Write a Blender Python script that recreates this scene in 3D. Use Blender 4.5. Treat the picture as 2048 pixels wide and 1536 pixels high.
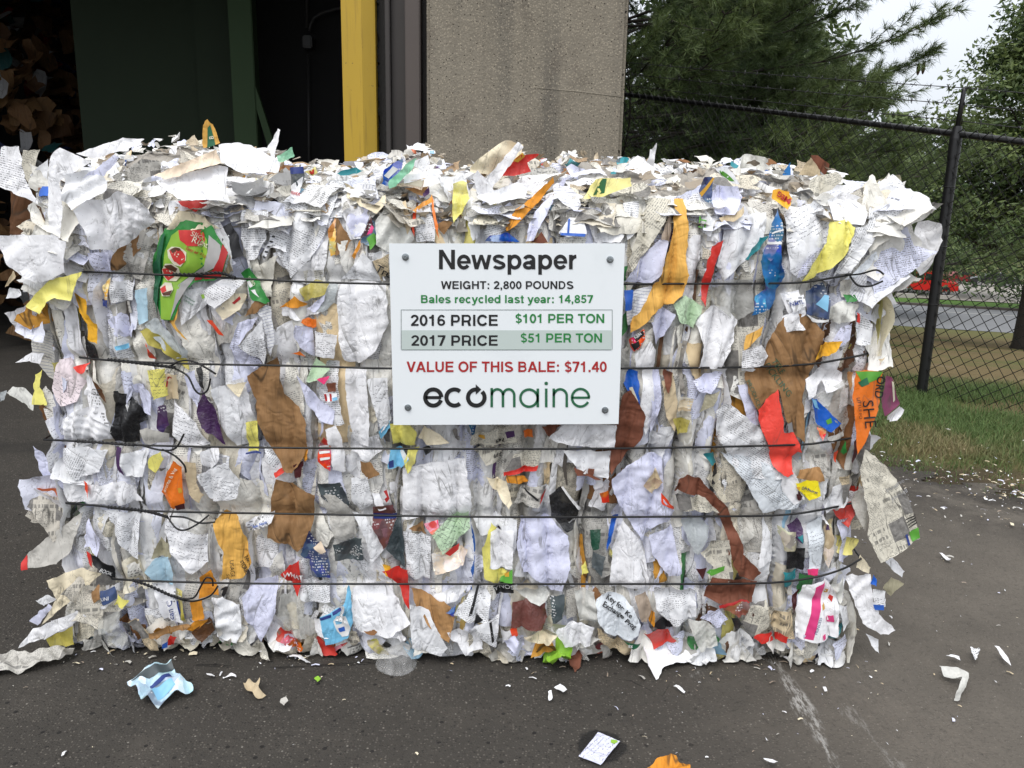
import bpy, bmesh, math, random
import numpy as np
from mathutils import Vector, Matrix
from mathutils.geometry import delaunay_2d_cdt

SC = bpy.context.scene
for o in list(bpy.data.objects):
    bpy.data.objects.remove(o)
COL = SC.collection
R = math.radians

# ---------------------------------------------------------------- camera, world, sun, exposure
PITCH, ROLL, CAMH, FPX = 13.0, 1.2, 1.3, 1655.0
cam_d = bpy.data.cameras.new('camera')
cam = bpy.data.objects.new('camera', cam_d)
COL.objects.link(cam)
SC.camera = cam
cam_d.sensor_width = 36.0
cam_d.lens = 36.0 * FPX / 2048.0
cam_d.clip_start, cam_d.clip_end = 0.05, 3000
MCAM = Matrix.Rotation(R(90 - PITCH), 3, 'X') @ Matrix.Rotation(R(ROLL), 3, 'Z')
cam.matrix_world = Matrix.Translation((0, 0, CAMH)) @ MCAM.to_4x4()

SUN_EL, SUN_AZ = 56.0, 205.0          # degrees; azimuth the light comes from, clockwise from +Y
world = bpy.data.worlds.new('World')
SC.world = world
world.use_nodes = True
wt = world.node_tree
wt.nodes.clear()
w_out = wt.nodes.new('ShaderNodeOutputWorld')
w_bg = wt.nodes.new('ShaderNodeBackground')
w_sky = wt.nodes.new('ShaderNodeTexSky')
w_sky.sky_type = 'NISHITA'
w_sky.sun_disc = False
w_sky.sun_elevation = R(SUN_EL)
w_sky.sun_rotation = R(SUN_AZ)
w_sky.dust_density = 4.0
w_geo = wt.nodes.new('ShaderNodeNewGeometry')
w_sep = wt.nodes.new('ShaderNodeSeparateXYZ')
w_map = wt.nodes.new('ShaderNodeMapRange')     # overcast sky: brighter towards the zenith
w_map.inputs['From Min'].default_value, w_map.inputs['From Max'].default_value = -0.02, 1.0
w_map.inputs['To Min'].default_value, w_map.inputs['To Max'].default_value = 0.0, 1.0
w_no = wt.nodes.new('ShaderNodeTexNoise')
w_no.inputs['Scale'].default_value = 1.6
w_no.inputs['Detail'].default_value = 4
w_cl = wt.nodes.new('ShaderNodeMix')
w_cl.data_type = 'RGBA'
w_cl.inputs[6].default_value = (6.9, 7.35, 8.1, 1)
w_cl.inputs[7].default_value = (15.5, 15.8, 16.2, 1)
w_nm = wt.nodes.new('ShaderNodeMix')
w_nm.data_type = 'RGBA'
w_nm.blend_type = 'MULTIPLY'
w_nm.inputs[0].default_value = 0.22
w_mx = wt.nodes.new('ShaderNodeMix')
w_mx.data_type = 'RGBA'
w_mx.inputs[0].default_value = 0.9
w_vm = wt.nodes.new('ShaderNodeVectorMath')
w_vm.operation = 'SCALE'
w_vm.inputs['Scale'].default_value = -1.0
L = wt.links.new
L(w_geo.outputs['Incoming'], w_vm.inputs[0])
L(w_vm.outputs[0], w_sep.inputs[0])
L(w_sep.outputs['Z'], w_map.inputs['Value'])
L(w_vm.outputs[0], w_no.inputs['Vector'])
L(w_map.outputs[0], w_cl.inputs[0])
L(w_cl.outputs[2], w_nm.inputs[6])
L(w_no.outputs['Fac'], w_nm.inputs[7])
L(w_sky.outputs[0], w_mx.inputs[6])
L(w_nm.outputs[2], w_mx.inputs[7])
L(w_mx.outputs[2], w_bg.inputs['Color'])
w_bg.inputs['Strength'].default_value = 0.12
L(w_bg.outputs[0], w_out.inputs['Surface'])

sun_d = bpy.data.lights.new('sun', 'SUN')
sun_d.energy = 1.5
sun_d.angle = R(24)
sun_d.color = (1.0, 0.97, 0.93)
sun = bpy.data.objects.new('sun', sun_d)
COL.objects.link(sun)
_el, _az = R(SUN_EL), R(SUN_AZ)
_dir = Vector((math.sin(_az) * math.cos(_el), math.cos(_az) * math.cos(_el), math.sin(_el)))
sun.rotation_euler = _dir.to_track_quat('Z', 'Y').to_euler()
sun.location = _dir * 30

SC.view_settings.view_transform = 'Standard'
SC.view_settings.look = 'None'
SC.view_settings.exposure = 0.14
SC.view_settings.gamma = 1.0
SC.view_settings.use_curve_mapping = False

# ---------------------------------------------------------------- helpers: pixels to places
CAMO = np.array((0.0, 0.0, CAMH))
MC = np.array(MCAM)

def ray(px, py):
    d = MC @ np.array(((px - 1024) / FPX, -(py - 768) / FPX, -1.0))
    return d / d[1]                      # scaled so that d.y == 1

def P(px, py, Y):                        # point at distance Y in front of the camera
    return CAMO + ray(px, py) * Y

def G(px, py, z=0.0):                    # point on a level plane
    d = ray(px, py)
    return CAMO + d * ((z - CAMH) / d[2])

def srgb(r, g, b):
    def f(c):
        c /= 255.0
        return c / 12.92 if c <= 0.04045 else ((c + 0.055) / 1.055) ** 2.4
    return (f(r), f(g), f(b))

# ---------------------------------------------------------------- helpers: noise
_T = np.random.RandomState(7).rand(8, 256, 256)

def vn(x, y, s=0):                       # value noise, -1..1
    x = np.asarray(x, float); y = np.asarray(y, float)
    xi = np.floor(x).astype(int); yi = np.floor(y).astype(int)
    fx = x - xi; fy = y - yi
    fx = fx * fx * (3 - 2 * fx); fy = fy * fy * (3 - 2 * fy)
    t = _T[s % 8]
    ox = (s // 8) * 37
    a = t[(xi + ox) & 255, yi & 255]; b = t[(xi + 1 + ox) & 255, yi & 255]
    c = t[(xi + ox) & 255, (yi + 1) & 255]; d = t[(xi + 1 + ox) & 255, (yi + 1) & 255]
    return ((a * (1 - fx) + b * fx) * (1 - fy) + (c * (1 - fx) + d * fx) * fy) * 2 - 1

def fbm(x, y, s=0, o=3):
    r = 0; a = 1.0
    for k in range(o):
        r = r + a * vn(x * 2 ** k, y * 2 ** k, s + k)
        a *= 0.5
    return r

# ---------------------------------------------------------------- helpers: objects
def tag(o, label=None, cat=None, group=None, kind=None):
    if label: o['label'] = label
    if cat: o['category'] = cat
    if group: o['group'] = group
    if kind: o['kind'] = kind
    return o

def empty(name, loc, label=None, cat=None, group=None, rz=0.0):
    o = bpy.data.objects.new(name, None)
    o.empty_display_size = 0.1
    COL.objects.link(o)
    o.location = loc
    o.rotation_euler = (0, 0, rz)
    return tag(o, label, cat, group)

def link(name, me, mats, parent=None, world=True):
    o = bpy.data.objects.new(name, me)
    COL.objects.link(o)
    for m in (mats if isinstance(mats, (list, tuple)) else [mats]):
        me.materials.append(m)
    if parent is not None:
        o.parent = parent
        if world:                        # mesh is in world coordinates: undo the parent's place
            o.matrix_parent_inverse = mw(parent).inverted()
    return o

def mw(o):
    m = o.matrix_basis.copy()
    q = o
    while q.parent is not None:
        m = q.parent.matrix_basis @ q.matrix_parent_inverse @ m
        q = q.parent
    return m

def mesh(name, V, F, uv=None, col=None, mi=None, smooth=True):
    V = np.asarray(V, np.float32).reshape(-1, 3)
    me = bpy.data.meshes.new(name)
    if isinstance(F, np.ndarray):
        n, k = F.shape
        me.vertices.add(len(V)); me.loops.add(n * k); me.polygons.add(n)
        me.vertices.foreach_set('co', V.ravel())
        me.loops.foreach_set('vertex_index', F.astype(np.int32).ravel())
        me.polygons.foreach_set('loop_start', np.arange(0, n * k, k, dtype=np.int32))
        me.polygons.foreach_set('loop_total', np.full(n, k, np.int32))
        me.update(calc_edges=True)
    else:
        me.from_pydata([tuple(map(float, v)) for v in V], [], [tuple(map(int, f)) for f in F])
    li = np.empty(len(me.loops), np.int32)
    me.loops.foreach_get('vertex_index', li)
    if uv is not None:
        l = me.uv_layers.new(name='UVMap')
        l.data.foreach_set('uv', np.asarray(uv, np.float32)[li].ravel())
    if col is not None:
        a = me.color_attributes.new('Col', 'FLOAT_COLOR', 'POINT')
        c = np.asarray(col, np.float32)
        if c.shape[-1] == 3:
            c = np.concatenate([c, np.ones((len(c), 1), np.float32)], 1)
        a.data.foreach_set('color', c.ravel())
    if mi is not None:
        me.polygons.foreach_set('material_index', np.asarray(mi, np.int32))
    me.polygons.foreach_set('use_smooth', np.full(len(me.polygons), smooth))
    me.validate()
    me.update()
    return me

class MB:                                # collects shapes into one mesh
    def __init__(s):
        s.v = []; s.f = []
    def add(s, V, F):
        o = len(s.v)
        s.v += [tuple(map(float, p)) for p in V]
        s.f += [tuple(int(i) + o for i in f) for f in F]
    def box(s, a, b, bev=0.0):
        bm = bmesh.new()
        bmesh.ops.create_cube(bm, size=1)
        for v in bm.verts:
            v.co = Vector([(a[i] + b[i]) / 2 + v.co[i] * (b[i] - a[i]) for i in range(3)])
        if bev:
            bmesh.ops.bevel(bm, geom=bm.edges[:], offset=bev, segments=2, affect='EDGES')
        bm.verts.index_update()
        s.add([v.co[:] for v in bm.verts], [[v.index for v in f.verts] for f in bm.faces])
        bm.free()
    def tube(s, pts, r, n=6, cap=True):
        pts = [np.array(p, float) for p in pts]
        rs = r if hasattr(r, '__len__') else [r] * len(pts)
        prev = None; V = []
        for i, p in enumerate(pts):
            t = pts[min(i + 1, len(pts) - 1)] - pts[max(i - 1, 0)]
            t = t / (np.linalg.norm(t) + 1e-9)
            if prev is None:
                a = np.array((0, 0, 1.0)) if abs(t[2]) < 0.9 else np.array((1.0, 0, 0))
                u = np.cross(t, a)
            else:
                u = prev - t * np.dot(prev, t)
            u /= np.linalg.norm(u) + 1e-9
            w = np.cross(t, u); prev = u
            for k in range(n):
                an = 2 * math.pi * k / n
                V.append(p + (u * math.cos(an) + w * math.sin(an)) * rs[i])
        F = []
        for i in range(len(pts) - 1):
            for k in range(n):
                F.append((i * n + k, i * n + (k + 1) % n, (i + 1) * n + (k + 1) % n, (i + 1) * n + k))
        if cap:
            F.append(tuple(range(n))[::-1]); F.append(tuple(range((len(pts) - 1) * n, len(pts) * n)))
        s.add(V, F)
    def prism(s, poly, d):               # poly: list of 3D points, extruded along vector d
        n = len(poly); d = np.array(d, float)
        V = [np.array(p, float) for p in poly] + [np.array(p, float) + d for p in poly]
        F = [tuple(range(n)), tuple(range(n, 2 * n))[::-1]]
        F += [(i, i + n, (i + 1) % n + n, (i + 1) % n) for i in range(n)]
        s.add(V, F)
    def lathe(s, prof, c, ax, n=24):     # prof: (radius, height) pairs around axis ax at c
        ax = np.array(ax, float); ax /= np.linalg.norm(ax)
        a = np.array((0, 0, 1.0)) if abs(ax[2]) < 0.9 else np.array((1.0, 0, 0))
        u = np.cross(ax, a); u /= np.linalg.norm(u); w = np.cross(ax, u)
        V = []; F = []
        for r, h in prof:
            for k in range(n):
                an = 2 * math.pi * k / n
                V.append(np.array(c) + ax * h + (u * math.cos(an) + w * math.sin(an)) * r)
        for i in range(len(prof) - 1):
            for k in range(n):
                F.append((i * n + k, i * n + (k + 1) % n, (i + 1) * n + (k + 1) % n, (i + 1) * n + k))
        s.add(V, F)
    def build(s, name, mat, parent=None, smooth=False, sharp=None, recalc=True):
        me = bpy.data.meshes.new(name)
        me.from_pydata(s.v, [], s.f)
        if recalc:
            bm = bmesh.new(); bm.from_mesh(me)
            bmesh.ops.recalc_face_normals(bm, faces=bm.faces)
            bm.to_mesh(me); bm.free()
        me.polygons.foreach_set('use_smooth', np.full(len(me.polygons), smooth))
        if smooth and sharp:
            me.set_sharp_from_angle(angle=R(sharp))
        me.update()
        return link(name, me, mat, parent)

# ---------------------------------------------------------------- helpers: materials
class NT:
    def __init__(s, name):
        s.m = bpy.data.materials.new(name)
        s.m.use_nodes = True
        s.t = s.m.node_tree
        s.t.nodes.clear()
        s.out = s.t.nodes.new('ShaderNodeOutputMaterial')
    def put(s, sock, v):
        if v is None: return
        if hasattr(v, 'is_linked') or hasattr(v, 'links'):
            s.t.links.new(v, sock)
        else:
            if hasattr(sock.default_value, '__len__') and not hasattr(v, '__len__'):
                v = [v] * len(sock.default_value)
            if hasattr(sock.default_value, '__len__') and len(sock.default_value) == 4 and len(v) == 3:
                v = (*v, 1)
            sock.default_value = v
    def n(s, typ, ins=None, **props):
        nd = s.t.nodes.new('ShaderNode' + typ)
        for k, v in props.items():
            setattr(nd, k, v)
        for k, v in (ins or {}).items():
            s.put(nd.inputs[k], v)
        return nd
    def math(s, op, a, b=None, c=None, clamp=False):
        nd = s.n('Math', operation=op, use_clamp=clamp)
        s.put(nd.inputs[0], a); s.put(nd.inputs[1], b); s.put(nd.inputs[2], c)
        return nd.outputs[0]
    def mix(s, f, a, b, mode='MIX'):
        nd = s.n('Mix', data_type='RGBA', blend_type=mode)
        s.put(nd.inputs[0], f); s.put(nd.inputs[6], a); s.put(nd.inputs[7], b)
        return nd.outputs[2]
    def vec(s, op, a, b=None, scale=None):
        nd = s.n('VectorMath', operation=op)
        s.put(nd.inputs[0], a); s.put(nd.inputs[1], b)
        if scale is not None: s.put(nd.inputs['Scale'], scale)
        return nd.outputs[0]
    def comb(s, x, y, z=0.0):
        return s.n('CombineXYZ', {0: x, 1: y, 2: z}).outputs[0]
    def noise(s, v, scale, detail=2, rough=0.5, dist=0.0):
        return s.n('TexNoise', {'Vector': v, 'Scale': scale, 'Detail': detail, 'Roughness': rough, 'Distortion': dist}).outputs['Fac']
    def ramp(s, f, lo, hi):
        return s.n('MapRange', {'Value': f, 'From Min': lo, 'From Max': hi}, interpolation_type='SMOOTHSTEP').outputs[0]
    def obj(s):
        return s.n('TexCoord').outputs['Object']
    def pos(s):
        return s.n('NewGeometry').outputs['Position']
    def uv(s):
        return s.n('UVMap').outputs[0]
    def attr(s, name='Col'):
        return s.n('Attribute', attribute_name=name).outputs['Color']
    def bump(s, h, strength=0.5, dist=0.01, nrm=None):
        return s.n('Bump', {'Height': h, 'Strength': strength, 'Distance': dist, 'Normal': nrm}).outputs[0]
    def bsdf(s, **k):
        nd = s.n('BsdfPrincipled')
        for a, v in k.items():
            s.put(nd.inputs[a.replace('_', ' ')], v)
        return nd.outputs[0]
    def end(s, sh):
        s.t.links.new(sh, s.out.inputs['Surface'])
        return s.m

def plain(name, rgb, rough=0.6, metal=0.0, noise_amt=0.15, scale=12.0, bump=0.0):
    t = NT(name)
    p = t.obj()
    f = t.noise(p, scale, 4, 0.6)
    c = t.mix(t.math('MULTIPLY', f, noise_amt * 2), rgb, tuple(x * 0.55 for x in rgb))
    nrm = t.bump(t.noise(p, scale * 8, 3), bump, 0.004) if bump else None
    return t.end(t.bsdf(Base_Color=c, Roughness=rough, Metallic=metal, Normal=nrm))

# ================================================================ ground
def ss(a, b, x):
    t = np.clip((np.asarray(x, float) - a) / (b - a), 0, 1)
    return t * t * (3 - 2 * t)
_S = np.array([-50, 4.1, 6, 9, 14, 20, 28, 34, 47, 58, 66, 110, 200, 900.0])
_Z = np.array([0, 0, -.06, -.35, -1.15, -2.1, -3.15, -3.84, -4.5, -5.42, -6.25, -8.3, -10.5, -15.0])
def sdist(x, y):
    return (np.asarray(y, float) + .33 * np.asarray(x, float)) / 1.173
def edge_t(x, y):                         # > 0 on the grass side of the yard's edge
    return (np.asarray(x, float) - 1.98) * .62 + (np.asarray(y, float) - 3.86) * .78
def zground(x, y):
    x = np.asarray(x, float); y = np.asarray(y, float)
    z = np.interp(sdist(x, y), _S, _Z) * ss(-.5, 1.5, x + .1 * (y - 8))
    z = z + .55 * np.exp(-(((x - 1.3) / 1.5) ** 2 + ((y - 9.0) / 1.6) ** 2)) * ss(.9, 1.3, x)
    return z - .03 * ss(.1, -.3, edge_t(x, y)) - .05 * ss(.5, -1, x)

def grid_sheet(name, xs, ys, zf, mat, keep=None, parent=None):
    gx, gy = np.meshgrid(xs, ys)
    x, y = gx.ravel(), gy.ravel()
    V = np.stack([x, y, zf(x, y)], 1)
    nx = len(xs); ny = len(ys)
    i = (np.arange(nx - 1)[None, :] + np.arange(ny - 1)[:, None] * nu_(nx))
    F = np.stack([i, i + 1, i + nx + 1, i + nx], -1).reshape(-1, 4)
    if keep is not None:
        cxy = V[F].mean(1)
        F = F[keep(cxy[:, 0], cxy[:, 1])]
    return link(name, mesh(name, V, F), mat, parent)
nu_ = lambda n: n

def axis(a, b, fine0, fine1, df, grow=1.12):
    r = list(np.arange(fine0, fine1, df)); d = df
    x = fine1
    while x < b: r.append(x); d *= grow; x += d
    r.append(b); d = df; x = fine0 - df
    while x > a: r.insert(0, x); d *= grow; x -= d
    r.insert(0, a)
    return np.array(r)

t = NT('lawn_soil')
p = t.pos()
s_ = t.n('SeparateXYZ', {0: p})
far = t.ramp(s_.outputs[1], 5.0, 9.0)
n1 = t.noise(p, .55, 5, .6); n2 = t.noise(p, 7.0, 5, .7); n3 = t.noise(p, 60.0, 4, .7)
tan_ = t.mix(n2, (.23, .175, .092), (.115, .090, .046))
grn = t.mix(n2, (.075, .110, .032), (.125, .135, .050))
vs = t.n('VectorMath', {0: p, 1: (.2813, .8525, 0)}, operation='DOT_PRODUCT').outputs['Value']
verge = t.math('MULTIPLY', t.ramp(vs, 44.0, 47.5), t.ramp(vs, 62.0, 58.5))
nearroad = t.math('MULTIPLY', t.ramp(vs, 24, 33), .6)
g = t.math('MAXIMUM', t.math('MAXIMUM', t.ramp(n1, .50, .68), nearroad), verge)
c = t.mix(g, tan_, grn)
c = t.mix(verge, c, (.075, .14, .03))
c = t.mix(t.math('MULTIPLY', t.ramp(n3, .55, .75), .5), c, (.03, .028, .018))
edt = t.n('VectorMath', {0: t.vec('SUBTRACT', p, (1.98, 3.86, 0)), 1: (.62, .78, 0)}, operation='DOT_PRODUCT').outputs['Value']
soil = t.math('MULTIPLY', t.ramp(t.math('ADD', edt, t.math('MULTIPLY', t.math('SUBTRACT', t.noise(p, 3.0, 4), .5), .8)), .55, .05), t.ramp(edt, -2.0, -1.0))
c = t.mix(t.math('MULTIPLY', soil, .85), c, t.mix(n3, (.070, .056, .042), (.030, .025, .020)))
bare = t.math('MULTIPLY', t.ramp(t.noise(p, .8, 3), .54, .66), t.math('MULTIPLY', t.ramp(s_.outputs[1], 5.6, 6.4), t.ramp(s_.outputs[1], 9.5, 7.5)))
c = t.mix(t.math('MULTIPLY', bare, .8), c, (.26, .205, .145))
LAWN = t.end(t.bsdf(Base_Color=c, Roughness=.95, Specular_IOR_Level=.1, Normal=t.bump(t.math('ADD', n3, n2), .6, .03)))
gr = grid_sheet('ground', axis(-400, 600, -1, 8, .12, 1.10), axis(-60, 900, 2.6, 10, .12, 1.06), zground, LAWN)
tag(gr, kind='structure')

# ---- yard asphalt: speckled, stained, scuffed
def seg_dist(t, p2, a, b):
    """distance from the point to a segment, as nodes"""
    a = np.array(a[:2], float); b = np.array(b[:2], float); ab = b - a; l2 = float(ab @ ab)
    d = t.vec('SUBTRACT', p2, (a[0], a[1], 0))
    k = t.math('MULTIPLY', t.n('VectorMath', {0: d, 1: (ab[0], ab[1], 0)}, operation='DOT_PRODUCT').outputs['Value'], 1 / l2, clamp=True)
    q = t.vec('SUBTRACT', d, t.vec('SCALE', (ab[0], ab[1], 0), scale=k))
    return t.n('VectorMath', {0: q}, operation='LENGTH').outputs['Value']
t = NT('yard_asphalt')
p = t.pos()
flat = t.vec('MULTIPLY', p, (1, 1, 0))
big = t.noise(flat, .9, 5, .6); mid = t.noise(flat, 5.0, 5, .65); fine = t.noise(flat, 180.0, 3, .7)
c = t.mix(big, (.060, .055, .049), (.100, .092, .082))
c = t.mix(t.math('MULTIPLY', t.ramp(mid, .45, .75), .5), c, (.130, .117, .102))
c = t.mix(.55, c, t.mix(t.noise(flat, 240.0, 2, .8), (.012, .011, .010), (.30, .28, .25)), 'OVERLAY')
vst = t.n('TexVoronoi', {'Vector': flat, 'Scale': 130.0}, voronoi_dimensions='2D')
sc = t.n('SeparateColor', {0: vst.outputs['Color']})
stone = t.math('MULTIPLY', t.ramp(vst.outputs['Distance'], .42, .22), t.math('GREATER_THAN', sc.outputs[0], .55))
c = t.mix(t.math('MULTIPLY', stone, .62), c, t.mix(t.math('POWER', sc.outputs[1], 1.6), (.020, .019, .018), (.20, .18, .155)))
pit = t.n('TexVoronoi', {'Vector': flat, 'Scale': 26.0}, voronoi_dimensions='2D')
pc = t.n('SeparateColor', {0: pit.outputs['Color']})
hole = t.math('MULTIPLY', t.math('LESS_THAN', pit.outputs['Distance'], t.math('MULTIPLY', .17, pc.outputs[1])), t.math('GREATER_THAN', pc.outputs[0], .80))
c = t.mix(t.math('MULTIPLY', hole, .85), c, (.012, .011, .011))
grit = t.n('TexVoronoi', {'Vector': flat, 'Scale': 40.0}, voronoi_dimensions='2D')
gc = t.n('SeparateColor', {0: grit.outputs['Color']})
gm = t.math('MULTIPLY', t.ramp(grit.outputs['Distance'], .13, .06), t.math('GREATER_THAN', gc.outputs[0], .93))
c = t.mix(t.math('MULTIPLY', gm, .7), c, (.30, .28, .245))
xx = t.n('SeparateXYZ', {0: p}).outputs
# the right-hand side is dustier and browner, with muddy patches towards the grass
rt = t.math('MULTIPLY', t.ramp(xx[0], .1, 1.3), t.math('ADD', .55, t.math('MULTIPLY', t.noise(flat, 1.7, 4, .6), .7)), clamp=True)
c = t.mix(t.math('MULTIPLY', rt, .72), c, t.mix(mid, (.105, .092, .077), (.205, .180, .150)))
et = t.n('VectorMath', {0: t.vec('SUBTRACT', p, (1.98, 3.86, 0)), 1: (.62, .78, 0)}, operation='DOT_PRODUCT').outputs['Value']
mud = t.math('MULTIPLY', t.ramp(et, -.85, -.15), t.ramp(t.noise(flat, 3.2, 5, .7), .36, .55))
c = t.mix(t.math('MULTIPLY', mud, .7), c, (.030, .026, .023))
cl = t.noise(flat, 34.0, 5, .75)
c = t.mix(t.math('MULTIPLY', t.ramp(cl, .55, .72), .55), c, (.026, .023, .021))
c = t.mix(t.math('MULTIPLY', t.ramp(t.noise(flat, 75.0, 4, .8), .60, .72), t.math('ADD', .25, t.math('MULTIPLY', rt, .5))), c, (.27, .24, .205))
# scuffs scraped by dragged bales
wob = t.math('MULTIPLY', t.math('SUBTRACT', t.noise(flat, 6.0, 4), .5), .12)
for a, b, w, st in ((G(1545, 1312), G(1600, 1400), .022, .9), (G(1600, 1400), G(1685, 1560), .020, .8), (G(1385, 1352), G(1440, 1312), .020, .7), (G(1700, 1420), G(1790, 1530), .02, .35),
                    (G(1620, 1330), G(1900, 1500), .16, .22)):
    d = t.math('ADD', seg_dist(t, flat, a, b), wob)
    m = t.math('MULTIPLY', t.ramp(d, w, w * .25), t.ramp(t.noise(t.vec('MULTIPLY', flat, (90.0, 22.0, 1)), 1.0, 4, .75), .44, .60))
    c = t.mix(t.math('MULTIPLY', m, st), c, (.36, .35, .33) if w < .1 else (.17, .145, .12))
# crooked cracks and a seam
for a, b, w in ((G(1205, 1352), G(1262, 1362), .006), (G(1262, 1362), G(1325, 1392), .006), (G(1325, 1392), G(1350, 1350), .004), (G(395, 1330), G(560, 1335), .006), (G(560, 1335), G(765, 1325), .006)):
    d = t.math('ADD', seg_dist(t, flat, a, b), t.math('MULTIPLY', wob, .35))
    c = t.mix(t.math('MULTIPLY', t.ramp(t.math('ABSOLUTE', d), w, 0), .75), c, (.012, .011, .01))
d = t.math('ADD', seg_dist(t, flat, G(-900, 905), G(300, 892)), wob)
c = t.mix(t.math('MULTIPLY', t.ramp(d, .14, .04), .5), c, (.022, .021, .02))
# a wet patch round the dropped card
wc = G(1203, 1492)
d = t.n('VectorMath', {0: t.vec('SUBTRACT', flat, (wc[0], wc[1], 0))}, operation='LENGTH').outputs['Value']
wet = t.ramp(t.math('ADD', d, t.math('MULTIPLY', t.math('SUBTRACT', t.noise(flat, 38.0, 4), .5), .03)), .064, .054)
c = t.mix(t.math('MULTIPLY', wet, .82), c, (.010, .010, .010))
h = t.math('ADD', t.math('MULTIPLY', fine, .6), t.math('ADD', t.math('MULTIPLY', stone, .3), t.math('MULTIPLY', hole, -1.0)))
YARD = t.end(t.bsdf(Base_Color=c, Roughness=t.math('SUBTRACT', .88, t.math('MULTIPLY', wet, .35)), Specular_IOR_Level=.3, Normal=t.bump(t.math('ADD', h, t.math('MULTIPLY', cl, -.8)), .9, .006)))
def ykeep(x, y):
    return edge_t(x, y) + .13 * vn(x * 4, y * 4, 2) + .06 * vn(x * 13, y * 13, 3) < .05
ya = grid_sheet('yard_pavement', axis(-30, 40, .8, 3.6, .03, 1.15), axis(-14, 40, 2.4, 4.8, .03, 1.12), lambda x, y: 0 * x + .003 * vn(x * 3, y * 3, 1) * ss(1.2, 2, x), YARD, ykeep)
tag(ya, kind='structure')

# ---- far bands: road, kerb, parking
def band(name, s0, s1, mat, lift, x0=-40, x1=120, n=60):
    xs = np.linspace(x0, x1, n)
    sv = sorted({s0, s1} | {float(q) for q in _S if s0 < q < s1})
    V = [(x, s * 1.173 - .33 * x, np.interp(s, _S, _Z) + lift) for s in sv for x in xs]
    F = np.array([(j * n + i, j * n + i + 1, j * n + n + i + 1, j * n + n + i) for j in range(len(sv) - 1) for i in range(n - 1)])
    return tag(link(name, mesh(name, V, F), mat), kind='structure')
ROADM = plain('road_asphalt', (.20, .205, .215), .9, 0, .2, .6)
LOTM = plain('parking_concrete', (.30, .275, .24), .9, 0, .3, .4)
band('road', 34, 46.2, ROADM, .03)
band('road_line', 42.6, 42.85, plain('worn_white_paint', (.42, .42, .40), .8, 0, .3, 2), .036)
mb = MB()
for s0, s1, z in ((46.2, 46.5, .16),):
    xs = np.linspace(-40, 120, 40)
    for i in range(39):
        q = [(x, s * 1.173 - .33 * x, np.interp(s, _S, _Z) + h) for x, s, h in ((xs[i], s0, -.2), (xs[i + 1], s0, -.2), (xs[i + 1], s0, z), (xs[i], s0, z), (xs[i], s1, z), (xs[i + 1], s1, z))]
        mb.add(q, [(0, 1, 2, 3), (3, 2, 5, 4)])
tag(mb.build('road_kerb', plain('kerb_stone', (.10, .085, .075), .9)), kind='structure')
band('parking_lot', 59.5, 96, LOTM, .05)

# ---- near grass blades
def blades(name, n, area, hgt, cols, wid, seed, dens=None):
    r = np.random.RandomState(seed)
    x = r.uniform(area[0], area[1], n); y = r.uniform(area[2], area[3], n)
    e = edge_t(x, y)
    pr = ss(-.30, .55, e + .22 * vn(x * 4, y * 4, 4)) * np.clip(.75 + .7 * vn(x * 2.6, y * 2.6, 5), .10, 1)
    if dens is not None: pr = pr * dens(x, y)
    k = r.rand(n) < pr
    x, y, e = x[k], y[k], e[k]; n = len(x)
    z = zground(x, y)
    hh = hgt * r.uniform(.45, 1.25, n) * np.clip(.5 + .9 * ss(-.1, .8, e), .4, 1.2)
    a = r.uniform(0, 2 * math.pi, n); ln = r.uniform(.25, 1.1, n)
    d = np.stack([np.cos(a), np.sin(a)], 1); w = np.stack([-d[:, 1], d[:, 0]], 1) * wid * r.uniform(.6, 1.3, (n, 1))
    b = np.stack([x, y, z - .005], 1)
    def at(t_, k_):
        q = b.copy(); q[:, :2] += d * (hh * ln * t_ ** 1.8)[:, None] + w * k_; q[:, 2] += hh * t_ * (1 - .25 * ln * t_); return q
    V = np.stack([at(0, 1), at(0, -1), at(.55, -.75), at(.55, .75), at(1.0, 0)], 1).reshape(-1, 3)
    i = np.arange(n)[:, None] * 5
    F = np.concatenate([i + np.array([[0, 1, 2]]), i + np.array([[0, 2, 3]]), i + np.array([[3, 2, 4]])])
    cl = np.array(cols)
    dry = np.clip(.36 + .95 * vn(x * 2.6 + 5, y * 2.6, 6) + .3 * vn(x * 9, y * 9, 3) - .55 * ss(.1, 1.2, e) + r.normal(0, .22, n), 0, 1)[:, None]
    c = (cl[0] * (1 - dry) + cl[1] * dry) * r.uniform(.65, 1.35, (n, 1))
    me = mesh(name, V, F, None, np.repeat(c, 5, 0), smooth=False)
    return me
t = NT('grass_blade')
c = t.attr('Col')
GRASSM = t.end(t.n('MixShader', {0: .35, 1: t.bsdf(Base_Color=c, Roughness=.6, Specular_IOR_Level=.25), 2: t.n('BsdfTranslucent', {'Color': c}).outputs[0]}).outputs[0])
me = blades('grass', 150000, (1.0, 5.2, 3.2, 6.6), .050, [(.120, .185, .062), (.27, .225, .12)], .0022, 3)
g = link('grass', me, GRASSM)
tag(g, 'short patchy green and straw grass between the yard edge and the black fence', 'grass', kind='stuff')
r_ = np.random.RandomState(9)
mb = []

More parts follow.
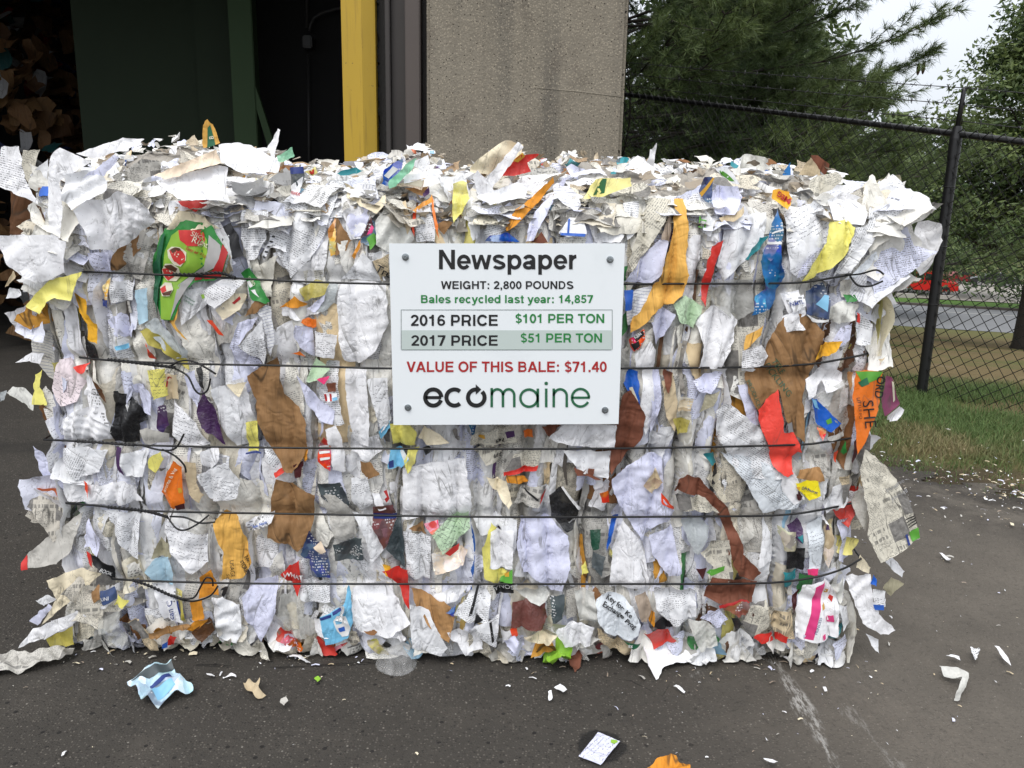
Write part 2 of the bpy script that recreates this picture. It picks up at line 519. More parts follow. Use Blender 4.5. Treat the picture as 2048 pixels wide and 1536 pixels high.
# ================================================================ the recycling building
bld = empty('recycling_building', (0, 5, 0), 'dark open recycling hall with yellow, brown and bare concrete columns behind the bale', 'building')
DB = 4.75
t = NT('exposed_concrete')
p = t.pos()
n1 = t.noise(p, 1.6, 5, .6); 
stv = t.noise(t.vec('MULTIPLY', p, (9.0, 9.0, .5)), 1.0, 4, .6)
c = t.mix(n1, (.185, .163, .128), (.265, .238, .192))
c = t.mix(t.math('MULTIPLY', t.ramp(stv, .46, .72), .5), c, (.135, .121, .098))
bands = t.noise(t.vec('MULTIPLY', p, (3.2, 3.2, .25)), 1.0, 3, .6)
c = t.mix(t.math('MULTIPLY', t.ramp(bands, .48, .62), .65), c, (.105, .098, .086))
c = t.mix(t.math('MULTIPLY', t.ramp(bands, .44, .34), .35), c, (.26, .225, .18))
c = t.mix(t.math('MULTIPLY', t.ramp(t.noise(p, 3.4, 6, .75), .50, .66), .55), c, (.115, .098, .080))
vo = t.n('TexVoronoi', {'Vector': p, 'Scale': 105.0})
sc = t.n('SeparateColor', {0: vo.outputs['Color']})
c = t.mix(t.math('MULTIPLY', t.ramp(vo.outputs['Distance'], .55, .2), t.math('MULTIPLY', .55, sc.outputs[0])), c, t.mix(sc.outputs[1], (.11, .096, .078), (.60, .52, .40)))
pdw = t.vec('ADD', t.vec('MULTIPLY', p, (24, 24, 20)), t.vec('SCALE', t.n('TexNoise', {'Vector': p, 'Scale': 55.0, 'Detail': 3}).outputs['Color'], scale=.55))
pv = t.n('TexVoronoi', {'Vector': pdw, 'Scale': 1.0})
ps = t.n('SeparateColor', {0: pv.outputs['Color']})
hole = t.math('MULTIPLY', t.math('LESS_THAN', pv.outputs['Distance'], t.math('MULTIPLY', .21, ps.outputs[1])), t.math('GREATER_THAN', ps.outputs[0], .80))
c = t.mix(t.math('MULTIPLY', hole, .92), c, (.012, .010, .009))
pv2 = t.n('TexVoronoi', {'Vector': p, 'Scale': 62.0})
ps2 = t.n('SeparateColor', {0: pv2.outputs['Color']})
hole2 = t.math('MULTIPLY', t.ramp(pv2.outputs['Distance'], .24, .12), t.math('GREATER_THAN', ps2.outputs[0], .70))
c = t.mix(t.math('MULTIPLY', hole2, .8), c, (.02, .017, .014))
CONC = t.end(t.bsdf(Base_Color=c, Roughness=.92, Specular_IOR_Level=.2, Normal=t.bump(t.math('SUBTRACT', t.noise(p, 90, 4), t.math('ADD', hole, hole2)), .7, .006)))
def slab(x0, x1, y, d, z0, z1, m, nm, sub=False, bev=.012, lean=0.0):
    mb = MB(); mb.box((x0, y, z0), (x1, y + d, z1), bev)
    return mb.build(nm, m, bld, bev > 0, 40)
X = lambda px, Y=DB, py=170: P(px, py, Y)[0]
slab(X(853), X(1250), DB, .7, -.05, 4.6, CONC, 'concrete_column', bev=.02)
# construction joint across the column
mb = MB()
j0, j1 = P(1075, 176, DB), P(1243, 194, DB)
mb.tube([j0 + (0, .003, 0), (j0 + j1) / 2 + (0, .003, .004), j1 + (0, .003, 0)], .006, 5)
mb.build('formwork_joint', CONC, bld, True)
BRN = plain('brown_trim_paint', (.085, .068, .060), .6, 0, .15, 4)
BRN2 = plain('dark_brown_paint', (.042, .036, .033), .65, 0, .2, 4)
t = NT('yellow_post_paint')
p = t.pos()
px_ = t.n('SeparateXYZ', {0: p}).outputs[0]
c = t.mix(t.noise(p, 3.0, 4), (.52, .34, .035), (.44, .285, .030))
c = t.mix(t.math('MULTIPLY', t.ramp(t.noise(t.vec('MULTIPLY', p, (40, 40, 3)), 1.0, 4), .56, .78), .45), c, (.22, .135, .03))
c = t.mix(t.math('MULTIPLY', t.ramp(t.noise(p, 26.0, 5, .7), .66, .70), .8), c, (.05, .04, .03))
YELP = t.end(t.bsdf(Base_Color=c, Roughness=.42, Specular_IOR_Level=.4))
BLACKP = plain('black_rough_coating', (.018, .017, .016), .8, 0, .4, 30, .6)
# yellow steel column: front flange and a return face
mb = MB()
y0 = DB + .05
a, b, c_ = X(681, y0), X(725, y0), X(749, y0)
mb.prism([(a, y0 + .06, -.02), (b, y0, -.02), (c_, y0 + .05, -.02), (c_, y0 + .3, -.02), (a, y0 + .3, -.02)], (0, 0, 4.5))
o = mb.build('yellow_post', YELP, bld)
# ragged black coating beside it
rr = np.random.RandomState(3)
poly = [(X(783, y0), y0 + .10, 4.4), (X(783, y0), y0 + .10, -.02)]
z = -.02
while z < 4.4:
    poly.append((X(749 + rr.uniform(0, 10) - 3, y0) , y0 + .10, z)); z += rr.uniform(.006, .03)
mb = MB(); mb.prism(poly, (0, .03, 0))
mb.build('black_coating', BLACKP, bld)
mb = MB(); mb.box((X(740, y0), y0 + .12, -.02), (X(786, y0), y0 + .35, 4.5)); mb.build('black_jamb', BLACKP, bld)
slab(X(770, y0), X(779.5, y0), y0 + .02, .08, -.02, 4.5, BRN2, 'edge_strip', bev=.004)
slab(X(780, y0), X(810.5, y0), y0 + .06, .24, -.02, 4.5, BRN2, 'brown_jamb', bev=.004)
slab(X(811, y0), X(841, y0), y0 - .01, .32, -.02, 4.5, BRN, 'brown_post', bev=.006)
slab(X(841.5, y0), X(856, y0), y0 + .09, .2, -.02, 4.5, BRN2, 'dark_jamb', bev=.004)
# green steel bay wall, its post and a brace
GREEN = plain('dark_green_paint', (.030, .062, .022), .8, 0, .25, 3)
DG = DB + 1.5
slab(X(463, DG), X(510, DG), DG, .12, -.02, 4.5, GREEN, 'green_post', bev=.006)
SHADEG = plain('shaded_green_paint', (.014, .027, .011), .85, 0, .3, 3)  # the bay's green, darkened in colour to stand in for shade further inside
slab(X(398, DG + .45), X(470, DG + .45), DG + .42, .06, -.02, 4.5, SHADEG, 'green_panel', bev=.004)
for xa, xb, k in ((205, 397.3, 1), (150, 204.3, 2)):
    slab(X(xa, DG + .5), X(xb, DG + .5), DG + .5 + .02 * k, .05, -.02, 4.5, SHADEG, 'green_panel', bev=.003)
mb = MB()
q0, q1 = P(511, 172, DG), P(547, 292, DG)
dv = (q1 - q0)
mb.prism([q0, q0 + (.0, 0, -.16), q1 + (-.02, 0, -.14) + dv * 6, q1 + (.06, 0, 0) + dv * 6], (0, .04, 0))
mb.build('green_brace', GREEN, bld)
# back wall of the recess, conduit and junction box
DARKW = plain('dark_concrete', (.020, .020, .021), .9, 0, .4, 2)  # near-black concrete for the recess and the hall shell
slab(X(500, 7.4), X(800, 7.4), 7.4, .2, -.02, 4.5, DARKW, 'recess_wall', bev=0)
CONDM = plain('grey_conduit', (.075, .075, .075), .5, .3)
DC = 7.3
mb = MB()
mb.tube([P(614, -160, DC), P(614, 55, DC)], .012, 8); mb.tube([P(617, 108, DC), P(619, 420, DC)], .012, 8)
mb.tube(([P(619, 62, DC), P(621, 50, DC), P(628, 36, DC), P(641, 27, DC), P(672, 18, DC), P(720, 10, DC)]), .012, 8)
mb.build('conduit', CONDM, bld, True)
ja, jb = P(607, 72, DC), P(627, 98, DC)
mb = MB(); mb.box((ja[0], DC - .05, jb[2]), (jb[0], DC + .05, ja[2]), .01); mb.build('junction_box', CONDM, bld)
# hall: roof, side and back walls, floor kerb
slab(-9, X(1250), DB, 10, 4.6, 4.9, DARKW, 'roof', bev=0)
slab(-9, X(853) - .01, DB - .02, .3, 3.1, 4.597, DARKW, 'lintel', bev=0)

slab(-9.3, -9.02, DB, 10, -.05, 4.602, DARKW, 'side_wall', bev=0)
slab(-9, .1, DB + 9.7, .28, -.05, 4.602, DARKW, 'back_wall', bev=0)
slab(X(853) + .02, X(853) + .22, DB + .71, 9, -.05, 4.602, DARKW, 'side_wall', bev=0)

# ================================================================ the bale of waste paper
YF = 2.15                                 # the bale's front face
BX0, BX1 = P(112, 850, YF)[0], P(1728, 850, YF)[0]
BZ1 = P(1000, 405, YF)[2]
BDEP = 1.05
rs = np.random.RandomState(11)
_xb = [BX0 - 0.3]
while _xb[-1] < BX1 + 0.3:
    _xb.append(_xb[-1] + rs.uniform(0.048, 0.125))
XB = np.array(_xb)
XH = rs.uniform(-1, 1, len(XB) + 2)
WIRE_Z = [P(1000, y, YF)[2] for y in (566, 734, 896, 1031, 1167)]

def warp(u, v):
    return 0.030 * vn(v * 2.6 + 3, u * 1.1, 1) + 0.012 * vn(v * 9, u * 3, 2)
def xcol(k, v):                           # where the k-th fold runs at height v
    return XB[k] - warp(XB[k], v)
def cols(u, v):
    w = u + warp(u, v)
    i = np.clip(np.searchsorted(XB, w), 1, len(XB) - 1)
    a, b = XB[i - 1], XB[i]
    return i, (w - a) / (b - a), np.minimum(w - a, b - w)

def Hfront(u, v, crev=1.0):               # how far the face stands out towards the camera
    i, t, d = cols(u, v)
    h = 0.013 * (1 - (2 * t - 1) ** 2) + 0.010 * XH[i] * crev
    h = h - 0.055 * crev * np.exp(-(d / 0.0065) ** 1.2) * np.clip(0.75 + 0.6 * vn(u * 4, v * 5, 5), 0.1, 1.2)
    x = u + 0.5 * warp(u * 1.3, v) + .006 * vn(v * 22, u * 9, 7)
    h = h + 0.0032 * (1 - 2 * np.abs(vn(x * 34, v * 3.6, 9))) + 0.0018 * (1 - 2 * np.abs(vn(x * 80, v * 12, 10)))   # long upright folds
    h = h + 0.022 * vn(u * 1.9, v * 2.3, 4) + 0.012 * vn(u * 6, v * 5, 6)
    for z in WIRE_Z:
        h = h - 0.016 * np.exp(-((v - z) / 0.022) ** 2)
    e = np.minimum(np.minimum(u - BX0, BX1 - u), np.minimum(BZ1 - v, v + 0.02))
    h = h - 0.09 * np.exp(-np.clip(e + 0.02, 0, 1) / 0.045)
    return h
def Hfront2(u, v):
    return Hfront(u, v, 0.38)

def Hside(u, v):
    h = 0.025 * vn(u * 3, v * 3, 4) + 0.012 * vn(u * 9, v * 4, 6)
    for z in WIRE_Z:
        h = h - 0.014 * np.exp(-((v - z) / 0.02) ** 2)
    return h

_cp = [(-40, 330), (0, 300), (60, 318), (117, 318), (190, 305), (245, 290), (300, 280), (380, 288), (440, 296), (560, 330), (640, 338), (700, 330), (740, 322), (800, 312), (840, 302), (870, 330),
       (900, 350), (940, 345), (990, 318), (1040, 312), (1080, 330), (1110, 340), (1150, 312), (1200, 315), (1240, 332), (1300, 328), (1400, 328), (1500, 325), (1620, 330), (1700, 352), (1760, 376), (1800, 402), (1900, 420)]
_cw = np.array([P(x, y, YF + .3)[[0, 2]] for x, y in _cp])
def Htop(u, v):                           # u = x, v = y - YF
    e = np.minimum(np.minimum(u - BX0, BX1 - u), np.minimum(v, BDEP - v))
    cr = np.interp(u, _cw[:, 0], _cw[:, 1]) - BZ1 - .012
    return cr * np.clip(v / 0.30, 0, 1) ** .8 + (0.014 * vn(u * 9, v * 9, 6) + .012 * vn(u * 4, v * 5, 2)) * np.clip(v / .2, .3, 1) - 0.05 * np.exp(-np.clip(e, 0, 1) / 0.05)

FRONT = (np.array((0, YF, 0.0)), np.array((1.0, 0, 0)), np.array((0, 0, 1.0)), np.array((0, -1.0, 0)), Hfront)
FRONT2 = FRONT[:4] + (Hfront2,)
LEFT = (np.array((BX0, YF, 0.0)), np.array((0, 1.0, 0)), np.array((0, 0, 1.0)), np.array((-1.0, 0, 0)), Hside)
RIGHT = (np.array((BX1, YF, 0.0)), np.array((0, 1.0, 0)), np.array((0, 0, 1.0)), np.array((1.0, 0, 0)), Hside)
BACK = (np.array((0, YF + BDEP, 0.0)), np.array((1.0, 0, 0)), np.array((0, 0, 1.0)), np.array((0, 1.0, 0)), Hside)
TOP = (np.array((0, YF, BZ1)), np.array((1.0, 0, 0)), np.array((0, 1.0, 0)), np.array((0, 0, 1.0)), Htop)

# ---------------------------------------------------------------- paper materials
def paper_mat(name, text=None, rough=0.62, trans=0.12, dirt=0.42, crease=0.7, gloss=0.3):
    t = NT(name)
    uv = t.uv()
    c = t.attr('Col')
    su = t.n('SeparateXYZ', {0: uv})
    u, v = su.outputs[0], su.outputs[1]
    # grey rubbed-in dirt, streaked along the sheet
    st = t.vec('MULTIPLY', uv, (34.0, 11.0, 1.0))
    d1 = t.ramp(t.noise(st, 1.0, 5, 0.65, 0.6), 0.50, 0.86)
    d2 = t.ramp(t.noise(uv, 70.0, 4, 0.7), 0.60, 0.85)
    dm = t.math('MULTIPLY', t.math('ADD', t.math('MULTIPLY', d1, 0.75), t.math('MULTIPLY', d2, 0.4), clamp=True), dirt)
    # creases: long crooked folds with dirt caught in some of them
    wv = t.n('TexNoise', {'Vector': uv, 'Scale': 18.0, 'Detail': 3}).outputs['Color']
    f1 = t.math('MULTIPLY', t.math('ABSOLUTE', t.math('SUBTRACT', t.noise(t.vec('MULTIPLY', uv, (24.0, 5.0, 1.0)), 1.0, 2, .45, .5), 0.5)), 2.0)
    f2 = t.math('MULTIPLY', t.math('ABSOLUTE', t.math('SUBTRACT', t.noise(t.vec('MULTIPLY', uv, (34.0, 26.0, 1.0)), 1.0, 3, .5, .3), 0.5)), 2.0)
    line = t.math('MAXIMUM', t.ramp(f1, 0.048, 0.0), t.math('MULTIPLY', t.ramp(f2, 0.032, 0.0), 0.7))
    lmask = t.ramp(t.noise(uv, 16.0, 3), 0.44, 0.64)
    lm = t.math('MULTIPLY', t.math('MULTIPLY', line, lmask), min(1.0, dirt * 1.5))
    sp = t.n('TexVoronoi', {'Vector': uv, 'Scale': 190.0}, voronoi_dimensions='2D')
    sps = t.n('SeparateColor', {0: sp.outputs['Color']})
    spk = t.math('MULTIPLY', t.math('LESS_THAN', sp.outputs['Distance'], t.math('MULTIPLY', .22, sps.outputs[1])), t.math('GREATER_THAN', sps.outputs[0], .86))
    c = t.mix(t.math('MULTIPLY', spk, dirt), c, (.08, .075, .07))
    if text == 'print':                  # glossy advert: patches of other inks
        pn = t.n('TexVoronoi', {'Vector': t.vec('ADD', t.vec('SCALE', uv, scale=26.0), t.vec('SCALE', wv, scale=1.4)), 'Scale': 1.0}, voronoi_dimensions='2D')
        sc = t.n('SeparateColor', {0: pn.outputs['Color']})
        alt = t.n('HueSaturation', {'Color': c, 'Hue': t.math('ADD', 0.5, t.math('MULTIPLY', t.math('SUBTRACT', sc.outputs[0], 0.5), 0.10)),
                                    'Saturation': t.math('ADD', 0.45, t.math('MULTIPLY', sc.outputs[1], .7)), 'Value': t.math('ADD', 0.45, t.math('MULTIPLY', sc.outputs[2], 1.1))}).outputs[0]
        c = t.mix(t.ramp(t.noise(uv, 30.0, 2), 0.40, 0.55), c, alt)
        wt_ = t.math('LESS_THAN', t.math('ABSOLUTE', t.math('SUBTRACT', t.math('FRACT', t.math('MULTIPLY', v, 130.0)), 0.5)), 0.22)
        wt_ = t.math('MULTIPLY', wt_, t.math('GREATER_THAN', t.noise(t.comb(t.math('MULTIPLY', u, 190.0), t.math('FLOOR', t.math('MULTIPLY', v, 130.0))), 1.0, 0), 0.5))
        wt_ = t.math('MULTIPLY', wt_, t.math('GREATER_THAN', t.noise(uv, 14.0, 1), 0.56))
        c = t.mix(t.math('MULTIPLY', wt_, 0.7), c, (0.75, 0.75, 0.75))
    elif text:
        pitch, cw, thick, lo, dens, ink = {
            'text': (0.0054, 0.0014, 0.22, 0.47, 0.35, (0.07, 0.07, 0.08)),
            'news': (0.0040, 0.0012, 0.26, 0.40, 0.25, (0.09, 0.09, 0.09)),
            'hand': (0.0100, 0.0034, 0.085, 0.45, 0.30, (0.05, 0.05, 0.07)),
            'bold': (0.0085, 0.0034, 0.27, 0.56, 0.30, (0.05, 0.05, 0.05)),
            'ruled': (0.0080, 9.0, 0.07, 0.0, -1.0, (0.10, 0.12, 0.30)),
        }[text]
        vv = v
        if text == 'hand':
            vv = t.math('ADD', v, t.math('MULTIPLY', t.math('SUBTRACT', t.noise(t.vec('MULTIPLY', uv, (240.0, 40.0, 1)), 1.0, 1), 0.5), 0.009))
        rv = t.math('MULTIPLY', vv, 1.0 / pitch)
        row = t.math('FLOOR', rv)
        m = t.math('LESS_THAN', t.math('ABSOLUTE', t.math('SUBTRACT', t.math('FRACT', rv), 0.5)), thick)
        if text != 'ruled':
            ch = t.math('FLOOR', t.math('MULTIPLY', u, 1.0 / cw))
            wn = t.n('TexWhiteNoise', {'Vector': t.comb(ch, row)}, noise_dimensions='2D').outputs['Value']
            m = t.math('MULTIPLY', m, t.math('GREATER_THAN', wn, dens))
            wd = t.noise(t.comb(t.math('MULTIPLY', u, 0.55 / cw), t.math('MULTIPLY', row, 7.7)), 1.0, 0)
            m = t.math('MULTIPLY', m, t.math('GREATER_THAN', wd, 0.40))
            pa = t.noise(t.comb(t.math('MULTIPLY', u, 9.0), t.math('MULTIPLY', row, pitch * 22.0)), 1.0, 1)
            m = t.math('MULTIPLY', m, t.math('GREATER_THAN', pa, lo))
        if text == 'news':
            cl = t.math('GREATER_THAN', t.math('FRACT', t.math('MULTIPLY', u, 19.0)), 0.07)
            m = t.math('MULTIPLY', m, cl)
            # headlines and half-tone pictures
            hv = t.math('MULTIPLY', v, 1 / .024); hr = t.math('FLOOR', hv)
            hc = t.n('TexWhiteNoise', {'Vector': t.comb(t.math('FLOOR', t.math('MULTIPLY', u, 9.5)), hr)}, noise_dimensions='2D').outputs['Value']
            hm = t.math('GREATER_THAN', hc, .80)
            hl = t.math('MULTIPLY', t.math('LESS_THAN', t.math('ABSOLUTE', t.math('SUBTRACT', t.math('FRACT', hv), .5)), .21),
                        t.math('GREATER_THAN', t.noise(t.comb(t.math('MULTIPLY', u, 210.0), t.math('MULTIPLY', hr, 5.3)), 1.0, 0), .46))
            m = t.math('ADD', t.math('MULTIPLY', m, t.math('SUBTRACT', 1.0, hm)), t.math('MULTIPLY', hl, hm))
            pc_ = t.n('TexWhiteNoise', {'Vector': t.comb(t.math('FLOOR', t.math('MULTIPLY', u, 19.0)), t.math('FLOOR', t.math('MULTIPLY', v, 17.0)), 3.0)}, noise_dimensions='2D').outputs['Value']
            pm = t.math('MULTIPLY', t.math('GREATER_THAN', pc_, .88), cl)
            m = t.math('MULTIPLY', m, t.math('SUBTRACT', 1.0, pm))
            c = t.mix(pm, c, t.mix(t.noise(uv, 75.0, 4, .7), (.05, .05, .055), (.42, .40, .37)))
        c = t.mix(t.math('MULTIPLY', m, 0.62 if text in ('text', 'news') else 0.72), c, ink)
    c = t.mix(t.math('MULTIPLY', dm, 0.50), c, (0.27, 0.255, 0.23))
    c = t.mix(lm, c, (0.10, 0.095, 0.085))
    hgt = t.math('ADD', t.math('MULTIPLY', t.ramp(f1, 0.0, 0.22), 1.1), t.math('MULTIPLY', t.ramp(f2, 0.0, 0.25), 0.7))
    hgt = t.math('ADD', hgt, t.math('MULTIPLY', t.noise(uv, 110.0, 3, 0.6), 0.35))
    hgt = t.math('MULTIPLY', hgt, t.math('ADD', .25, t.math('MULTIPLY', t.ramp(t.noise(uv, 12.0, 2), .40, .62), .75)))
    nrm = t.bump(hgt, crease, 0.0032)
    b = t.bsdf(Base_Color=c, Roughness=rough, Normal=nrm, Specular_IOR_Level=gloss)
    if trans:
        tr = t.n('BsdfTranslucent', {'Color': c, 'Normal': nrm}).outputs[0]
        b = t.n('MixShader', {0: trans, 1: b, 2: tr}).outputs[0]
    return t.end(b)

def film_mat(name, alpha, rough=0.22):
    t = NT(name)
    uv = t.uv()
    c = t.attr('Col')
    h = t.math('ADD', t.noise(t.vec('MULTIPLY', uv, (60.0, 22.0, 1)), 1.0, 4, 0.6, 0.8), t.math('MULTIPLY', t.noise(uv, 160.0, 3), 0.4))
    nrm = t.bump(h, 0.9, 0.006)
    b = t.bsdf(Base_Color=c, Roughness=rough, Normal=nrm, Specular_IOR_Level=0.6)
    tr = t.n('BsdfTransparent', {'Color': (0.93, 0.93, 0.92)}).outputs[0]
    f = t.math('ADD', alpha, t.math('MULTIPLY', t.math('SUBTRACT', t.noise(uv, 40.0, 3), 0.5), 0.5), clamp=True)
    return t.end(t.n('MixShader', {0: f, 1: tr, 2: b}).outputs[0])

def kraft_mat(name):
    t = NT(name)
    uv = t.uv()
    c = t.attr('Col')
    fl = t.noise(t.vec('MULTIPLY', uv, (260.0, 34.0, 1)), 1.0, 3)
    c = t.mix(t.math('MULTIPLY', t.ramp(fl, 0.35, 0.75), 0.35), c, t.mix(0.5, c, (0.02, 0.012, 0.008)))
    d = t.ramp(t.noise(uv, 24.0, 4, 0.65), 0.52, 0.8)
    c = t.mix(t.math('MULTIPLY', d, 0.40), c, (0.10, 0.075, 0.055))
    f1 = t.math('MULTIPLY', t.math('ABSOLUTE', t.math('SUBTRACT', t.noise(t.vec('MULTIPLY', uv, (19.0, 3.2, 1.0)), 1.0, 2, .4, .35), 0.5)), 2.0)
    f2 = t.math('MULTIPLY', t.math('ABSOLUTE', t.math('SUBTRACT', t.noise(t.vec('MULTIPLY', uv, (16.0, 22.0, 1.0)), 1.0, 2, .5, .3), 0.5)), 2.0)
    msk = t.ramp(t.noise(uv, 9.0, 2), .42, .6)
    c = t.mix(t.math('MULTIPLY', t.math('MULTIPLY', t.ramp(f1, 0.045, 0.0), msk), 0.75), c, (0.035, 0.024, 0.015))
    h = t.math('ADD', t.math('MULTIPLY', t.ramp(f1, 0.0, 0.20), 1.2), t.math('ADD', t.math('MULTIPLY', t.ramp(f2, 0, .25), .5), t.math('MULTIPLY', fl, 0.2)))
    nrm = t.bump(h, 0.55, 0.004)
    return t.end(t.bsdf(Base_Color=c, Roughness=0.7, Normal=nrm, Specular_IOR_Level=0.3))

MAT = {
    'plain': paper_mat('paper_plain'),
    'text': paper_mat('paper_printed_lines', 'text'),
    'news': paper_mat('newsprint', 'news', rough=0.75, dirt=0.65),
    'hand': paper_mat('paper_handwritten', 'hand'),
    'bold': paper_mat('paper_large_print', 'bold'),
    'ruled': paper_mat('paper_ruled', 'ruled'),
    'print': paper_mat('glossy_print', 'print', rough=0.36, trans=0.04, dirt=0.3, crease=0.45, gloss=0.5),
    'card': paper_mat('coated_card', None, rough=0.42, trans=0.0, dirt=0.32, crease=0.4, gloss=0.45),
    'kraft': kraft_mat('kraft_board'),
    'film': film_mat('clear_film', 0.42),
    'milk': film_mat('milky_film', 0.86, 0.3),
    'dark': film_mat('black_film', 0.97, 0.25),
}

# ---------------------------------------------------------------- one sheet
def inside(px, py, poly):
    x, y = poly[:, 0], poly[:, 1]
    x2, y2 = np.roll(x, -1), np.roll(y, -1)
    r = np.zeros(len(px), bool)
    for i in range(len(x)):
        c = ((y[i] > py) != (y2[i] > py))
        with np.errstate(divide='ignore', invalid='ignore'):
            xx = (x2[i] - x[i]) * (py - y[i]) / (y2[i] - y[i]) + x[i]
        r ^= c & (px < xx)
    return r

def edge_dist(pts, ring):
    a = ring; b = np.roll(ring, -1, 0)
    ab = b - a
    l2 = (ab ** 2).sum(1) + 1e-12
    best = np.full(len(pts), 9.0)
    for i in range(len(a)):
        t = np.clip(((pts - a[i]) @ ab[i]) / l2[i], 0, 1)
        q = a[i] + t[:, None] * ab[i]
        best = np.minimum(best, ((pts - q) ** 2).sum(1))
    return np.sqrt(best)

def tri_fill(poly, res, torn, rg):
    poly = np.asarray(poly, float)
    ring = []
    n = len(poly)
    for i in range(n):
        a, b = poly[i], poly[(i + 1) % n]
        L_ = np.linalg.norm(b - a)
        k = max(1, int(round(L_ / res)))
        nr = np.array((-(b - a)[1], (b - a)[0])) / (L_ + 1e-9)
        s0 = rg.rand() * 90
        for j in range(k):
            t = j / k
            q = a + (b - a) * t
            if torn and j:
                q = q + nr * torn * (fbm(np.array([s0 + t * L_ * 55]), np.array([s0]), 3, 3)[0])
            ring.append(q)
    ring = np.array(ring)
    lo, hi = ring.min(0), ring.max(0)
    nx = int((hi[0] - lo[0]) / res) + 2; ny = int((hi[1] - lo[1]) / (res * 0.87)) + 2
    gx, gy = np.meshgrid(np.arange(nx), np.arange(ny))
    px = lo[0] + (gx + 0.5 * (gy % 2)).ravel() * res + rg.uniform(-.22, .22, gx.size) * res
    py = lo[1] + gy.ravel() * res * 0.87 + rg.uniform(-.22, .22, gx.size) * res
    k = inside(px, py, ring)
    pts = np.stack([px[k], py[k]], 1)
    if len(pts):
        pts = pts[edge_dist(pts, ring) > res * 0.45]
    allp = np.concatenate([ring, pts]) if len(pts) else ring
    m = len(ring)
    r = delaunay_2d_cdt([Vector(p) for p in allp.tolist()], [(i, (i + 1) % m) for i in range(m)], [], 1, 1e-6)
    V = np.array([(q.x, q.y) for q in r[0]])
    F = np.array([f for f in r[2] if len(f) == 3], int).reshape(-1, 3)
    return V, F, ring

def wrinkle(p, rg, amp, n=5, ang=None, lam=(0.025, 0.11)):
    """folded paper: several families of straight-ish creases"""
    h = np.zeros(len(p))
    s = rg.randint(0, 60)
    w = np.stack([vn(p[:, 0] * 9 + s, p[:, 1] * 9, s), vn(p[:, 0] * 9, p[:, 1] * 9 + s, s + 1)], 1) * 0.016
    q = p + w
    for k in range(n):
        a = rg.uniform(0, math.pi) if (ang is None or rg.rand() < 0.35) else ang + rg.normal(0, 0.28)
        lm = rg.uniform(*lam)
        x = (q[:, 0] * math.cos(a) + q[:, 1] * math.sin(a)) / lm + rg.rand()
        tr = np.abs(x - np.floor(x) - 0.5) * 4 - 1
        msk = np.clip(0.5 + 0.9 * vn(q[:, 0] * 7 + k * 3, q[:, 1] * 7, s + 2), 0, 1)
        h += amp * rg.uniform(0.4, 1.0) * (lm / 0.07) * tr * msk
    return h

class Sheet: pass

def make_sheet(poly, frame, rg, res=0.007, off=0.02, conf=1.0, tilt=(0, 0), amp=0.003, nwr=5, ang=0.0,
               edge=0.010, torn=0.0025, bow=0.0, uvrot=None, lam=(0.025, 0.11), c0=None):
    """poly in the frame's (u, v) metres -> Sheet with world verts, faces, uv and a height function"""
    V, F, ring = tri_fill(poly, res, torn, rg)
    o, eu, ev, en, H = frame
    c = V.mean(0) if c0 is None else np.array(c0)
    s_ = int(rg.randint(0, 50)); st = rg.get_state()
    def hf(p):
        r2 = np.random.RandomState(); r2.set_state(st)
        h = H(p[:, 0], p[:, 1]) * conf + off + (p[:, 0] - c[0]) * tilt[0] + (p[:, 1] - c[1]) * tilt[1]
        h = h + wrinkle(p, r2, amp, nwr, ang, lam)
        if bow:
            h = h + bow * ((p - c) ** 2).sum(1)
        if edge:
            d = edge_dist(p, ring)
            h = h + edge * np.exp(-d / 0.013) * (0.25 + vn(p[:, 0] * 11 + s_, p[:, 1] * 11, s_))
        return h
    rg.rand(40)
    S = Sheet()
    S.hf = hf; S.frame = frame; S.F = F; S.V2 = V
    h = hf(V)
    S.V = o + V[:, :1] * eu + V[:, 1:] * ev + h[:, None] * en
    if frame[0][2] == 0.0 and H is not None:
        S.V[:, 2] = np.maximum(S.V[:, 2], 0.006 + 0.004 * rg.rand())
    a = rg.uniform(-0.35, 0.35) if uvrot is None else uvrot
    ca, sa = math.cos(a), math.sin(a)
    S.uv = np.stack([V[:, 0] * ca + V[:, 1] * sa, -V[:, 0] * sa + V[:, 1] * ca], 1) + rg.uniform(0, 20, 2)
    return S

class Pile:                               # many sheets gathered into one mesh
    def __init__(s): s.V = []; s.F = []; s.U = []; s.C = []; s.M = []; s.n = 0; s.mats = []
    def add(s, S, col, mat):
        if mat not in s.mats: s.mats.append(mat)
        s.V.append(S.V); s.F.append(S.F + s.n); s.U.append(S.uv)
        s.C.append(np.tile(np.array(col, float), (len(S.V), 1)))
        s.M.append(np.full(len(S.F), s.mats.index(mat)))
        s.n += len(S.V)
    def build(s, name, parent):
        me = mesh(name, np.concatenate(s.V), np.concatenate(s.F), np.concatenate(s.U), np.concatenate(s.C), np.concatenate(s.M))
        return link(name, me, [MAT[m] for m in s.mats], parent)

bale = empty('paper_bale', ((BX0 + BX1) / 2, YF + BDEP / 2, 0.0),
             'big rectangular bale of crushed white waste paper bound with black wires behind the price sign', 'paper bale')

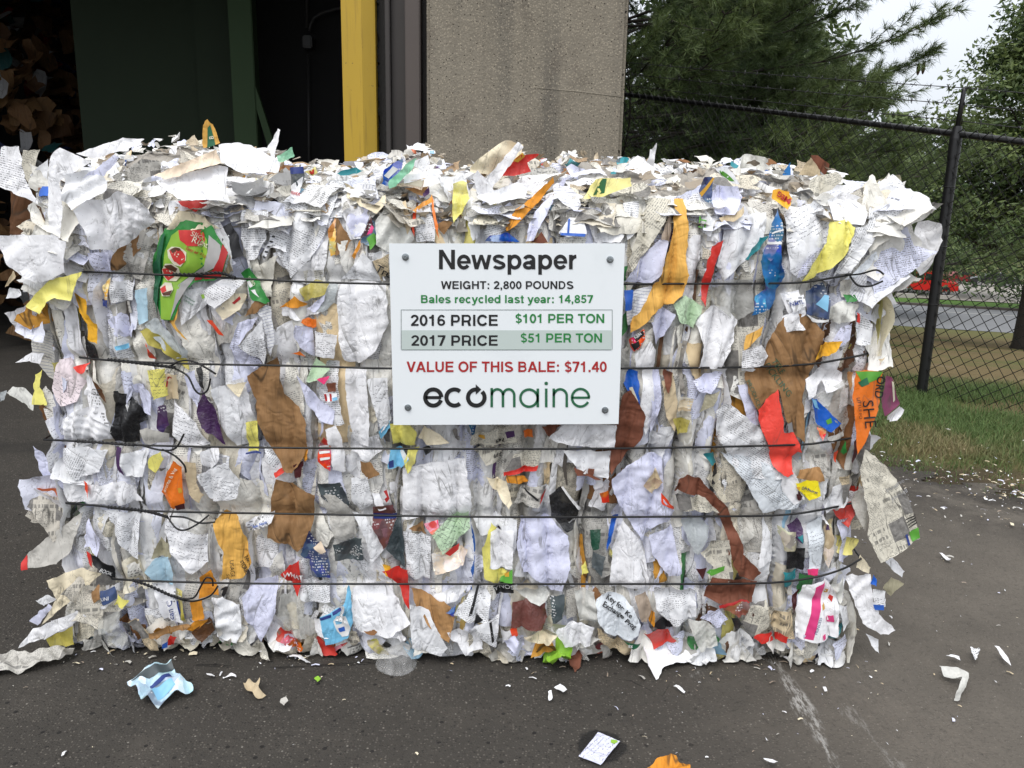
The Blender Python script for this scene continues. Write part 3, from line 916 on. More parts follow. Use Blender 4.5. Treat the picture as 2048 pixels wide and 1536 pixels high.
# ---------------------------------------------------------------- the packed core
def core_face(frame, u0, u1, v0, v1, res, off):
    nu = int((u1 - u0) / res); nv = int((v1 - v0) / res)
    gu, gv = np.meshgrid(np.linspace(u0, u1, nu), np.linspace(v0, v1, nv))
    p = np.stack([gu.ravel(), gv.ravel()], 1)
    o, eu, ev, en, H = frame
    h = H(p[:, 0], p[:, 1]) + off + 0.008 * vn(p[:, 0] * 60, p[:, 1] * 40, 3)
    V = o + p[:, :1] * eu + p[:, 1:] * ev + h[:, None] * en
    i = np.arange(nu - 1)[None, :] + np.arange(nv - 1)[:, None] * nu
    F = np.stack([i, i + 1, i + nu + 1, i + nu], -1).reshape(-1, 4)
    F = np.concatenate([F[:, [0, 1, 2]], F[:, [0, 2, 3]]])
    S = Sheet(); S.V = V; S.F = F; S.uv = p
    return S
core = Pile()
for fr, a in ((FRONT, (BX0, BX1, 0.02, BZ1)), (LEFT, (0, BDEP, 0.02, BZ1)), (RIGHT, (0, BDEP, 0.02, BZ1)), (BACK, (BX0, BX1, 0.02, BZ1))):
    core.add(core_face(fr, *a, 0.012, -0.012), srgb(178, 174, 166), 'plain')
core.add(core_face(TOP, BX0, BX1, 0.0, BDEP, 0.014, -0.02), srgb(170, 164, 155), 'plain')
core.build('packed_core', bale)

# ---------------------------------------------------------------- filler sheets
WHITES = [srgb(244, 244, 247), srgb(238, 239, 242), srgb(245, 243, 237), srgb(234, 234, 234), srgb(234, 236, 249), srgb(224, 227, 246),
          srgb(240, 237, 228), srgb(248, 248, 250), srgb(222, 220, 213)]
GREYS = [srgb(205, 202, 195), srgb(190, 188, 182), srgb(222, 214, 196), srgb(232, 225, 205), srgb(226, 222, 210)]
TINTS = [srgb(225, 215, 130), srgb(200, 145, 60), srgb(135, 95, 60), srgb(200, 60, 50), srgb(40, 90, 165), srgb(45, 45, 48), srgb(70, 140, 80),
         srgb(150, 190, 215), srgb(90, 60, 110), srgb(228, 205, 165), srgb(40, 130, 140), srgb(215, 110, 60), srgb(110, 80, 60), srgb(225, 120, 140)]

TP = np.array([8, 9, 14, 5, 6, 10, 3, 7, 3, 14, 4, 4, 10, 3.0]); TP /= TP.sum()

def strip_poly(rg, w, h, cx, cy, rot, lim=None):
    """an uneven torn strip"""
    k = rg.randint(2, 4)
    L1 = [(-w / 2 * rg.uniform(0.55, 1.1), -h / 2 + h * (i + rg.uniform(-.2, .2)) / k) for i in range(k + 1)]
    R1 = [(w / 2 * rg.uniform(0.55, 1.1), -h / 2 + h * (i + rg.uniform(-.2, .2)) / k) for i in range(k + 1)]
    if rg.rand() < 0.3: L1[0] = (R1[0][0] - 0.01, L1[0][1])
    if rg.rand() < 0.3: L1[-1] = (R1[-1][0] - 0.01, L1[-1][1])
    pts = np.array(R1 + L1[::-1])
    c, s = math.cos(rot), math.sin(rot)
    pts = pts @ np.array(((c, s), (-s, c))) + (cx, cy)
    if lim is not None:
        j = rg.uniform(-.012, .012, len(pts))
        pts[:, 0] = np.clip(pts[:, 0], lim[0] + j, lim[1] + j); pts[:, 1] = np.clip(pts[:, 1], lim[2] + .5 * j, lim[3] + j)
    return pts

rg = np.random.RandomState(23)
scraps = Pile()
KIND = ['plain', 'text', 'news', 'hand', 'ruled', 'bold']
def pick(rg, tint=0.10):
    if rg.rand() < tint:
        i = rg.choice(len(TINTS), p=TP)
        return TINTS[i], ('kraft' if i in (1, 2, 12) else rg.choice(['card', 'card', 'print']))
    if rg.rand() < 0.22:
        return GREYS[rg.randint(len(GREYS))], rg.choice(['news', 'plain', 'milk'], p=[.5, .35, .15])
    return WHITES[rg.randint(len(WHITES))], rg.choice(KIND, p=[.66, .18, .06, .05, .02, .03])
big = []
# tall strips hugging each folded column, then smaller torn ones over them
for ps_ in range(2):
    for k in range(len(XB) - 1):
        if XB[k + 1] < BX0 - .02 or XB[k] > BX1 + .02: continue
        z = rg.uniform(-.12, .01)
        while z < BZ1:
            hh = rg.uniform(.12, .46)
            z0, z1 = max(z - .02, .012), min(z + hh + .02, BZ1 + .01)
            if z1 - z0 > .05 and not (ps_ and rg.rand() < .45):
                zz = np.linspace(z0, z1, 7)
                j = rg.uniform(-.004, .004, (2, 7))
                l, r_ = xcol(k, zz) + j[0] - .001, xcol(k + 1, zz) + j[1] + .001
                if ps_:                   # part of the column's width only
                    f0, f1 = (0, rg.uniform(.5, .95)) if rg.rand() < .5 else (rg.uniform(.05, .5), 1)
                    l, r_ = l + (r_ - l) * f0, l + (r_ - l) * f1
                za = zz.copy(); zb_ = zz.copy()
                za[0] += rg.uniform(-.02, .03); zb_[-1] += rg.uniform(-.04, .015); za[-1] += rg.uniform(-.04, .015)
                za = np.clip(za, .012, BZ1 + .012); zb_ = np.clip(zb_, .012, BZ1 + .012)
                poly = np.concatenate([np.stack([r_, zb_], 1), np.stack([l, za], 1)[::-1]])
                poly[:, 0] = np.clip(poly[:, 0], BX0 - .02, BX1 + .02)
                if np.ptp(poly[:, 0]) > .015:
                    col, kd = pick(rg, (.03, .06)[ps_])
                    S = make_sheet(poly, FRONT, rg, .0078, (0.0, .007)[ps_] + rg.uniform(0, .004), 1.0, (rg.normal(0, .07), rg.normal(0, .03)), rg.uniform(.0012, .0036), 6, 0.0,
                                   rg.choice([-.006, -.003, .003]), .003, lam=(.012, .06))
                    if ps_ == 0 and len(S.V) > 480 and len(big) < 45: big.append((S, col, kd))
                    else: scraps.add(S, col, kd)
            z += hh
def torn_sheet(rg, w, h, cx, cz, rot):
    n = rg.randint(7, 11)
    a = np.sort(rg.uniform(0, 2 * math.pi, n) * .35 + np.linspace(0, 2 * math.pi, n, endpoint=False) * .65 + .3)
    e = .62
    q = np.stack([np.sign(np.cos(a)) * np.abs(np.cos(a)) ** e * w / 2, np.sign(np.sin(a)) * np.abs(np.sin(a)) ** e * h / 2], 1) * rg.uniform(.72, 1.12, (n, 1))
    c, s_ = math.cos(rot), math.sin(rot)
    q = q @ np.array(((c, s_), (-s_, c))) + (cx, cz)
    q[:, 0] = np.clip(q[:, 0], BX0 - .01, BX1 + .01); q[:, 1] = np.clip(q[:, 1], .012, BZ1 + .012)
    return q
for k in range(110):                      # whole sheets crushed flat across several folds
    cx = BX0 + (BX1 - BX0) * ((k * .618034) % 1); cz = rg.uniform(.08, BZ1 - .06)
    col, kd = pick(rg, .03)
    S = make_sheet(torn_sheet(rg, rg.uniform(.09, .19), rg.uniform(.16, .36), cx, cz, rg.normal(0, .22)), FRONT2, rg, .0072, rg.uniform(.007, .013), 1.0,
                   (rg.normal(0, .05), rg.normal(0, .03)), rg.uniform(.002, .004), 7, 0.0, rg.choice([-.014, -.010, -.006, .004]), .003, lam=(.012, .08))
    scraps.add(S, col, kd)
for L_, (cnt, w, h, res, o0, o1) in enumerate(((170, (0.035, 0.10), (0.08, 0.28), 0.0072, 0.010, 0.017), (200, (0.02, 0.055), (0.03, 0.13), 0.0070, 0.010, 0.018))):
    for k in range(cnt):
        cx = rg.uniform(BX0 - 0.01, BX1 + 0.01); cz = rg.uniform(0.03, BZ1 + 0.01)
        if L_ == 1 and rg.rand() < 0.5:
            cz = rg.choice([rg.uniform(0.02, 0.2), rg.uniform(BZ1 - 0.16, BZ1 + 0.02)])
        poly = strip_poly(rg, rg.uniform(*w), rg.uniform(*h), cx, cz, rg.normal(0, (.15, .5)[L_]), (BX0 - .01, BX1 + .01, .012, BZ1 + .012))
        col, kd = pick(rg, (0.05, 0.13)[L_])
        S = make_sheet(poly, FRONT2 if L_ else FRONT, rg, res, rg.uniform(o0, o1), 1.0, (rg.normal(0, .12), rg.normal(0, .04)),
                       rg.uniform(.0015, .0042), 6, 0.0, rg.choice([-.012, -.006, .004, .009]), 0.003, lam=(.012, .06))
        scraps.add(S, col, kd)
# paper edges seen end-on: long thin wavy strips packed beside the folds
EDGE = [srgb(246, 246, 248), srgb(225, 225, 228), srgb(236, 232, 222), srgb(205, 203, 198), srgb(160, 155, 148), srgb(96, 90, 84), srgb(214, 216, 240)]
for k in range(330):
    i = rg.randint(1, len(XB) - 1)
    z0 = rg.uniform(.012, BZ1 - .06); z1 = min(z0 + rg.uniform(.06, .30), BZ1 + .01)
    f = rg.choice([rg.uniform(-.10, .10), rg.uniform(0, 1)], p=[.6, .4]); w_ = rg.uniform(.0035, .011)
    zz = np.linspace(z0, z1, max(4, int((z1 - z0) / .02)))
    xc = xcol(i, zz) * (1 - f) + xcol(min(i + 1, len(XB) - 1), zz) * f + rg.normal(0, .010) * np.sin(np.linspace(0, rg.uniform(1, 5), len(zz))) + .003 * vn(zz * 40, zz * 0 + k, 3)
    if xc.min() < BX0 or xc.max() > BX1: continue
    ww = w_ * (.35 + .65 * np.sin(np.linspace(.15, 3.0, len(zz))))
    poly = np.concatenate([np.stack([xc + ww, zz], 1), np.stack([xc - ww, zz], 1)[::-1]])
    if rg.rand() < .12: col, kd = pick(rg, 1.0)
    else: col, kd = EDGE[rg.choice(len(EDGE), p=[.3, .2, .16, .12, .08, .06, .08])], 'plain'
    scraps.add(make_sheet(poly, FRONT2, rg, .010, rg.uniform(.004, .016), 1.0, (rg.uniform(-1.2, 1.2), 0), .001, 3, 0, 0, .001, lam=(.012, .05)), col, kd)
for fr, n in ((LEFT, 130), (RIGHT, 130), (BACK, 120)):
    for k in range(n):
        u0, u1 = (0, BDEP) if fr is not BACK else (BX0, BX1)
        poly = strip_poly(rg, rg.uniform(.08, .2), rg.uniform(.12, .36), rg.uniform(u0, u1), rg.uniform(.04, BZ1), rg.normal(0, .35), (u0 - .02, u1 + .02, .012, BZ1 + .02))
        col, kd = pick(rg, .10)
        scraps.add(make_sheet(poly, fr, rg, 0.018, rg.uniform(0, .025), 1, (rg.normal(0, .12), rg.normal(0, .08)), .004, 4, 0, .02, .004), col, kd)
# ragged bits along the bottom and the two ends
for k in range(150):
    cx = rg.uniform(BX0 - .02, BX1 + .02); cz = abs(rg.normal(0.035, .03)) + .012
    poly = strip_poly(rg, rg.uniform(.03, .10), rg.uniform(.03, .10), cx, cz, rg.uniform(0, 3))
    col, kd = pick(rg, .18)
    scraps.add(make_sheet(poly, FRONT, rg, .008, rg.uniform(.012, .045), .5, (rg.normal(0, .3), rg.normal(-.1, .25)), .004, 5, None, .015, .004), col, kd)
for k in range(150):
    sd = rg.rand() < .5
    cx = (BX0 - rg.uniform(-.03, .045)) if sd else (BX1 + rg.uniform(-.04, .015)); cz = rg.uniform(.03, BZ1 - .12)
    poly = strip_poly(rg, rg.uniform(.04, .10), rg.uniform(.05, .16), cx, cz, rg.normal(0, .5))
    col, kd = pick(rg, .10)
    fr = (FRONT[0] + np.array((0, rg.uniform(0.0, .16), 0)),) + FRONT[1:4] + (lambda u, v: 0 * u,)
    scraps.add(make_sheet(poly, fr, rg, .008, 0, 1, (rg.normal(0, .3), rg.normal(0, .15)), .004, 5, None, .02, .004), col, kd)
# shredded bits over the top
for k in range(1700):
    x = rg.uniform(BX0, BX1); y = BDEP * rg.rand() ** 2.0
    z = Htop(np.array([x]), np.array([y]))[0]
    sz = rg.uniform(.010, .034) if rg.rand() < .86 else rg.uniform(.03, .07)
    az = rg.normal(0, .9); el = rg.uniform(.1, 1.25) if sz < .035 else rg.uniform(-.1, .6)
    eu = np.array((math.cos(az), math.sin(az), 0)); up = np.array((-math.sin(az) * math.cos(el), math.cos(az) * math.cos(el), math.sin(el)))
    fr = (np.array((x, YF + y, BZ1 + z + sz * .12)), eu, up, np.cross(eu, up), lambda u, v: 0 * u)
    poly = strip_poly(rg, sz * rg.uniform(.8, 2.2), sz, 0, 0, rg.uniform(-.7, .7))
    if rg.rand() < .30: col, kd = [srgb(190, 178, 160), srgb(160, 148, 132), srgb(205, 190, 165), srgb(150, 150, 150), srgb(176, 150, 120)][rg.randint(5)], rg.choice(['plain', 'news'])
    else: col, kd = pick(rg, .10 if sz < .03 else .02)
    scraps.add(make_sheet(poly, fr, rg, max(.011, sz * .25), 0, 1, (0, 0), .005, 4, None, .02, .005, bow=rg.normal(0, 3), lam=(.02, .07)), col, kd)
def wad(x, y, z, wid, hgt, az, el, n, bow, roll=0.0):
    eu = np.array((math.cos(az), math.sin(az), 0)); ev = np.array((-math.sin(az) * math.cos(el), math.cos(az) * math.cos(el), math.sin(el)))
    nn = np.cross(eu, ev)
    base = rg.randint(6)
    for i in range(n):
        fr = (np.array((x, y, z)) - nn * (i * rg.uniform(.003, .009)) + rg.normal(0, .006, 3), eu, ev, nn, lambda u, v: 0 * u)
        poly = strip_poly(rg, wid * rg.uniform(.75, 1.1), hgt * rg.uniform(.7, 1.1), rg.normal(0, .01), rg.normal(0, .012), roll + rg.normal(0, .10))
        if base < 1: col, kd = [srgb(222, 216, 202), srgb(206, 200, 188), srgb(232, 228, 216)][rg.randint(3)], 'news'
        else: col, kd = pick(rg, .02 if hgt < .1 else 0)
        scraps.add(make_sheet(poly, fr, rg, .009, 0, 1, (rg.normal(0, .08), rg.normal(0, .08)), .006, 6, None, rg.choice([-.01, .012]), .004, bow=bow * rg.uniform(.7, 1.2), lam=(.015, .08)), col, kd)
for k in range(46):
    x = BX0 + (BX1 - BX0) * (k + rg.rand()) / 46
    y = abs(rg.normal(.05, .06))
    z = BZ1 + Htop(np.array([x]), np.array([max(y, .01)]))[0] + rg.uniform(-.01, .03)
    big_ = rg.rand() < .35
    wad(x, YF + y - .02, z, rg.uniform(.10, .20) * (1.25 if big_ else .8), rg.uniform(.05, .10) * (1.3 if big_ else .8), rg.normal(0, .35), rg.uniform(.15, 1.15), rg.randint(3, 7), rg.uniform(-5, 3), rg.normal(0, .25))
for k in range(26):                       # bigger, looser wads on the two upper corners and down the ends
    sd = -1 if k % 2 else 1
    x = (BX0 + rg.uniform(-.03, .16)) if sd < 0 else (BX1 - rg.uniform(-.0, .16))
    z = BZ1 - rg.uniform(-.02, .22) if k < 16 else rg.uniform(.1, .72)
    if k >= 16 and sd > 0: x -= .05
    wad(x, YF + rg.uniform(-.02, .06), z, rg.uniform(.10, .2), rg.uniform(.08, .17), sd * -rg.uniform(.1, .7), rg.uniform(.9, 1.5), rg.randint(3, 6), rg.uniform(-2, 3), sd * rg.uniform(.1, .8))
for S, col, kd in big:
    link('folded_sheet', mesh('folded_sheet', S.V, S.F, S.uv, np.tile(col, (len(S.V), 1))), MAT[kd], bale)

# ---------------------------------------------------------------- lettering
_txt = {}
def text2d(s, bold=0.0, shear=0.0):
    """-> (N,2) points with cap height 1 and baseline 0, faces, width"""
    key = (s, bold, shear)
    if key not in _txt:
        cu = bpy.data.curves.new('lettering', 'FONT')
        cu.body = s; cu.size = 1.0; cu.offset = bold; cu.resolution_u = 4; cu.shear = shear
        o = bpy.data.objects.new('lettering', cu)
        COL.objects.link(o)
        bpy.context.view_layer.update()
        me = bpy.data.meshes.new_from_object(o.evaluated_get(bpy.context.evaluated_depsgraph_get()))
        V = np.array([v.co[:2] for v in me.vertices]); F = [tuple(p.vertices) for p in me.polygons]
        bpy.data.objects.remove(o); bpy.data.curves.remove(cu); bpy.data.meshes.remove(me)
        cap = 0.729
        V = V / cap
        V[:, 0] -= V[:, 0].min()
        _txt[key] = (V, F, V[:, 0].max())
    return _txt[key]

def ink(name, rgb, rough=0.5):
    return plain(name, rgb, rough, 0, 0.05, 30)
INKRGB = dict(black=(.012, .012, .013), white=(.78, .78, .78), green=(.02, .22, .05), red=(.42, .02, .02), darkgreen=(.03, .09, .05),
       navy=(.02, .04, .2), lime=(.28, .5, .05), skyblue=(.22, .5, .72), cream=(.75, .7, .55), pink=(.72, .05, .22), gold=(.62, .33, .03), leaf=(.10, .34, .04),
       tomato=(.62, .04, .035), brown=(.1, .04, .02), grey=(.28, .28, .29), blue=(.03, .12, .5), forest=(.02, .13, .06), silver=(.42, .41, .40))
class _Ink(dict):
    def __missing__(s, k):
        s[k] = ink('ink_' + k, INKRGB[k] if k in INKRGB else C[k])
        return s[k]
INK = _Ink()

# ---------------------------------------------------------------- pieces seen on the front, traced from where they lie
C = dict(lemon=srgb(244, 226, 40), w=srgb(246, 246, 249), w2=srgb(238, 239, 242), lav=srgb(224, 226, 248), cream=srgb(236, 224, 196), grey=srgb(198, 195, 188), news=srgb(216, 211, 196),
         yel=srgb(232, 224, 120), yel2=srgb(238, 228, 150), gold=srgb(238, 178, 50), amber=srgb(214, 142, 44), manila=srgb(228, 176, 88), kraft=srgb(150, 114, 76),
         kraft2=srgb(176, 134, 88), dkraft=srgb(98, 66, 42), terra=srgb(122, 74, 56), red=srgb(205, 48, 40), poster=srgb(240, 78, 66), pink=srgb(232, 60, 120), maroon=srgb(70, 26, 30),
         blue=srgb(24, 92, 190), dblue=srgb(14, 104, 168), navy=srgb(60, 78, 118), sky=srgb(120, 190, 226), ice=srgb(178, 208, 224), teal=srgb(38, 128, 136), green=srgb(44, 130, 56),
         lime=srgb(140, 190, 60), mint=srgb(150, 214, 178), pgreen=srgb(198, 224, 190), slate=srgb(62, 72, 76), black=srgb(28, 28, 30), purple=srgb(70, 40, 84), mauve=srgb(140, 74, 106),
         tan=srgb(206, 188, 156), taupe=srgb(168, 152, 136), peach=srgb(234, 214, 190), film=srgb(205, 205, 200), milk=srgb(226, 226, 220), orange=srgb(226, 116, 34), olive=srgb(184, 172, 84),
         redor=srgb(232, 74, 36), silver=srgb(188, 194, 196), paleb=srgb(228, 234, 240), pinkw=srgb(236, 222, 226), dgreen=srgb(20, 70, 50), meat=srgb(110, 66, 60), khaki=srgb(172, 166, 140))
NAMES = {'sh': 'paper_sheet', 'nw': 'newspaper_page', 'kb': 'cardboard_piece', 'en': 'envelope', 'ct': 'carton_piece', 'mg': 'magazine_page', 'pf': 'plastic_film', 'nt': 'paper_note', 'st': 'paper_strip'}
PIECES = [
# --- upper left
('kb','kraft','dkraft','0,372 32,395 80,415 101,470 0,471',{'y':.10}),
('ct','card','cream','36,416 75,415 100,469 42,455',{'y':.08}),
('sh','text','w','0,293 34,292 43,325 50,356 80,408 60,398 31,387 0,370',{'y':-.04,'f':1,'tilt':(0,-.2)}),
('nw','news','news','46,300 86,300 76,330 58,365 50,356 43,325',{'y':.10,'f':1}),
('ct','card','blue','64,372 98,374 98,392 68,392',{'y':.10}),
('sh','plain','w2','60,350 98,318 96,370 70,372',{'y':.09,'f':1}),
('sh','plain','w','99,312 117,295 187,325 158,340 130,350 118,365 126,420 126,476 104,479 96,434 93,356',{'y':-.05,'f':1,'amp':.006,'tilt':(.1,-.1)}),
('sh','plain','w','156,307 200,290 245,275 289,278 260,296 187,317',{'y':.10,'f':1}),
('sh','plain','lav','161,356 200,330 229,309 240,315 208,351 182,362',{'y':-.04,'f':1}),
('nw','news','grey','205,352 262,318 300,318 300,345 230,375',{'o':.04}),
('sh','plain','w2','130,350 165,340 205,352 215,380 185,400 150,420 128,400',{'y':-.045,'f':1,'amp':.008,'tilt':(0,-.3)}),
('sh','plain','ice','213,380 234,364 245,380 216,391',{'o':.05}),
('nw','text','grey','245,365 300,360 322,390 330,430 310,480 285,560 230,545 262,470 303,445 292,408',{'o':.03,'amp':.005}),
('nw','news','grey','126,470 180,470 182,500 190,545 168,546 140,515',{'o':.03}),
('kb','kraft','kraft','222,540 240,490 276,463 303,448 285,500 240,540',{'o':.03}),
('sh','hand','lav','180,505 220,505 222,545 190,548',{'o':.035}),
('sh','plain','w','159,421 177,400 213,399 242,382 273,393 292,408 303,445 276,463 253,486 226,503 180,499 182,470 168,448',{'y':-.075,'f':1,'amp':.008,'edge':.03,'bow':-1.2,'tilt':(.05,.1)}),
('sh','plain','w','310,361 370,345 430,330 453,335 453,377 467,406 443,400 404,400 365,398 331,377',{'y':-.05,'f':1,'amp':.005,'tilt':(0,-.5)}),
('ct','card','peach','310,351 370,325 430,299 443,325 390,342 336,359',{'y':-.045,'f':1,'tilt':(0,-.4)}),
('sh','plain','w','434,289 470,284 500,290 562,325 560,345 490,346 444,325',{'y':-.04,'f':1,'tilt':(0,-.5),'amp':.005}),
('kb','kraft','manila','408,296 409,252 417,239 427,249 440,286',{'y':.12,'f':1,'s':[('forest','416,296 417,256 422,250 432,290')],'t':[('B',429,278,9,-95,'cream',.01)]}),
('kb','card','red','351,403 411,400 390,424 372,415',{'o':.04}),
('ct','print','grey','395,405 440,410 450,440 420,450 400,430',{'o':.035}),
('kb','kraft','orange','418,418 432,420 434,448 420,440',{'o':.04}),
('ct','card','green','301,600 300,540 304,507 330,457 370,440 420,450 446,490 456,512 446,545 424,562 384,566 362,590 346,640 318,640',{'o':.062,'amp':.002,'edge':.004,'conf':.7,
   's':[('lime','318,600 322,560 330,505 345,470 358,460 400,462 412,480 414,510 405,530 360,565 340,640 318,640'),('silver','416,470 440,490 443,510 430,535 385,556 352,610 340,640 355,570 405,532 414,505'),
        ('red','444,488 456,505 448,535 440,556 385,562 386,556 425,540 438,518 442,500'),('tomato','358,460 362,480 375,492 395,493 408,482 406,468 396,460'),
        ('cream','336,500 345,493 362,494 374,505 373,520 362,533 350,530 338,515'),('tomato','340,501 350,495 366,502 372,512 371,524 360,530 350,522'),('brown','342,499 352,494 362,496 366,503 355,501 348,506'),
        ('cream','322,540 332,527 346,527 358,536 360,552 350,563 332,562 322,552'),('tomato','323,538 334,536 346,545 346,554 334,562 326,554'),('brown','328,531 344,529 356,537 350,545 336,538'),
        ('cream','318,575 328,565 342,566 347,578 340,592 324,592'),('tomato','319,578 330,570 334,582 324,586'),('brown','324,586 345,580 341,590 328,591'),
        ('forest','301,600 303,530 315,505 326,470 334,465 322,520 312,600 308,630')],
   't':[('Slice',381,471,10,22,'cream',.0),('Right',383,484,12,22,'cream',.0),('Easy as 1,2,3',373,498,6,27,'red',.02)]}),
('ct','card','red','394,460 420,458 440,478 428,482',{'o':.045,'s':[('leaf','426,480 432,474 442,484 440,490')]}),
('sh','plain','cream','338,458 350,440 362,421 383,427 406,434 437,458 415,455 390,460',{'o':.055,'amp':.006,'edge':.02}),
('sh','hand','w2','395,455 440,440 463,480 470,545 455,560 440,480',{'o':.032}),
('sh','plain','tan','446,490 462,500 470,540 450,555 440,545',{'o':.03}),
# --- upper middle left
('pf','milk','slate','561,333 590,331 592,350 578,396 564,391',{'o':.06,'s':[('navy','561,333 590,331 591,345 562,347')]}),
('ct','card','w2','562,372 590,352 580,398 563,391',{'o':.065,'t':[('FEIFER',565,387,6,12,'red',.02)]}),
('nt','card','yel2','593,341 614,331 621,344 608,352',{'o':.05,'s':[('tomato','600,341 612,336 611,346 603,348')]}),
('sh','plain','w','556,404 564,391 595,389 627,383 627,398 605,405 580,408',{'o':.06,'bow':.8}),
('ct','card','navy','496,410 504,391 554,398 535,438 510,440',{'o':.012,'s':[('black','500,410 506,394 550,400 533,434')]}),
('sh','text','w2','537,456 556,406 624,401 650,359 668,362 668,396 650,471 620,520 582,557 554,500',{'o':.030,'amp':.004,'rot':-.45}),
('sh','plain','w','560,500 600,540 582,560 640,575 655,520 660,470 650,471 615,525',{'o':.026}),
('sh','text','w2','479,419 533,422 534,479 515,516 496,523 481,477',{'o':.042,'amp':.002,'rot':0.05}),
('sh','ruled','w2','525,510 543,469 549,477 530,521',{'o':.046,'s':[('black','%d,%d %d,%d %d,%d %d,%d' % (544-4*k,471+10*k,550-4*k,473+10*k,548-4*k,476+10*k,542-4*k,474+10*k)) for k in range(5)]}),
('kb','kraft','kraft','673,430 690,460 703,480 694,500 673,512',{'o':.028}),
('mg','print','gold','658,458 671,430 674,508 664,512',{'o':.032}),
('sh','plain','w','676,395 700,380 735,400 741,432 722,478 700,480 690,450',{'o':.036,'amp':.003}),
('sh','plain','lav','690,400 735,405 738,432 724,470 702,478 692,445',{'o':.038}),
('ct','card','amber','702,513 720,479 720,490 706,520',{'o':.04}),
('mg','print','maroon','720,479 741,432 748,455 733,472',{'o':.044,'s':[('pink','733,470 742,450 747,455 744,466')]}),
('pf','milk','milk','749,443 772,411 804,417 827,479 800,500 775,505 752,490',{'o':.046,'amp':.006}),
('kb','card','tan','788,409 806,401 822,445 817,475',{'o':.05}),
('pf','card','leaf','733,477 746,466 757,482 741,500',{'o':.05,'amp':.006}),
('nw','news','tan','744,523 778,508 778,575 760,560',{'o':.04,'t':[('Tres',750,542,16,28,'black',.01)]}),
('sh','plain','w2','681,560 725,505 746,526 770,562',{'o':.044,'amp':.003}),
('st','card','teal','663,346 694,333 718,339 700,346 671,350',{'o':.05,'tilt':(0,-.3)}),
('sh','ruled','w','702,365 741,370 749,398 720,385',{'o':.075,'amp':.006,'rot':1.3}),
('sh','plain','cream','676,365 700,378 720,406 742,410 765,390 768,406 749,428 713,411 685,395',{'o':.06,'amp':.008,'edge':.02}),
('ct','print','blue','752,367 759,336 785,318 796,315 793,336 765,372',{'o':.09,'s':[('white','757,350 775,330 786,336 766,356')]}),
('ct','card','mint','765,362 790,338 814,318 824,313 814,339 780,372 767,377',{'o':.11,'amp':.008}),
('sh','plain','w','817,326 856,310 860,328 843,342',{'y':.06,'f':1,'amp':.006}),
('sh','plain','w2','800,350 870,335 880,345 845,358 800,366',{'o':.08,'tilt':(0,-.4)}),
('ct','card','peach','775,370 843,354 835,380 806,372',{'o':.085,'s':[('cream','788,367 840,358 834,374 812,369')]}),
('kb','kraft','kraft2','800,376 850,372 838,392',{'o':.075}),
('ct','card','purple','838,388 852,370 853,385 842,395',{'o':.07}),
('st','card','amber','822,421 840,404 853,398 858,388 864,404 846,412 827,426',{'o':.065}),
('st','card','orange','858,392 864,410 874,448 877,482 868,455 861,420',{'o':.07}),
('st','card','redor','822,427 831,419 828,474 823,460',{'o':.05}),
('sh','text','w2','830,420 858,412 870,455 868,484 832,484',{'o':.045}),
('kb','kraft','kraft','872,450 893,440 905,445 888,470',{'o':.045}),
('pf','milk','yel','901,367 918,360 930,364 935,396 922,425 906,447 902,417',{'o':.08,'amp':.008}),
# --- upper middle right
('sh','plain','cream','940,335 975,305 1010,281 1028,284 1047,289 1041,318 997,352 942,345',{'y':.06,'f':1,'amp':.008}),
('mg','card','red','1000,352 1025,325 1041,310 1078,308 1055,325 1062,343 1030,352',{'y':.05,'f':1,'amp':.006,'s':[('gold','1025,322 1045,305 1050,313 1036,325')]}),
('sh','plain','w','966,362 1000,325 1036,284 1047,294 1015,335 985,376',{'y':.02,'f':1}),
('sh','plain','w','941,356 952,338 975,360 985,380 955,392',{'o':.08,'amp':.006}),
('en','plain','w2','950,393 1036,362 1060,370 1052,393 979,411',{'o':.085,'tilt':(0,-.2),'amp':.003}),
('en','kraft','amber','1010,455 1031,419 1062,398 1109,352 1112,365 1078,406 1036,447 1013,463',{'o':.07}),
('sh','plain','lav','1052,484 1058,450 1070,425 1109,385 1130,354 1140,354 1104,411 1080,455 1067,482',{'o':.06}),
('sh','text','w2','965,468 985,425 1015,420 1012,460 985,482',{'o':.045,'rot':.3}),
('sh','plain','w2','940,410 960,405 960,470 945,482 935,450',{'o':.04}),
('ct','print','blue','969,484 980,472 1015,466 1039,484',{'o':.05}),
('nw','news','grey','1098,430 1118,400 1155,400 1160,425 1120,468 1098,458',{'o':.05,'amp':.008}),
('ct','card','w2','1118,468 1140,436 1168,440 1174,468 1135,474',{'o':.06,'s':[('blue','1120,466 1172,468 1170,474 1122,471'),('blue','1138,438 1142,438 1139,468 1135,467')]}),
('kb','kraft','terra','1062,486 1083,464 1096,486',{'o':.055}),
('ct','card','black','1159,404 1198,398 1198,411 1166,417',{'o':.045}),
('nt','card','yel2','1172,398 1185,375 1200,357 1271,354 1273,372 1216,393',{'o':.09,'tilt':(0,-.25),'s':[('forest','1192,391 1213,356 1221,356 1216,386')]}),
('sh','text','w2','1250,406 1297,401 1281,458 1255,480',{'o':.045,'rot':-.1}),
('sh','plain','w','1165,415 1195,418 1248,470 1240,484 1190,484',{'o':.04}),
('nw','text','news','1256,525 1280,455 1307,396 1354,398 1323,458 1265,545',{'o':.065,'amp':.006,'rot':.9}),
('sh','plain','lav','1250,564 1290,505 1317,479 1336,482 1323,545 1300,566',{'o':.055,'amp':.003}),
('kb','kraft','taupe','1323,479 1346,417 1357,404 1340,484',{'o':.06}),
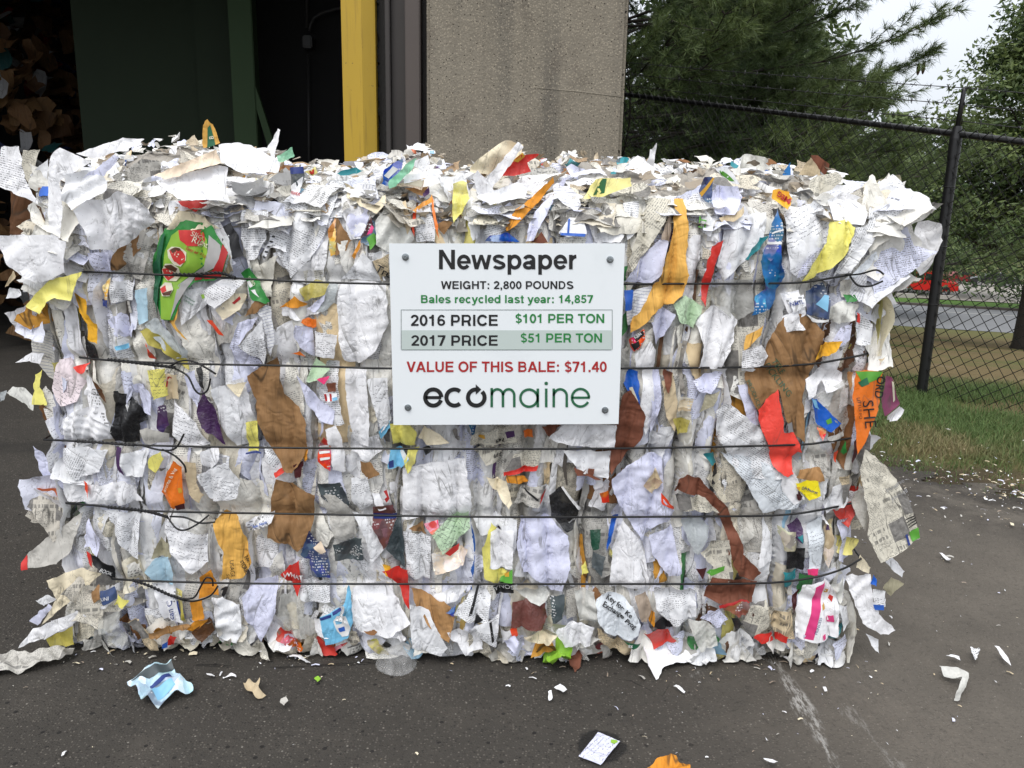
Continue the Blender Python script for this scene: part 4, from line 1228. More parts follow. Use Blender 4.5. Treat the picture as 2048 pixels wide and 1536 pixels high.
('en','kraft','manila','1359,398 1375,398 1380,460 1372,510 1377,550 1364,592 1346,607 1315,617 1291,646 1262,668 1261,648 1281,622 1309,565 1317,562 1328,523 1343,479 1357,419',{'o':.072,'amp':.004,'edge':.012}),
('mg','print','navy','1412,380 1421,353 1436,353 1433,407 1421,404',{'o':.07,'s':[('gold','1413,386 1436,354 1440,356 1416,394')]}),
('sh','plain','w','1445,335 1470,332 1497,368 1479,366',{'o':.10,'s':[('leaf','1455,340 1462,338 1484,362 1474,361')]}),
('sh','plain','lav','1430,395 1445,370 1490,372 1500,395 1470,430 1435,428',{'o':.06}),
('kb','kraft','tan','1440,436 1470,428 1500,412 1490,430 1468,444 1446,445',{'o':.062}),
('sh','plain','w2','1403,460 1415,415 1430,444 1421,474',{'o':.06,'t':[('LT',1412,458,16,-78,'leaf',.02)]}),
('st','card','red','1421,492 1432,484 1445,480 1430,522 1418,568 1409,613 1401,598 1406,553',{'o':.05}),
('sh','plain','w','1340,560 1360,500 1385,470 1402,470 1400,520 1385,575 1370,600',{'o':.045}),
('sh','plain','w2','1440,500 1455,440 1500,430 1535,425 1520,490 1480,530 1445,560 1430,530',{'o':.04,'amp':.005}),
('nt','card','teal','1515,474 1533,471 1510,500 1494,519 1488,519',{'o':.05}),
('mg','print','dblue','1560,417 1566,459 1560,492 1569,553 1551,598 1536,619 1501,630 1509,592 1530,577 1524,553 1518,522 1533,477 1542,447',{'o':.062,'amp':.003,'s':[('white','1531,483 1562,483 1562,488 1531,488'),('white','1540,465 1566,458 1566,461 1541,468')]}),
('ct','card','gold','1566,380 1585,378 1603,383 1609,398 1594,421 1563,398',{'o':.11,'t':[('MEG',1606,399,12,-147,'red',.04)]}),
('sh','hand','w2','1575,425 1660,400 1668,450 1655,490 1600,560 1575,540',{'o':.046,'rot':.5}),
('sh','plain','w','1672,401 1709,383 1751,395 1745,432 1730,450 1672,446',{'o':.062,'amp':.004}),
('nt','card','yel','1666,444 1703,440 1715,456 1690,516 1657,538 1600,568 1627,522 1657,486',{'o':.068,'amp':.003}),
('sh','text','lav','1600,530 1640,495 1650,500 1615,545 1590,556',{'o':.06}),
('sh','text','w2','1712,456 1740,450 1765,400 1782,402 1760,470 1700,545 1660,555 1690,520',{'o':.06,'amp':.006,'rot':1.1}),
('ct','card','black','1748,470 1772,432 1776,456 1757,485',{'o':.055}),
('sh','bold','w2','1766,470 1775,445 1825,440 1815,465 1775,490',{'o':.05}),
('mg','print','red','1775,482 1821,456 1825,462 1797,485',{'o':.06}),
('ct','card','black','1770,490 1800,476 1830,460 1832,470 1800,505 1776,515',{'o':.05}),
('sh','plain','w2','1780,400 1805,395 1815,425 1790,440',{'o':.06}),
('nw','news','news','1797,424 1835,410 1866,404 1887,407 1862,426 1827,446',{'y':.08,'f':1}),
('sh','plain','w','1830,444 1850,440 1872,447 1878,480 1868,500 1860,516 1855,540 1842,552 1830,535 1815,544 1797,555 1808,520 1821,492',{'y':.06,'f':1,'amp':.006,'edge':.02}),
('sh','plain','silver','1790,547 1833,553 1826,568 1815,580',{'y':.10,'f':1}),
('pf','milk','paleb','1690,560 1745,510 1765,505 1768,520 1720,555',{'o':.07}),
('nw','news','news','1642,371 1651,356 1706,341 1721,356 1688,380 1654,394',{'o':.11,'tilt':(0,-.3)}),
('nw','kraft','khaki','1728,367 1760,358 1797,350 1800,366 1770,372 1738,374',{'y':.05,'f':1}),
('kb','kraft','terra','1621,311 1636,311 1660,329 1651,350 1636,337',{'y':.25,'f':1}),
('kb','kraft','tan','1598,350 1620,315 1640,340 1640,352',{'y':.22,'f':1}),
('sh','plain','milk','1479,316 1490,308 1512,311 1530,316 1548,329 1530,350 1479,350',{'y':.35,'f':1,'amp':.01}),
('st','card','dblue','1563,350 1572,336 1582,324 1579,352',{'y':.15,'f':1}),
('sh','plain','w','1291,336 1299,299 1305,296 1312,286 1307,338',{'y':.3,'f':1}),
('st','plain','w','535,296 548,272 556,257 561,260 551,322',{'y':.2,'f':1}),
('pf','milk','mint','554,312 585,294 590,312 556,328',{'y':.3,'f':1}),
# --- middle left, between the first and second wires
('nt','card','yel','56,612 70,590 100,560 162,544 148,575 143,602 112,595 98,603 82,628',{'y':-.06,'f':1,'amp':.004}),
('sh','plain','w','0,471 50,470 102,471 124,484 122,546 76,570 52,554 26,533 5,492',{'y':-.08,'f':1,'amp':.006,'bow':-.8}),
('sh','plain','w2','50,552 122,547 112,577 45,584',{'y':.0,'f':1}),
('sh','plain','tan','8,575 30,540 36,552 16,572',{'y':.02,'f':1}),
('sh','plain','w2','12,597 20,575 40,578 46,590 32,596',{'y':.03,'f':1}),
('nw','news','w2','98,603 112,597 140,604 122,668 113,664 108,640',{'y':.03,'f':1}),
('sh','plain','w','130,604 150,590 160,640 170,705 165,720 140,690',{'o':.03}),
('sh','plain','silver','72,640 90,630 105,668 96,690 78,680',{'y':.07,'f':1}),
('en','kraft','gold','146,585 172,599 174,628 193,649 193,689 172,680 173,649 156,620',{'o':.055}),
('ct','print','gold','198,572 218,556 214,612 200,612',{'o':.05,'s':[('navy','197,600 216,600 215,616 199,614')]}),
('sh','plain','lav','216,640 240,625 268,650 262,675 235,672',{'o':.04,'amp':.006}),
('sh','text','w2','210,650 232,655 262,690 268,715 218,718',{'o':.034}),
('ct','card','sky','232,692 252,688 254,697 236,700',{'o':.045}),
('ct','card','silver','289,649 307,636 340,665 378,701 375,716 346,719 310,680',{'o':.05}),
('st','card','olive','281,662 294,656 330,682 370,716 380,740 365,732 299,690',{'o':.054}),
('st','card','redor','294,685 312,719 299,716',{'o':.045}),
('nt','kraft','manila','315,609 362,602 352,646 380,685 365,672 322,622',{'o':.05,'t':[('STORIES',332,642,6,-85,'black',.02),('INVENTORY',342,646,6,-75,'black',.02)]}),
('sh','plain','w2','372,580 400,575 430,590 400,620 365,650 358,610',{'o':.04,'t':[('nutritional',371,592,4,35,'forest',.01),('Cardpack',370,599,4,35,'forest',.01)]}),
('ct','card','cream','432,620 470,585 494,590 480,620 448,640',{'o':.046,'s':[('red','466,605 480,592 482,598 470,608')],'t':[('58',446,618,5,-5,'grey',.0)]}),
('st','card','green','478,547 496,536 520,565 543,602 535,607 505,598',{'o':.05,'t':[('CARD',493,556,6,48,'cream',.0)],'s':[('white','488,565 496,562 506,572 500,576'),('white','502,580 512,578 516,586 522,594')]}),
('sh','text','w','392,590 440,560 485,562 468,586 429,618',{'o':.064,'amp':.0015,'edge':.004,'rot':-.45,'s':[('lime','395,592 404,589 407,596 400,600')]}),
('kb','kraft','kraft','488,634 505,608 522,594 535,607 515,625',{'o':.052}),
('sh','text','w2','478,693 525,638 533,701 525,732 500,712',{'o':.05,'amp':.003,'rot':.3}),
('sh','text','lav','462,690 478,645 520,632 478,690 520,730 505,740 470,720',{'o':.044}),
('sh','ruled','w2','490,560 520,600 545,612 552,680 540,716 530,640 500,590',{'o':.040}),
('st','card','redor','410,641 423,641 448,672 436,669',{'o':.055}),
('pf','milk','olive','598,578 629,560 658,568 650,589 608,602',{'o':.055}),
('kb','kraft','amber','561,615 590,591 614,609 598,615',{'o':.05}),
('sh','plain','lav','612,619 653,586 647,604 630,625',{'o':.05}),
('sh','plain','w','560,612 600,612 640,625 600,640 565,632',{'o':.045,'amp':.006}),
('pf','milk','silver','632,627 660,565 676,565 671,604 650,622',{'o':.048}),
('sh','plain','w','676,586 681,566 730,563 770,568 778,646 752,701 715,729 689,721 676,677',{'o':.058,'amp':.003,'edge':.008}),
('ct','card','orange','595,641 614,636 632,638 632,654 619,656',{'o':.055}),
('sh','plain','lav','585,675 593,649 624,654 627,716 603,698',{'o':.05}),
('ct','card','orange','580,708 600,702 611,714',{'o':.055}),
('sh','text','w','629,662 676,669 666,719 629,714',{'o':.054,'amp':.0015,'rot':.1}),
('pf','dark','black','172,682 193,690 198,719 172,714',{'o':.03}),
('sh','text','w2','220,560 270,565 268,600 225,606',{'o':.04}),
('sh','plain','grey','222,608 262,600 266,625 230,632',{'o':.03,'amp':.008}),
('ct','card','ice','272,580 296,575 298,640 280,650',{'o':.04,'amp':.006}),
# --- second to third wire
('sh','hand','pinkw','78,787 94,727 135,716 167,768 156,802 104,820',{'o':.045,'amp':.004}),
('sh','plain','w','34,724 60,706 86,708 81,727 58,722',{'y':.03,'f':1}),
('sh','plain','milk','9,787 23,774 47,776 68,794 70,820 47,807',{'y':.02,'f':1}),
('sh','plain','silver','0,784 15,780 9,800 0,804',{'y':.04,'f':1}),
('nt','card','yel','68,750 81,740 78,774 96,810 68,807',{'y':.02,'f':1}),
('ct','card','poster','141,737 172,727 156,752',{'o':.06}),
('kb','kraft','dkraft','182,749 208,779 214,806 196,785',{'o':.055}),
('sh','bold','w','172,750 185,755 212,808 222,850 190,835 165,790',{'o':.050,'t':[('GF',186,787,13,3,'black',-.005)]}),
('pf','dark','black','229,781 258,787 284,810 294,841 276,849 276,885 229,883 221,865 229,820',{'o':.050,'amp':.006}),
('sh','plain','lav','262,770 285,765 303,790 303,830 290,825 280,795',{'o':.05}),
('ct','card','grey','276,862 292,856 335,870 333,888 284,891',{'o':.068,'amp':.001,'edge':.003}),
('nt','hand','yel','292,742 323,740 333,792 307,800',{'o':.06}),
('ct','print','purple','318,812 332,810 338,850 328,865 316,855',{'o':.05}),
('ct','card','tan','325,750 352,750 356,800 330,800',{'o':.055,'s':[('red','330,756 342,756 342,758 332,758 332,780 330,780')]}),
('pf','dark','purple','396,820 406,781 422,807 440,850 450,891 443,888 406,854',{'o':.055}),
('pf','dark','black','391,737 401,732 408,781 398,768',{'o':.05}),
('sh','plain','lav','372,745 390,740 402,780 398,815 380,790',{'o':.045}),
('sh','hand','w','345,800 392,840 420,890 380,895 345,870',{'o':.045}),
('sh','plain','w','150,820 200,812 226,850 222,880 150,880 95,885 110,850',{'o':.05,'amp':.008}),
('sh','plain','w2','420,780 450,770 490,830 500,890 470,895 440,850',{'o':.045}),
('sh','plain','w','452,765 488,755 500,810 512,860 500,895 468,830',{'o':.042}),
('sh','plain','cream','452,770 492,765 478,795 470,790',{'o':.055}),
('nt','card','yel','487,849 510,847 510,909 490,909',{'o':.06,'amp':.001,'s':[('navy','487,910 510,909 517,911 517,913 487,913')]}),
('kb','kraft','kraft','491,754 525,732 554,714 559,758 567,789 598,820 611,852 613,898 600,925 582,950 567,945 530,891 509,849 507,800',{'o':.060,'amp':.005,'nwr':3,'edge':.012}),
('kb','card','amber','600,909 613,901 612,922 606,927',{'o':.066}),
('mg','card','maroon','582,935 606,922 598,958 588,960',{'o':.066}),
('mg','card','poster','569,936 573,944 548,960 545,949',{'o':.066}),
('sh','text','w2','520,895 535,900 570,936 545,950',{'o':.055,'rot':.9}),
('mg','print','red','634,893 647,875 660,898 660,945 634,925',{'o':.06,'s':[('white','636,895 655,893 655,897 637,900'),('white','636,906 658,904 658,908 637,911'),('white','638,918 659,915 659,919 640,923')]}),
('sh','plain','w','650,860 672,850 685,880 690,945 665,940',{'o':.05}),
('sh','plain','pgreen','613,763 629,716 658,740 642,757 620,765',{'o':.054}),
('nt','card','pink','632,760 658,753 647,770',{'o':.06}),
('kb','kraft','terra','653,766 673,766 671,784 655,784',{'o':.058}),
('ct','card','w','647,786 673,786 676,802 650,802',{'o':.06,'s':[('red','648,788 652,788 655,802 651,802'),('red','658,788 662,788 664,802 660,802'),('skyblue','664,796 674,794 675,800 666,802')]}),
('sh','plain','lav','592,750 615,770 640,800 671,822 666,848 640,842 615,810',{'o':.05}),
('sh','plain','w','690,737 733,740 739,854 736,895 707,890 692,794',{'o':.056,'amp':.003}),
('sh','hand','w2','736,758 775,755 782,841 762,867 741,787',{'o':.06,'amp':.002,'rot':.0}),
('ct','card','sky','757,865 778,841 780,856 762,880',{'o':.062}),
('sh','plain','w','700,880 757,868 765,900 735,925 700,905',{'o':.05}),
('pf','card','yel','778,849 817,849 832,870 827,896 783,893',{'o':.07,'amp':.007}),
('pf','card','yel','817,900 837,898 827,932 814,951 806,925',{'o':.066}),
('ct','card','sky','778,904 801,901 817,922 801,940 775,940',{'o':.066,'s':[('white','800,903 817,920 808,928 796,912'),('navy','776,926 785,924 786,938 777,939')]}),
('ct','card','cream','835,880 845,855 880,872 898,890 850,896',{'o':.075,'amp':.002}),
('ct','card','black','842,903 855,895 862,905 850,916',{'o':.06}),
# --- around the sign, right
('sh','ruled','w2','1250,590 1300,570 1310,590 1275,650 1255,650',{'o':.05}),
('ct','card','blue','1249,581 1268,581 1265,620 1249,620',{'o':.056}),
('mg','print','redor','1259,682 1286,656 1289,677 1275,698 1268,703',{'o':.06,'s':[('black','1266,674 1284,659 1287,668 1272,682'),('black','1262,690 1276,680 1279,690 1268,700')],'t':[('KERI',1270,677,6,-42,'white',.02)]}),
('sh','plain','lav','1300,640 1318,612 1350,628 1330,665 1312,690',{'o':.06}),
('sh','plain','w','1268,705 1300,680 1312,700 1308,735 1270,733',{'o':.056}),
('sh','plain','pgreen','1345,608 1370,590 1404,612 1385,655 1360,645',{'o':.055}),
('sh','plain','w','1390,640 1420,610 1450,615 1475,640 1458,700 1440,735 1395,735 1402,690',{'o':.06,'amp':.010,'edge':.02}),
('pf','film','film','1425,560 1505,560 1505,620 1470,645 1420,600',{'o':.066,'amp':.004}),
('en','kraft','manila','1489,669 1525,649 1518,669 1484,698',{'o':.055}),
('sh','text','w','1482,700 1520,688 1537,712 1527,732 1482,736',{'o':.07,'amp':.002,'rot':.25}),
('sh','plain','w2','1482,738 1520,735 1518,744 1484,742',{'o':.07}),
('kb','kraft','kraft','1489,747 1531,698 1565,635 1598,626 1627,640 1650,664 1648,685 1630,727 1622,742 1606,794 1609,885 1590,872 1570,836 1557,779 1515,820 1494,784',{'o':.066,'amp':.005,'nwr':3,
   't':[('TELE',1541,722,12,53,'darkgreen',.0),('PICKLING',1528,732,13,53,'darkgreen',.0),('PRODUCE O',1491,762,9,66,'darkgreen',.0)]}),
('sh','plain','w','1565,588 1600,580 1612,628 1590,640 1575,625',{'o':.07}),
('sh','plain','w','1568,636 1595,625 1613,660 1575,665',{'o':.085,'amp':.004,'edge':.015}),
('mg','print','navy','1615,583 1648,565 1663,598 1660,640 1612,628',{'o':.075,'s':[('skyblue','1636,610 1652,590 1660,592 1655,624'),('white','1612,628 1636,640 1660,640 1660,644 1630,646')]}),
('sh','bold','w2','1575,598 1610,590 1612,612 1585,625',{'o':.08,'t':[('NMTL',1580,612,8,-12,'navy',.01)]}),
('sh','plain','milk','1660,615 1690,602 1720,610 1712,640 1680,648 1660,640',{'o':.07,'amp':.009}),
('sh','hand','lav','1660,690 1680,655 1705,645 1700,680 1685,690',{'o':.06}),
('sh','text','w2','1712,650 1722,625 1750,650 1745,690 1715,690',{'o':.06}),
('nt','card','green','1690,590 1712,590 1715,602 1695,605',{'o':.07}),
('sh','ruled','w2','1700,560 1735,540 1745,590 1720,605 1705,590',{'o':.075,'rot':1.0}),
('sh','plain','w','1727,583 1755,580 1784,583 1797,608 1770,612 1740,625',{'y':.02,'f':1,'amp':.005}),
('sh','plain','w','1730,610 1745,625 1750,655 1735,665 1728,640',{'y':.03,'f':1}),
('st','card','red','1716,625 1724,630 1722,650 1716,645',{'o':.08}),
('st','card','red','1732,668 1742,665 1740,692 1731,692',{'y':.05,'f':1}),
('en','kraft','gold','1640,690 1660,686 1684,682 1672,700 1658,711 1630,721',{'o':.075}),
('pf','card','olive','1694,696 1699,687 1720,692 1748,702 1756,715 1741,717',{'y':.0,'f':1}),
('ct','card','blue','1247,766 1260,737 1275,742 1278,815 1262,795',{'o':.055,'s':[('cream','1257,775 1264,772 1275,800 1272,804')]}),
('kb','kraft','terra','1230,845 1245,790 1262,780 1290,830 1285,872 1250,921 1223,951 1220,912 1233,873',{'o':.062,'amp':.004}),
('kb','kraft','terra','1083,853 1122,849 1100,878',{'o':.055}),
('sh','plain','w','1285,735 1305,735 1308,830 1290,870 1278,815',{'o':.05}),
('sh','plain','lav','1305,738 1318,738 1322,800 1310,850 1300,865',{'o':.055}),
('sh','plain','tan','1322,760 1345,745 1352,800 1348,860 1330,830',{'o':.046,'amp':.005}),
('kb','kraft','terra','1325,735 1345,745 1335,785 1330,775',{'o':.055}),
('ct','print','tan','1358,800 1385,795 1380,820 1355,822',{'o':.06}),
('pf','milk','olive','1345,835 1378,838 1372,862 1355,870',{'o':.055}),
('sh','text','lav','1385,760 1430,740 1445,745 1420,785 1395,780',{'o':.06}),
('pf','milk','khaki','1410,790 1440,780 1425,810 1395,825',{'o':.06}),
('sh','text','w2','1429,820 1445,808 1460,807 1523,860 1539,898 1578,958 1486,960 1434,873',{'o':.058,'rot':-.5,'amp':.003}),
('sh','text','paleb','1440,905 1500,918 1542,933 1607,1007 1590,1020 1529,1030 1493,965',{'o':.062,'rot':-.6,'amp':.003}),
('ct','card','teal','1408,910 1428,906 1438,932 1425,934',{'o':.066}),
('sh','plain','lav','1472,768 1490,765 1520,840 1518,850 1495,850',{'o':.05}),
('ct','card','poster','1516,820 1557,779 1570,867 1590,867 1606,906 1590,919 1590,951 1580,960 1551,937 1536,885 1518,841',{'o':.078,'amp':.002,'edge':.004,'s':[('grey','1588,918 1597,905 1606,908 1600,930'),('grey','1576,848 1585,845 1590,866 1578,866')]}),
('ct','card','blue','1621,795 1634,798 1660,826 1683,847 1660,863 1636,850',{'o':.07,'s':[('leaf','1650,840 1660,834 1663,844 1653,848'),('skyblue','1622,797 1632,800 1640,820 1630,815')]}),
('mg','print','redor','1636,855 1652,858 1644,881',{'o':.068}),
('sh','plain','w','1612,760 1640,735 1655,740 1630,790 1615,800',{'o':.066}),
('sh','plain','w','1640,745 1665,735 1685,745 1690,770 1650,785',{'o':.062}),
('pf','film','film','1630,790 1690,760 1700,840 1690,870 1640,800',{'o':.066}),
('pf','dark','grey','1650,872 1690,866 1692,876 1655,882',{'o':.06}),
('nt','card','green','1689,910 1694,884 1700,910 1694,915',{'o':.07}),
('kb','kraft','kraft2','1696,746 1712,748 1704,787',{'o':.07}),
('ct','card','orange','1712,743 1740,742 1767,745 1759,808 1745,850 1730,881 1712,907 1707,803',{'y':-.075,'f':1,'amp':.004,'s':[('leaf','1712,743 1767,744 1757,760 1727,769'),('forest','1716,765 1735,755 1738,768 1724,774')],
   't':[('ORD',1756,752,15,98,'black',.02),('SHE',1724,802,24,85,'black',.0),('LITTLE FO',1712,795,7,84,'black',.0)]}),
('pf','card','maroon','1710,885 1722,870 1722,920 1708,930',{'o':.06}),
('ct','card','mauve','1767,748 1780,754 1800,808 1787,821 1772,834 1761,803',{'y':-.055,'f':1,'amp':.002,'s':[('white','1777,833 1800,813 1807,819 1793,840 1777,842'),('cream','1779,760 1783,762 1790,800 1787,805')]}),
('ct','card','w','1775,834 1800,813 1807,819 1793,840 1777,842',{'y':-.06,'f':1}),
# --- third to fourth wire
('st','card','purple','229,896 242,896 242,930 250,951 234,932',{'o':.055}),
('sh','text','w2','115,900 160,895 215,900 205,940 150,960 120,930',{'o':.046,'rot':1.1}),
('sh','plain','lav','68,890 90,905 105,950 95,975 78,935',{'y':.02,'f':1}),
('sh','plain','w','92,960 130,960 200,970 250,960 290,1000 230,1010 130,1005',{'o':.05,'amp':.004}),
('sh','plain','w2','240,905 300,900 290,950 255,950',{'o':.045}),
('st','card','redor','166,962 176,966 179,998 169,982',{'o':.062}),
('ct','card','orange','321,985 335,950 348,920 368,930 371,1005 345,1020 325,995',{'o':.060,'amp':.003,'t':[('favorite & Veg',331,985,7,-63,'cream',.01)],'s':[('gold','357,975 366,972 368,982 359,985'),('maroon','350,1012 370,1005 370,1018 352,1022')]}),
('nt','card','yel','300,915 318,905 325,920 312,945 298,935',{'o':.052}),
('sh','plain','tan','372,920 392,925 395,965 408,990 400,1005 380,985',{'o':.05}),
('sh','plain','w','400,905 430,898 436,920 420,940 402,930',{'o':.06}),
('sh','hand','w2','395,950 450,925 480,960 470,1000 420,1005',{'o':.05}),
('kb','kraft','kraft','537,1004 548,962 595,978 625,998 621,1053 612,1092 592,1108 529,1085 533,1040',{'o':.064,'amp':.004,'nwr':3}),
('kb','kraft','kraft','718,925 739,925 759,951 735,960 722,948',{'o':.055}),
('mg','print','slate','634,968 680,965 696,1007 693,1027 641,994',{'o':.05}),
('pf','milk','grey','641,998 655,990 670,991 703,1030 709,1076 690,1086 668,1080',{'o':.056}),
('sh','plain','w','803,941 860,928 930,921 943,1016 937,1037 870,1040 803,1048',{'o':.060,'amp':.003}),
('sh','text','w2','700,960 735,955 745,1010 715,1030 700,1005',{'o':.05}),
('sh','plain','w','740,985 757,990 772,1020 757,1025',{'o':.055,'s':[('red','766,985 772,982 778,1000 772,1008 768,1000 773,996')]}),
('nw','news','news','943,873 1025,856 1034,889 982,902 940,895',{'o':.062,'t':[('749',1008,882,9,172,'black',.02)],'s':[('gold','955,878 968,874 970,882 958,884'),('purple','1010,868 1028,864 1030,876 1014,882')]}),
('nw','news','news','946,905 1008,902 995,931 972,936',{'o':.058,'t':[('799',1002,913,8,172,'black',.02)]}),
('nw','news','news','1008,947 1028,915 1083,905 1077,934 1040,944',{'o':.056}),
('st','card','red','1007,950 1077,933 1073,944 1008,958',{'o':.062}),
('kb','kraft','amber','1012,956 1040,958 1057,966 1047,975 1015,972',{'o':.064}),
('kb','card','cream','972,957 1012,967 1025,1009 1018,1022 1000,1000 982,977',{'o':.066}),
('mg','news','grey','1041,977 1096,977 1077,1019 1028,1009',{'o':.06,'s':[('black','1045,984 1050,983 1078,1002 1076,1006'),('red','1083,995 1094,984 1092,990 1080,1012')]}),
('ct','card','orange','1047,866 1064,860 1067,879 1051,882',{'o':.06}),
('sh','plain','w','1096,882 1112,866 1129,850 1233,850 1230,899 1190,902',{'o':.068,'amp':.003}),
('sh','plain','w2','1125,904 1223,904 1217,960 1190,957 1158,947 1150,931',{'o':.062,'amp':.004}),
('kb','kraft','terra','1148,938 1168,947 1190,941 1187,954 1207,964 1155,954',{'o':.072}),
('ct','dark','black','1099,999 1122,977 1161,1029 1148,1068 1135,1074 1103,1042',{'o':.072,'amp':.003,'t':[('nutrition',1140,1056,4,-30,'white',.0)],'s':[('white','1123,979 1127,977 1164,1026 1160,1030')]}),
('mg','print','orange','1200,990 1217,983 1220,1009 1204,1009',{'o':.06}),
('sh','plain','lav','1224,959 1260,935 1301,910 1327,920 1327,998 1353,1030 1343,1050 1298,1069 1288,1092 1249,1030 1229,991',{'o':.072,'amp':.004}),
('kb','print','tan','1288,975 1300,958 1314,942 1327,968 1307,994',{'o':.08}),
('ct','card','redor','1325,991 1340,1008 1353,1024 1353,1030 1327,1014',{'o':.082}),
('kb','kraft','terra','1350,985 1365,965 1376,952 1399,959 1457,1017 1470,1056 1490,1095 1490,1115 1526,1151 1513,1170 1483,1160 1460,1115 1457,1076 1441,1037 1412,998',{'o':.078,'amp':.004}),
('nw','news','news','1353,994 1412,998 1441,1030 1363,1027',{'o':.083}),
('nw','news','grey','1625,910 1650,905 1660,950 1640,960',{'o':.05}),
('kb','kraft','kraft2','1592,955 1600,940 1640,935 1648,960 1630,965',{'o':.066,'amp':.008}),
('ct','card','lemon','1592,968 1612,964 1636,962 1641,991 1620,1003 1597,980',{'o':.076,'amp':.001,'edge':.003,'t':[('Oakhurst',1603,979,6,15,'navy',.02)],'s':[('gold','1593,975 1600,974 1600,980 1596,980')]}),
('pf','dark','maroon','1592,972 1600,985 1610,998 1598,1002 1588,985',{'o':.066}),
('sh','plain','w','1560,940 1585,935 1610,1000 1590,1012 1568,985',{'o':.062}),
('sh','plain','w2','1640,1000 1690,960 1700,1000 1690,1018 1650,1025',{'o':.055}),
('st','card','redor','1668,905 1678,902 1678,930 1672,925',{'o':.062}),
('nw','news','tan','1680,955 1700,950 1702,1000 1690,1015',{'o':.06}),
('nw','news','news','1735,902 1755,915 1781,941 1800,968 1820,997 1832,1040 1841,1078 1795,1104 1756,1120 1731,1067 1736,1036 1721,941',{'y':-.06,'f':1,'amp':.003,'bow':-.25,'rot':.45,
   's':[('black','%d,%d %d,%d %d,%d %d,%d' % (1813+2*k,1041+5*k,1834+k,1030+5*k,1834+k,1033+5*k,1813+2*k,1043+5*k)) for k in range(4)]+[('leaf','1820,1066 1838,1056 1840,1076 1825,1084'),('navy','1810,1070 1815,1068 1820,1088 1815,1090')],
   't':[('Immerse',1776,986,9,-26,'grey',.0),('yourself',1784,1003,9,-26,'grey',.0)]}),
('pf','dark','grey','1703,1000 1722,967 1731,1000 1735,1040 1728,1062 1712,1030',{'y':-.03,'f':1,'amp':.008}),
# --- fourth to fifth wire
('ct','plain','grey','39,1128 55,1106 107,1066 169,1021 158,1062 143,1102 117,1125 42,1141',{'y':-.02,'f':1,'amp':.003,'s':[('tomato','39,1128 50,1112 54,1140 42,1141')]}),
('sh','plain','lav','160,1076 173,1040 202,1076 195,1112 176,1096 160,1102',{'o':.06}),
('st','card','red','169,1105 186,1109 186,1135 176,1128',{'o':.062}),
('ct','card','black','179,1105 205,1118 234,1135 228,1158 189,1128',{'o':.06,'t':[('BOOK',204,1138,6,32,'white',.0)]}),
('sh','text','w2','205,1024 283,1027 280,1115 262,1112 232,1070',{'o':.055,'rot':-.5,'amp':.003}),
('ct','card','ice','293,1141 312,1115 338,1112 348,1148 345,1174 309,1161',{'o':.062}),
('sh','hand','w','325,1040 370,1060 407,1076 413,1128 384,1148 342,1105',{'o':.064,'rot':-.35,'amp':.003}),
('sh','plain','khaki','320,1075 340,1085 345,1112 318,1112 305,1115',{'o':.05}),
('pf','milk','grey','408,1052 416,1056 418,1145 410,1140',{'o':.06}),
('en','kraft','manila','420,1053 449,1024 469,1044 482,1076 498,1132 482,1161 439,1166 443,1109 430,1083',{'o':.078,'amp':.003,'t':[('USAGE',456,1126,8,84,'black',.0),('S/G',450,1152,7,100,'black',.0),('STORIES',476,1128,6,66,'black',.02),('INVENTORY',483,1122,5,66,'black',.02)]}),
('sh','bold','w','485,1053 543,1030 537,1053 488,1076',{'o':.070,'rot':-.35,'t':[('Home, North',494,1066,5,-20,'blue',.02)]}),
('mg','print','navy','599,1112 615,1066 654,1102 660,1157 621,1160 615,1128',{'o':.064,'s':[('peach','625,1098 640,1085 652,1104 640,1112')]}),
('mg','print','slate','664,1092 722,1080 725,1125 670,1123',{'o':.066,'t':[('Jesse',719,1110,8,186,'silver',.0)]}),
('sh','plain','w2','700,1030 730,1040 770,1100 740,1130 728,1080',{'o':.05}),
('mg','print','meat','745,1014 784,1014 791,1043 774,1092 765,1102 742,1056',{'o':.060,'s':[('navy','745,1030 790,1036 789,1046 745,1042')]}),
('pf','dark','slate','791,1043 799,1040 806,1090 809,1141 791,1128 771,1102',{'o':.06}),
('sh','text','w2','804,1069 862,1076 859,1160 830,1164 812,1150',{'o':.058,'amp':.002,'rot':.1}),
('mg','print','red','846,1055 875,1045 878,1061 865,1071',{'o':.06}),
('kb','kraft','kraft','816,1061 842,1052 852,1074',{'o':.058}),
('mg','print','peach','862,1110 900,1095 935,1100 925,1135 870,1150',{'o':.056,'s':[('tomato','890,1108 905,1095 918,1092 916,1104 900,1114')]}),
('nt','hand','pgreen','862,1074 898,1039 937,1026 940,1061 885,1113',{'o':.068,'amp':.001,'rot':-.5}),
('sh','plain','lav','1041,1042 1099,1042 1138,1081 1142,1143 1125,1188 1103,1191 1077,1165 1047,1149 1034,1100',{'o':.070,'amp':.003}),
('sh','plain','w2','945,1045 990,1035 1035,1045 1030,1110 1000,1060 960,1075',{'o':.055}),
('en','card','yel','963,1107 982,1052 995,1068 979,1139 1015,1143 995,1172 969,1162',{'o':.066}),
('sh','plain','w','981,1068 1028,1065 1025,1143 981,1141',{'o':.074,'amp':.002}),
('pf','dark','dgreen','1181,1068 1204,1065 1200,1100 1187,1107',{'o':.06}),
('pf','milk','slate','1187,1110 1213,1120 1204,1156 1184,1139',{'o':.06}),
('st','card','blue','1226,1035 1239,1035 1223,1094 1213,1113',{'o':.062}),
('nt','card','yel','1164,1140 1172,1128 1178,1148 1165,1158',{'o':.06}),
('sh','plain','w','1225,1100 1250,1050 1290,1092 1300,1180 1220,1180',{'o':.05,'amp':.003}),
